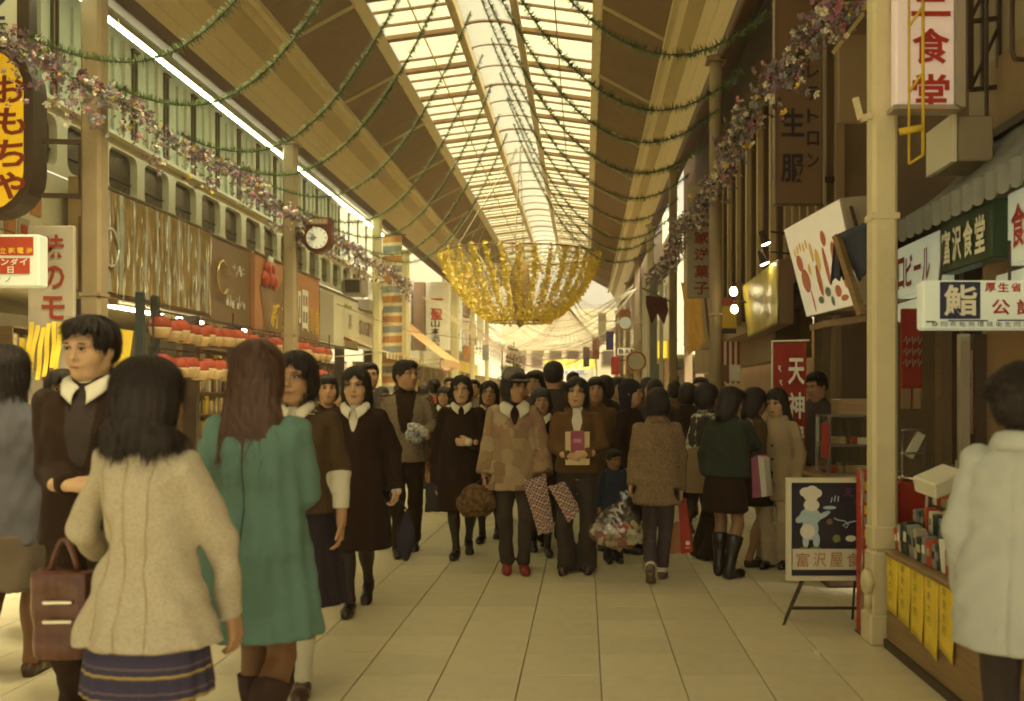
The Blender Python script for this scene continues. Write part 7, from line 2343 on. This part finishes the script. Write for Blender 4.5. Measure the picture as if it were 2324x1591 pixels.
def PX(px, Y): return (px - VX) * Y / FPX
def PZ(py, Y): return HC - (py - VY) * Y / FPX
def IM(px, Y, h, yaw, spec):
    """arm targets given as picture points with a depth offset, turned into the figure's own axes"""
    s = h / 1.6; c = np.array(Matrix.Rotation(-R(yaw), 3, 'Z')); loc = np.array((PX(px, Y), Y, .012))
    out = {}
    for sd, (e, w, fd, pn, curl) in spec.items():
        def L(t):
            Yt = Y + t[2]
            return tuple(c @ (np.array((PX(t[0], Yt), Yt, PZ(t[1], Yt))) - loc) / s)
        out[sd] = (L(e), L(w), tuple(c @ np.array(fd, float)), tuple(c @ np.array(pn, float)), curl)
    return out
def PP(label, px, Y, h, yaw=0, arms=None, **kw):
    return person(label, PX(px, Y), Y, h, yaw, arms=IM(px, Y, h, yaw, arms) if arms else None, **kw)
WALK = {'R': (-.05, -.16, 0, -4, 0), 'L': (.06, .20, .045, 4, 32)}
WALK2 = {'L': (.05, -.16, 0, 4, 0), 'R': (-.06, .20, .045, -4, 32)}

# ---- foreground
PP('woman in a grey blue jacket and grey skirt seen from behind at the left edge', 18, 4.9, 1.66, 186, hair=('bob', None), face=False, top=dict(name='jacket', hem=.665, a=.205, waist=.165, mat=C_BLUEGREY),
   bottom=dict(type='skirt', hem=.455, a=.20, mat=C_SKGREY), shoe=dict(mat=LEATHB), legmat=TAN, feet=WALK, seed=1, q=.8)
PP('young man in a black suit with an open white collar looking down', 208, 4.3, 1.755, 4, hair=('short', None), male=True, head=(-16, 10, 3), skin=SKIN_L,
   arms={'R': ((112, 1070, -.02), (150, 1100, -.24), (1, -.25, .0), (0, .6, -.8), .9)},
   top=dict(name='jacket', hem=.72, a=.20, mat=C_BLACK, open=.055, open_to=1.0), under=[dict(name='sweater', hem=.80, a=.165, waist=.155, chest=.168, mat=C_VEST, sleeve_end=.3)],
   collar=dict(mat=C_WHITE, size=1.05), shirt=dict(mat=C_WHITE, w=.035, l=.05), bottom=dict(type='trousers', mat=C_BLACK), shoe=dict(mat=LEATH), seed=2, q=.75)
PP('woman in a cream wool jacket and plaid pleated skirt walking away', 342, 3.05, 1.525, 164, hair=('wavy', None), face=False, head=(-14, 4, 0),
   arms={'L': ((186, 1205, .08), (225, 1245, .30), (.2, 1, -.3), (0, 0, -1), .8), 'R': ((496, 1222, .04), (526, 1392, .10), (.15, .1, -1), (-1, .2, 0), .45)},
   top=dict(name='jacket', hem=.70, a=.24, waist=.140, chest=.158, mat=MATS['tweed_cream'], seams=[(0, .001), (-.085, .002), (.085, .002)], seam_mat=C_BEIGE, folds=.05, wr=.010, depth=.72, collar=True, sleeve=.96), bottom=dict(type='skirt', hem=.545, a=.205, pleats=22, depth=.07, mat=MATS['plaid_skirt']), legmat=NYL, shoe=dict(mat=LEATH), feet=WALK2, seed=3, q=.66)
PP('woman with long auburn hair in a teal green coat walking away', 584, 3.7, 1.615, 172, hair=('long', HAIR_B), face=False, head=(6, 0, 0),
   arms={'R': ((692, 1120, .05), (655, 1115, .26), (-.6, .7, .1), (0, 0, -1), .8)},
   top=dict(hem=.53, a=.240, waist=.168, mat=C_TEAL, seams=[(0, .001)], seam_mat=C_GREEN, folds=.065, wr=.011, sleeve=1.05), legmat=TAN, shoe=dict(mat=M('boot_suede', (.045, .022, .014), .8, .2, 20), boot=.27), feet=WALK2, seed=4, q=.68)
PP('schoolgirl in a brown vest, navy skirt and white knee socks behind the teal coat', 672, 4.8, 1.625, 6, hair=('bob', None), head=(-12, 4, 0), feet={'R': (-.06, .2, .04, -4, 28), 'L': (.05, -.12, 0, 4, 0)},
   top=dict(name='vest', hem=.84, a=.185, mat=C_OLIVE, sleeve_end=.02, open=.04), under=[dict(name='blouse', hem=.86, a=.165, chest=.155, mat=C_WHITE, sleeve=.95)], collar=dict(mat=C_WHITE, size=.9),
   bottom=dict(type='skirt', hem=.415, a=.235, pleats=20, mat=cloth('navy_skirt_wool', (.03, .022, .030))), sock=dict(mat=C_WHITE, len=.82), shoe=dict(mat=LEATHB), seed=5, q=.85)
PP('dark haired woman half hidden behind the man in the black suit', 142, 5.7, 1.56, 20, hair=('bob', None), head=(10, 0, 0), top=dict(hem=.5, a=.23, mat=C_OLIVE), legmat=STOCK, shoe=dict(mat=LEATH), seed=6)
PP('woman with curly hair in a pale grey jacket at the right edge', 2318, 3.30, 1.51, 140, hair=('curly', None), face=True, head=(8, 2, 0),
   top=dict(name='jacket', hem=.62, a=.24, waist=.20, chest=.185, mat=C_PALE, collar=True, folds=.03, sleeve=1.12), bottom=dict(type='trousers', mat=C_DKGREY, flare=.07), shoe=dict(mat=LEATH), seed=7, q=.7, skin=SKIN_L)
# ---- middle row
PP('schoolgirl in a long black coat with a white blouse collar walking towards us', 808, 6.62, 1.60, 2, hair=('mid', None), head=(0, 4, 0), skin=SKIN_L,
   arms={'L': ((893, 1020, .06), (899, 1108, -.02), (.05, -.1, -1), (-1, 0, 0), .95), 'R': ((742, 1010, .06), (740, 1100, .10), (0, .1, -1), (1, 0, 0), .6)},
   top=dict(hem=.40, a=.232, waist=.19, mat=C_NAVY, white_cuff=(C_WHITE, 'L'), collar=True, sleeve=1.1), collar=dict(mat=C_WHITE, size=1.05), shirt=dict(mat=C_WHITE, w=.045, l=.09), legmat=STOCK, shoe=dict(mat=LEATH), feet={'R': (-.01, -.18, 0, 0, 0), 'L': (.04, .24, .07, 3, 38)}, seed=8, q=.85)
PP('man in a grey brown jacket over a black roll neck looking to the right', 921, 8.9, 1.72, 8, hair=('short', None), male=True, head=(42, 0, 0),
   arms={'L': ((985, 970, .02), (955, 990, -.25), (-1, -.1, .05), (0, .6, -.8), .8)},
   top=dict(name='jacket', hem=.76, a=.205, mat=MATS['tweed_grey'], open=.075, open_to=.92), under=[dict(name='sweater', hem=.8, a=.16, waist=.155, chest=.168, mat=C_BLACK, sleeve_end=.3)], turtle=C_BLACK, bottom=dict(type='trousers', mat=C_BLACK), shoe=dict(mat=LEATH), feet=WALK, seed=9)
PP('schoolgirl in a black coat with a scalloped white collar and a hand on her chest', 1047, 8.76, 1.58, 6, hair=('bob', None), head=(-4, 2, -3), skin=SKIN_L,
   arms={'R': ((992, 1020, .05), (988, 1100, .0), (0, -.05, -1), (1, 0, 0), .95), 'L': ((1090, 1012, -.02), (1066, 1004, -.22), (-1, -.1, .02), (0, 1, 0), .6)},
   top=dict(hem=.40, a=.225, waist=.185, mat=C_NAVY, white_cuff=(C_WHITE, 'RL'), sleeve=1.08), collar=dict(mat=C_WHITE, size=1.0), legmat=STOCK, shoe=dict(mat=LEATH), feet={'R': (-.05, -.14, 0, -10, 0), 'L': (.06, .18, .05, 8, 34)}, seed=10)
PP('girl with shoulder length hair half hidden behind the woman in the cloth cap', 1110, 9.7, 1.545, -4, hair=('mid', None), head=(6, 0, 0), top=dict(hem=.42, a=.22, mat=C_NAVY), collar=dict(mat=C_OFFW), legmat=STOCK, shoe=dict(mat=LEATH), feet=WALK, seed=11)
PP('woman in a patchwork padded jacket and cloth cap glancing right', 1167, 8.0, 1.60, 6, hair=('bob', None), hat=C_CAP, head=(34, 4, 0),
   arms={'R': ((1108, 1010, .02), (1099, 1082, -.04), (0, -.05, -1), (1, 0, 0), .95), 'L': ((1232, 1010, .02), (1234, 1084, -.08), (.05, -.1, -1), (-1, 0, 0), .95)},
   top=dict(name='padded_jacket', hem=.655, a=.245, waist=.20, chest=.185, mat=MATS['patch_print'], sleeve=1.28, cuff=.060, sleeve_end=.86, folds=.02), collar=dict(mat=C_WHITE, size=1.6), shirt=dict(mat=C_BLACK, w=.05, l=.09), bottom=dict(type='trousers', mat=C_DKGREY, flare=.058, hem=.085), sock=dict(mat=C_WHITE, len=.45), shoe=dict(mat=REDS), feet={'R': (-.06, -.05, 0, -5, 0), 'L': (.075, -.10, 0, 5, 0)}, seed=12)
PP('long haired woman in a brown corduroy jacket hugging books', 1309, 8.0, 1.55, 0, hair=('mid', None), head=(-6, 0, 3), skin=SKIN_L,
   arms={'R': ((1256, 1012, -.02), (1290, 1034, -.25), (1, -.1, -.15), (0, 1, 0), .7), 'L': ((1366, 1012, -.02), (1330, 1030, -.27), (-1, -.1, -.1), (0, 1, 0), .7)},
   top=dict(name='jacket', hem=.82, a=.195, mat=C_BROWN, open=.055, open_to=1.08, collar=True, sleeve=1.1), shirt=dict(mat=C_WHITE, w=.038, l=.09), bottom=dict(type='trousers', mat=C_DKGREY, flare=.088, knee=.066, hem=.03), shoe=dict(mat=LEATHB), feet={'R': (-.09, -.08, 0, -14, 0), 'L': (.08, -.04, 0, 6, 0)}, seed=13)
PP('woman in a dark headscarf and black coat turned to the right', 1430, 8.95, 1.55, 62, hair=('scarf', C_SCARF), head=(14, 4, 0), top=dict(hem=.45, a=.23, mat=C_BLACK), legmat=STOCK, shoe=dict(mat=LEATH), seed=14)
PP('small child in a blue jacket and jeans between the shoppers', 1392, 8.4, .95, 10, hair=('short', None), head=(14, 10, 0), child=True, top=dict(name='jacket', hem=.66, a=.21, mat=C_BLUE), bottom=dict(type='trousers', mat=cloth('child_jeans', (.035, .038, .055)), flare=.075), shoe=dict(mat=LEATHB), seed=15, q=.8)
PP('short haired woman in a tweed coat carrying a clear plastic bag away from us', 1492, 7.6, 1.465, 176, hair=('bob', None), face=False, head=(4, 4, 0),
   arms={'L': ((1440, 1035, .04), (1432, 1098, .0), (-.15, 0, -1), (1, 0, 0), .95), 'R': ((1545, 1035, .02), (1545, 1110, -.05), (0, .1, -1), (-1, 0, 0), .5)},
   top=dict(hem=.635, a=.225, waist=.195, chest=.18, mat=MATS['tweed_brown'], collar=True, sleeve=1.08), bottom=dict(type='trousers', mat=C_PURPLE, flare=.058, hem=.12), sock=dict(mat=C_WHITE, len=.5), shoe=dict(mat=CLOG), feet={'L': (.06, .20, .075, 0, 48), 'R': (-.04, -.10, 0, -6, 0)}, seed=16)
PP('girl in a dark vest over a white blouse looking into the stall', 1604, 8.6, 1.51, 118, hair=('bob', None), head=(-8, 8, 0), top=dict(name='vest', hem=.86, a=.18, mat=C_VEST, sleeve_end=.02), under=[dict(name='blouse', hem=.88, a=.16, chest=.152, mat=C_WHITE)], bottom=dict(type='trousers', mat=C_BLACK, flare=.08), shoe=dict(mat=LEATH), seed=17)
PP('woman in a bottle green jacket, black skirt and black boots leaning over', 1646, 7.75, 1.475, 142, hair=('mid', None), head=(-26, 14, 0), lean=.16,
   arms={'R': ((1712, 1010, .05), (1700, 985, .12), (.3, .2, 1), (-1, 0, 0), .6)},
   top=dict(name='jacket', hem=.85, a=.215, waist=.19, chest=.185, mat=C_GREEN, sleeve=1.15), bottom=dict(type='skirt', hem=.55, a=.20, mat=C_BLACK), legmat=NYL, shoe=dict(mat=LEATH, boot=.28), feet={'R': (-.07, .02, 0, -10, 0), 'L': (.09, -.06, 0, 12, 0)}, seed=18)
PP('bare legged girl in dark loafers half hidden behind the green jacket', 1712, 8.25, 1.47, 105, hair=('mid', None), head=(-10, 10, 0), top=dict(name='jacket', hem=.80, a=.2, mat=C_OLIVE), bottom=dict(type='skirt', hem=.55, a=.21, mat=C_BLACK), legmat=NYL, shoe=dict(mat=LEATH), feet={'R': (-.07, .05, 0, -6, 0), 'L': (.08, -.12, 0, 8, 0)}, seed=19)
PP('long haired girl in a beige belted coat and white trousers at the stall', 1762, 8.2, 1.46, -28, hair=('long', None), head=(-8, 12, 0), skin=SKIN_L,
   arms={'R': ((1722, 1010, .0), (1726, 1055, -.12), (0, -.2, -1), (1, 0, 0), .9)},
   top=dict(hem=.60, a=.205, waist=.155, mat=C_BEIGE, buttons=4, collar=True), bottom=dict(type='trousers', mat=C_OFFW, flare=.085, knee=.066), shoe=dict(mat=LEATH), feet={'R': (-.06, -.06, 0, -6, 0), 'L': (.07, 0, 0, 8, 0)}, seed=20)
PP('stall keeper in a dull grey jacket behind the glass case', 1852, 9.2, 1.62, -40, hair=('short', None), head=(-10, 14, 0), male=True, top=dict(name='jacket', hem=.75, a=.2, mat=C_DKGREY), bottom=dict(type='trousers', mat=C_BLACK), shoe=dict(mat=LEATH), seed=21)

# ---- further back: a few figures are built and then copied through the crowd
proto = []
specs = [dict(h=1.58, yaw=0, hair=('bob', None), top=dict(hem=.45, a=.22, mat=C_BLACK), legmat=STOCK, txt='black coat'),
         dict(h=1.66, yaw=0, hair=('short', None), male=True, top=dict(name='jacket', hem=.72, a=.2, mat=C_DKGREY, open=.05), shirt=dict(mat=C_OFFW), bottom=dict(type='trousers', mat=C_BLACK), txt='charcoal jacket'),
         dict(h=1.55, yaw=0, hair=('mid', None), top=dict(hem=.5, a=.23, mat=C_OLIVE), legmat=STOCK, txt='olive brown coat'),
         dict(h=1.60, yaw=0, hair=('short', None), male=True, top=dict(name='jacket', hem=.74, a=.2, mat=MATS['tweed_grey']), bottom=dict(type='trousers', mat=C_DKGREY), txt='grey brown jacket'),
         dict(h=1.54, yaw=0, hair=('wavy', None), top=dict(hem=.55, a=.22, mat=C_NAVY), collar=dict(mat=C_WHITE), legmat=STOCK, txt='white collared black coat'),
         dict(h=1.56, yaw=0, hair=('bun', None), top=dict(hem=.5, a=.21, mat=C_REDC), legmat=TAN, txt='red coat'),
         dict(h=1.57, yaw=0, hair=('bob', None), top=dict(hem=.6, a=.21, mat=C_BROWN), bottom=dict(type='trousers', mat=C_DKGREY), txt='brown jacket')]
for i, sp in enumerate(specs):
    sp = dict(sp); txt = sp.pop('txt'); hh = sp.pop('h'); yw = sp.pop('yaw')
    b_, s_, _ = person('shopper in a ' + txt + ' further back in the crowd', 0, 0, hh, yw, q=1.55, shoe=dict(mat=LEATH), feet=WALK if i % 2 else WALK2, seed=60 + i, **sp)
    proto.append((b_, txt, hh))
crowd = [(742, 8.2, 0, 20), (700, 9.6, 6, 170), (768, 10.5, 2, -10), (838, 10.2, 1, 15), (866, 11.6, 0, 180), (985, 13.4, 5, 185), (1008, 12.6, 4, -8), (962, 15.0, 2, 160), (1020, 16.5, 1, 0), (1150, 11.0, 3, 20),
         (1216, 10.0, 0, -20), (1228, 8.9, 4, 8), (1256, 9.4, 1, 175), (1275, 11.2, 3, 178), (1352, 9.3, 6, 0), (1372, 10.0, 0, 185), (1400, 10.8, 1, 30), (1385, 12.5, 4, 0), (1486, 10.6, 1, 172), (1470, 12.0, 2, 20),
         (1560, 10.3, 0, 160), (1590, 11.5, 3, -30), (1530, 13.6, 6, 175), (1240, 13.5, 2, 0), (1300, 14.4, 1, 10), (1336, 15.5, 0, 178), (1190, 15.0, 6, 5), (1120, 14.2, 0, 180), (1075, 13.8, 3, -5), (1060, 18.0, 4, 12),
         (1430, 16.4, 1, 185), (1265, 18.5, 5, 176), (1310, 19.6, 2, 0), (1365, 20.5, 3, 182), (1215, 20.0, 1, -6), (1160, 21.5, 0, 8), (1100, 23.0, 2, 180), (1405, 22.0, 0, 170), (1285, 24.0, 4, 0), (1340, 26.0, 1, 178),
         (1240, 28.0, 6, 6), (1195, 30.0, 3, -4), (1300, 32.0, 0, 182), (1375, 30.5, 2, 0), (1135, 27.0, 5, 170), (1085, 31.0, 1, 5), (1325, 37.0, 4, 0), (1260, 40.0, 2, 180), (1220, 44.0, 1, 0), (1355, 42.0, 0, 4), (905, 19.0, 3, 30), (800, 14.5, 6, 160), (668, 12.0, 4, 200)]
used = set()
where = {0: 'behind the schoolgirls', 1: 'in mid crowd', 2: 'behind the cap wearer', 3: 'near the right columns', 4: 'far down the arcade'}
for i, (px, Y, k, yw) in enumerate(crowd):
    b_, txt, hh = proto[k]
    o = b_ if k not in used else copy_tree(b_)
    used.add(k)
    o.location = (PX(px, Y), Y, .012)
    o.rotation_euler = (0, 0, R(yw))
    sc_ = 1 + .05 * math.sin(i * 2.7)
    o.scale = (sc_, sc_, sc_)
    zone = 4 if Y > 22 else 3 if px > 1440 else 0 if px < 900 else 2 if px > 1180 else 1
    back_ = 90 < (yw % 360) < 270
    o['label'] = 'shopper in a ' + txt + (' from behind ' if back_ else ' facing us ') + where[zone]
    o['group'] = 'shoppers further back in the crowd'
seen = {}
for o in [o for o in sc.objects if o.get('group') == 'shoppers further back in the crowd']: seen.setdefault(o['label'], []).append(o)
for lb, os_ in seen.items():
    if len(os_) > 1:
        for j, o in enumerate(sorted(os_, key=lambda o: o.location.y)): o['label'] = nth(j + 1) + ' nearest ' + lb

# ---------------------------------------------------------------- things carried by the people
def soft_bag(name, label, c, r, mat, seed, knot=None, h=.009, box=False, wr=.008, cat='bag'):
    """sagging bag grown as a smooth surface: c centre, r half sizes; knot = point the neck is gathered to"""
    c = np.array(c, float); r = np.array(r, float)
    lo = c - r * 1.4 - .03; hi = c + r * 1.4 + .03
    if knot is not None:
        kn = np.array(knot, float); lo = np.minimum(lo, kn - .06); hi = np.maximum(hi, kn + .06)
    Fg = Field(lo, hi, h)
    if box:
        Fg.column([(c[2] - r[2], c[0], c[1], r[0], r[1]), (c[2] + r[2], c[0], c[1], r[0] * .96, r[1] * .8)], .02, power=6)
    else:
        Fg.ell(c - np.array((0, 0, r[2] * .25)), (r[0], r[1], r[2] * .75), .02)
        Fg.ell(c, (r[0] * .82, r[1] * .8, r[2]), .04)
    if knot is not None:
        Fg.cone(c + np.array((0, 0, r[2] * .3)), min(r[0], r[1]) * .8, kn, .018, .05)
        Fg.cone(kn, .014, kn + np.array((.02, 0, .045)), .022, .01); Fg.cone(kn, .014, kn + np.array((-.025, 0, .04)), .020, .01)
    Fg.wrinkle(wr, seed, (26, 26, 20))
    V, Q = Fg.mesh()
    o = mesh_obj(name, [(V - c, Q)], mat)
    o.location = tuple(c)
    return tagit(o, label, cat)
def handle(parent, a, b, top, mat, r=.008):
    m = MB()
    a, b, top = Vector(a), Vector(b), Vector(top)
    pts = [a.lerp(b, u) + (top - (a + b) / 2) * (4 * u * (1 - u)) for u in np.linspace(0, 1, 11)]
    m.tube(pts, r, 6)
    return m.build('handle', mat, parent, smooth=True)
Yb = 3.4
c = (PX(146, Yb), Yb, PZ(1392, Yb))
b_ = soft_bag('handbag', 'dark red brown leather handbag hanging by the cream jacket', c, (.095, .055, .145), BAGB, 1, h=.008, box=True, wr=.006)
handle(b_, (c[0] - .05, Yb, c[2] + .13), (c[0] + .05, Yb, c[2] + .13), (c[0], Yb, PZ(1225, Yb)), BAGB, .010)
m = MB()
for zz in (.05, -.015): m.box((c[0] + .01, Yb - .062, c[2] + zz), (.10, .012, .016), (0, 0, .05), bev=.004)
m.build('clasp', MATS['chrome'], b_)
Yb = 6.6
c = (PX(921, Yb), Yb, PZ(1212, Yb)); b_ = soft_bag('drawstring_bag', 'slim navy drawstring bag held by the schoolgirl in the long coat', c, (.055, .045, .165), cloth('navy_bag', (.035, .028, .045)), 2, h=.008)
handle(b_, (c[0] - .02, Yb, c[2] + .14), (c[0] + .02, Yb, c[2] + .14), (PX(901, Yb), Yb, PZ(1130, Yb)), BAGK, .006)
Yb = 8.6
c = (PX(944, Yb), Yb, PZ(980, Yb)); soft_bag('cloth_bundle', 'small blue and white cloth bundle in the hand of the man in grey', c, (.085, .06, .075), special('bundle_print', b_tweed((.12, .14, .17), (.55, .53, .45), 26)), 3, h=.009, wr=.02, cat='bundle')
Yb = 8.75
c = (PX(984, Yb), Yb, PZ(1128, Yb)); b_ = soft_bag('satchel', 'flat black school satchel held by the girl with the scalloped collar', c, (.07, .06, .125), BAGK, 4, h=.009, box=True, wr=.004)
handle(b_, (c[0] - .03, Yb, c[2] + .12), (c[0] + .03, Yb, c[2] + .12), (PX(988, Yb), Yb, PZ(1085, Yb)), BAGK, .008)
Yb = 7.93
c = (PX(1082, Yb), Yb, PZ(1134, Yb)); b_ = soft_bag('shopping_bag', 'bulging brown patterned cloth bag held by the woman in the cap', c, (.165, .08, .13), MATS['bag_print'], 5, h=.010, wr=.012)
handle(b_, (c[0] - .05, Yb, c[2] + .09), (c[0] + .07, Yb, c[2] + .09), (PX(1102, Yb), Yb, PZ(1085, Yb)), BAGK, .009)
Yb = 7.85
for i_, (q0, lb) in enumerate(((((1183, 1090), (1238, 1080), (1258, 1205), (1222, 1213)), 'long wrapped parcel in red and white checked paper, hanging left'), (((1243, 1105), (1282, 1092), (1316, 1160), (1290, 1186)), 'wrapped parcel in red and white checked paper, hanging right'))):
    pts = [Vector((PX(a, Yb - .05 * i_), Yb - .05 * i_, PZ(b, Yb - .05 * i_))) for a, b in q0]
    m = MB()
    def fnp(sgn):
        return lambda u, v: pts[0].lerp(pts[1], u).lerp(pts[3].lerp(pts[2], u), v) + Vector((0, sgn * .035 * math.sin(u * math.pi) * (.4 + .6 * math.sin(min(v * 1.5, 1.57))), .006 * math.sin(u * 11 + v * 5)))
    m.grid(fnp(-1), 8, 10); m.grid(lambda u, v: fnp(1)(1 - u, v), 8, 10)
    m.build('wrapped_parcel', MATS['paper_check'], label=lb, cat='parcel', smooth=True)
Yb = 7.72
m = MB(); m.box((PX(1310, Yb), Yb, PZ(1002, Yb)), (.105, .02, .17), (R(6), 0, 0), bev=.003); m.box((PX(1310, Yb), Yb - .011, PZ(1000, Yb)), (.06, .004, .03), (R(6), 0, 0), mi=1)
m.build('magazine', [M('book_pink', (.32, .07, .13), .45, .15, 20), M('book_rose', (.5, .25, .28), .5)], label='pink covered magazine held against the brown corduroy jacket', cat='magazine')
m = MB(); m.box((PX(1310, Yb + .03), Yb + .03, PZ(1018, Yb)), (.19, .03, .26), (R(6), 0, 0), bev=.004); m.build('paper_packet', MATS['cloth_cream'], label='cream paper packet behind the pink magazine', cat='packet')
# clear bag full of red and white packets
Yb = 7.5
c = (PX(1400, Yb), Yb, PZ(1195, Yb))
b_ = soft_bag('clear_plastic_bag', 'clear plastic bag stuffed with red and white packets', c, (.225, .12, .165), MATS['clear_plastic'], 7, knot=(PX(1417, Yb), Yb, PZ(1132, Yb)), h=.012, wr=.008)
rnd = random.Random(3); m = MB()
for k in range(95):
    u = rnd.uniform(-1, 1); v = rnd.uniform(-1, .25); w = rnd.uniform(-1, 1)
    if u * u + v * v * .9 + w * w > 1: continue
    m.box((c[0] + u * .185, c[1] + w * .085, c[2] + v * .125 - .025), (.065, .03, .045), (rnd.uniform(-1, 1), rnd.uniform(-1, 1), rnd.uniform(-1, 1)), mi=rnd.choice((0, 0, 0, 1, 1, 2)))
m.build('packets_inside', [M('packet_red', (.42, .09, .05), .4, .2, 20), MATS['board_white'], MATS['goods']], b_, kind='stuff')
Yb = 7.75
pts = [Vector((PX(a, Yb), Yb, PZ(b, Yb))) for a, b in ((1538, 1130), (1556, 1135), (1572, 1252), (1545, 1258))]
m = MB(); m.poly(pts, (.02, .10, 0)); o = m.build('paper_bag', MATS['red_bright'], label='bright red paper carrier bag beside the tweed coat', cat='bag')
m = MB(); m.lathe(Vector((PX(1560, Yb), Yb - .004, PZ(1232, Yb))), [(.018, -.002), (.018, .002)], 12, axis=Matrix.Rotation(R(90), 3, 'X')); m.box((PX(1560, Yb), Yb - .003, PZ(1243, Yb)), (.04, .003, .006)); m.build('emblem', MATS['letter_white'], o)
pts = [Vector((PX(a, Yb + .03), Yb + .03, PZ(b, Yb + .03))) for a, b in ((1520, 1190), (1540, 1185), (1546, 1255), (1522, 1258))]
m = MB(); m.poly(pts, (.0, .08, 0)); m.build('paper_bag', MATS['sign_orange'], label='orange and white paper bag just left of the red one', cat='bag')
Yb = 8.4
pts = [Vector((PX(a, Yb), Yb, PZ(b, Yb))) for a, b in ((1556, 1020), (1592, 1012), (1597, 1120), (1555, 1118))]
m = MB(); m.poly(pts, (.03, .12, 0)); o = m.build('shopping_bag', MATS['wall_tan'], label='tan printed shopping bag held by the girl in the vest', cat='bag')
Yb = 7.85
pts = [Vector((PX(a, Yb), Yb, PZ(b, Yb))) for a, b in ((1704, 1040), (1718, 1032), (1727, 1128), (1707, 1130))]
m = MB(); m.poly(pts, (.09, .08, 0)); o = m.build('carrier_bag', [M('bag_pink', (.42, .12, .20), .4, .1, 10)], label='pink and white glossy carrier bag at the stall', cat='bag')
m = MB(); pts2 = [Vector((PX(a, Yb - .004), Yb - .004, PZ(b, Yb))) for a, b in ((1719, 1034), (1732, 1040), (1740, 1126), (1728, 1128))]; m.poly(pts2, (.06, .08, 0)); m.build('side_panel', MATS['letter_white'], o)

# ================================================================ thin haze volume added to lift the darks and pale the far end
m = MB(); m.box((0, 60, 9), (170, 200, 22))
hz = m.build('haze', bpy.data.materials.new('haze_air'), kind='stuff', origin=(0, 60, -2))
hm_ = hz.data.materials[0]; hm_.use_nodes = True
nt = hm_.node_tree; nt.nodes.remove(nt.nodes['Principled BSDF'])
pv = nt.nodes.new('ShaderNodeVolumePrincipled')
pv.inputs['Color'].default_value = (1.0, 0.82, 0.56, 1)
pv.inputs['Density'].default_value = 0.0032
nt.links.new(pv.outputs[0], nt.nodes['Material Output'].inputs['Volume'])
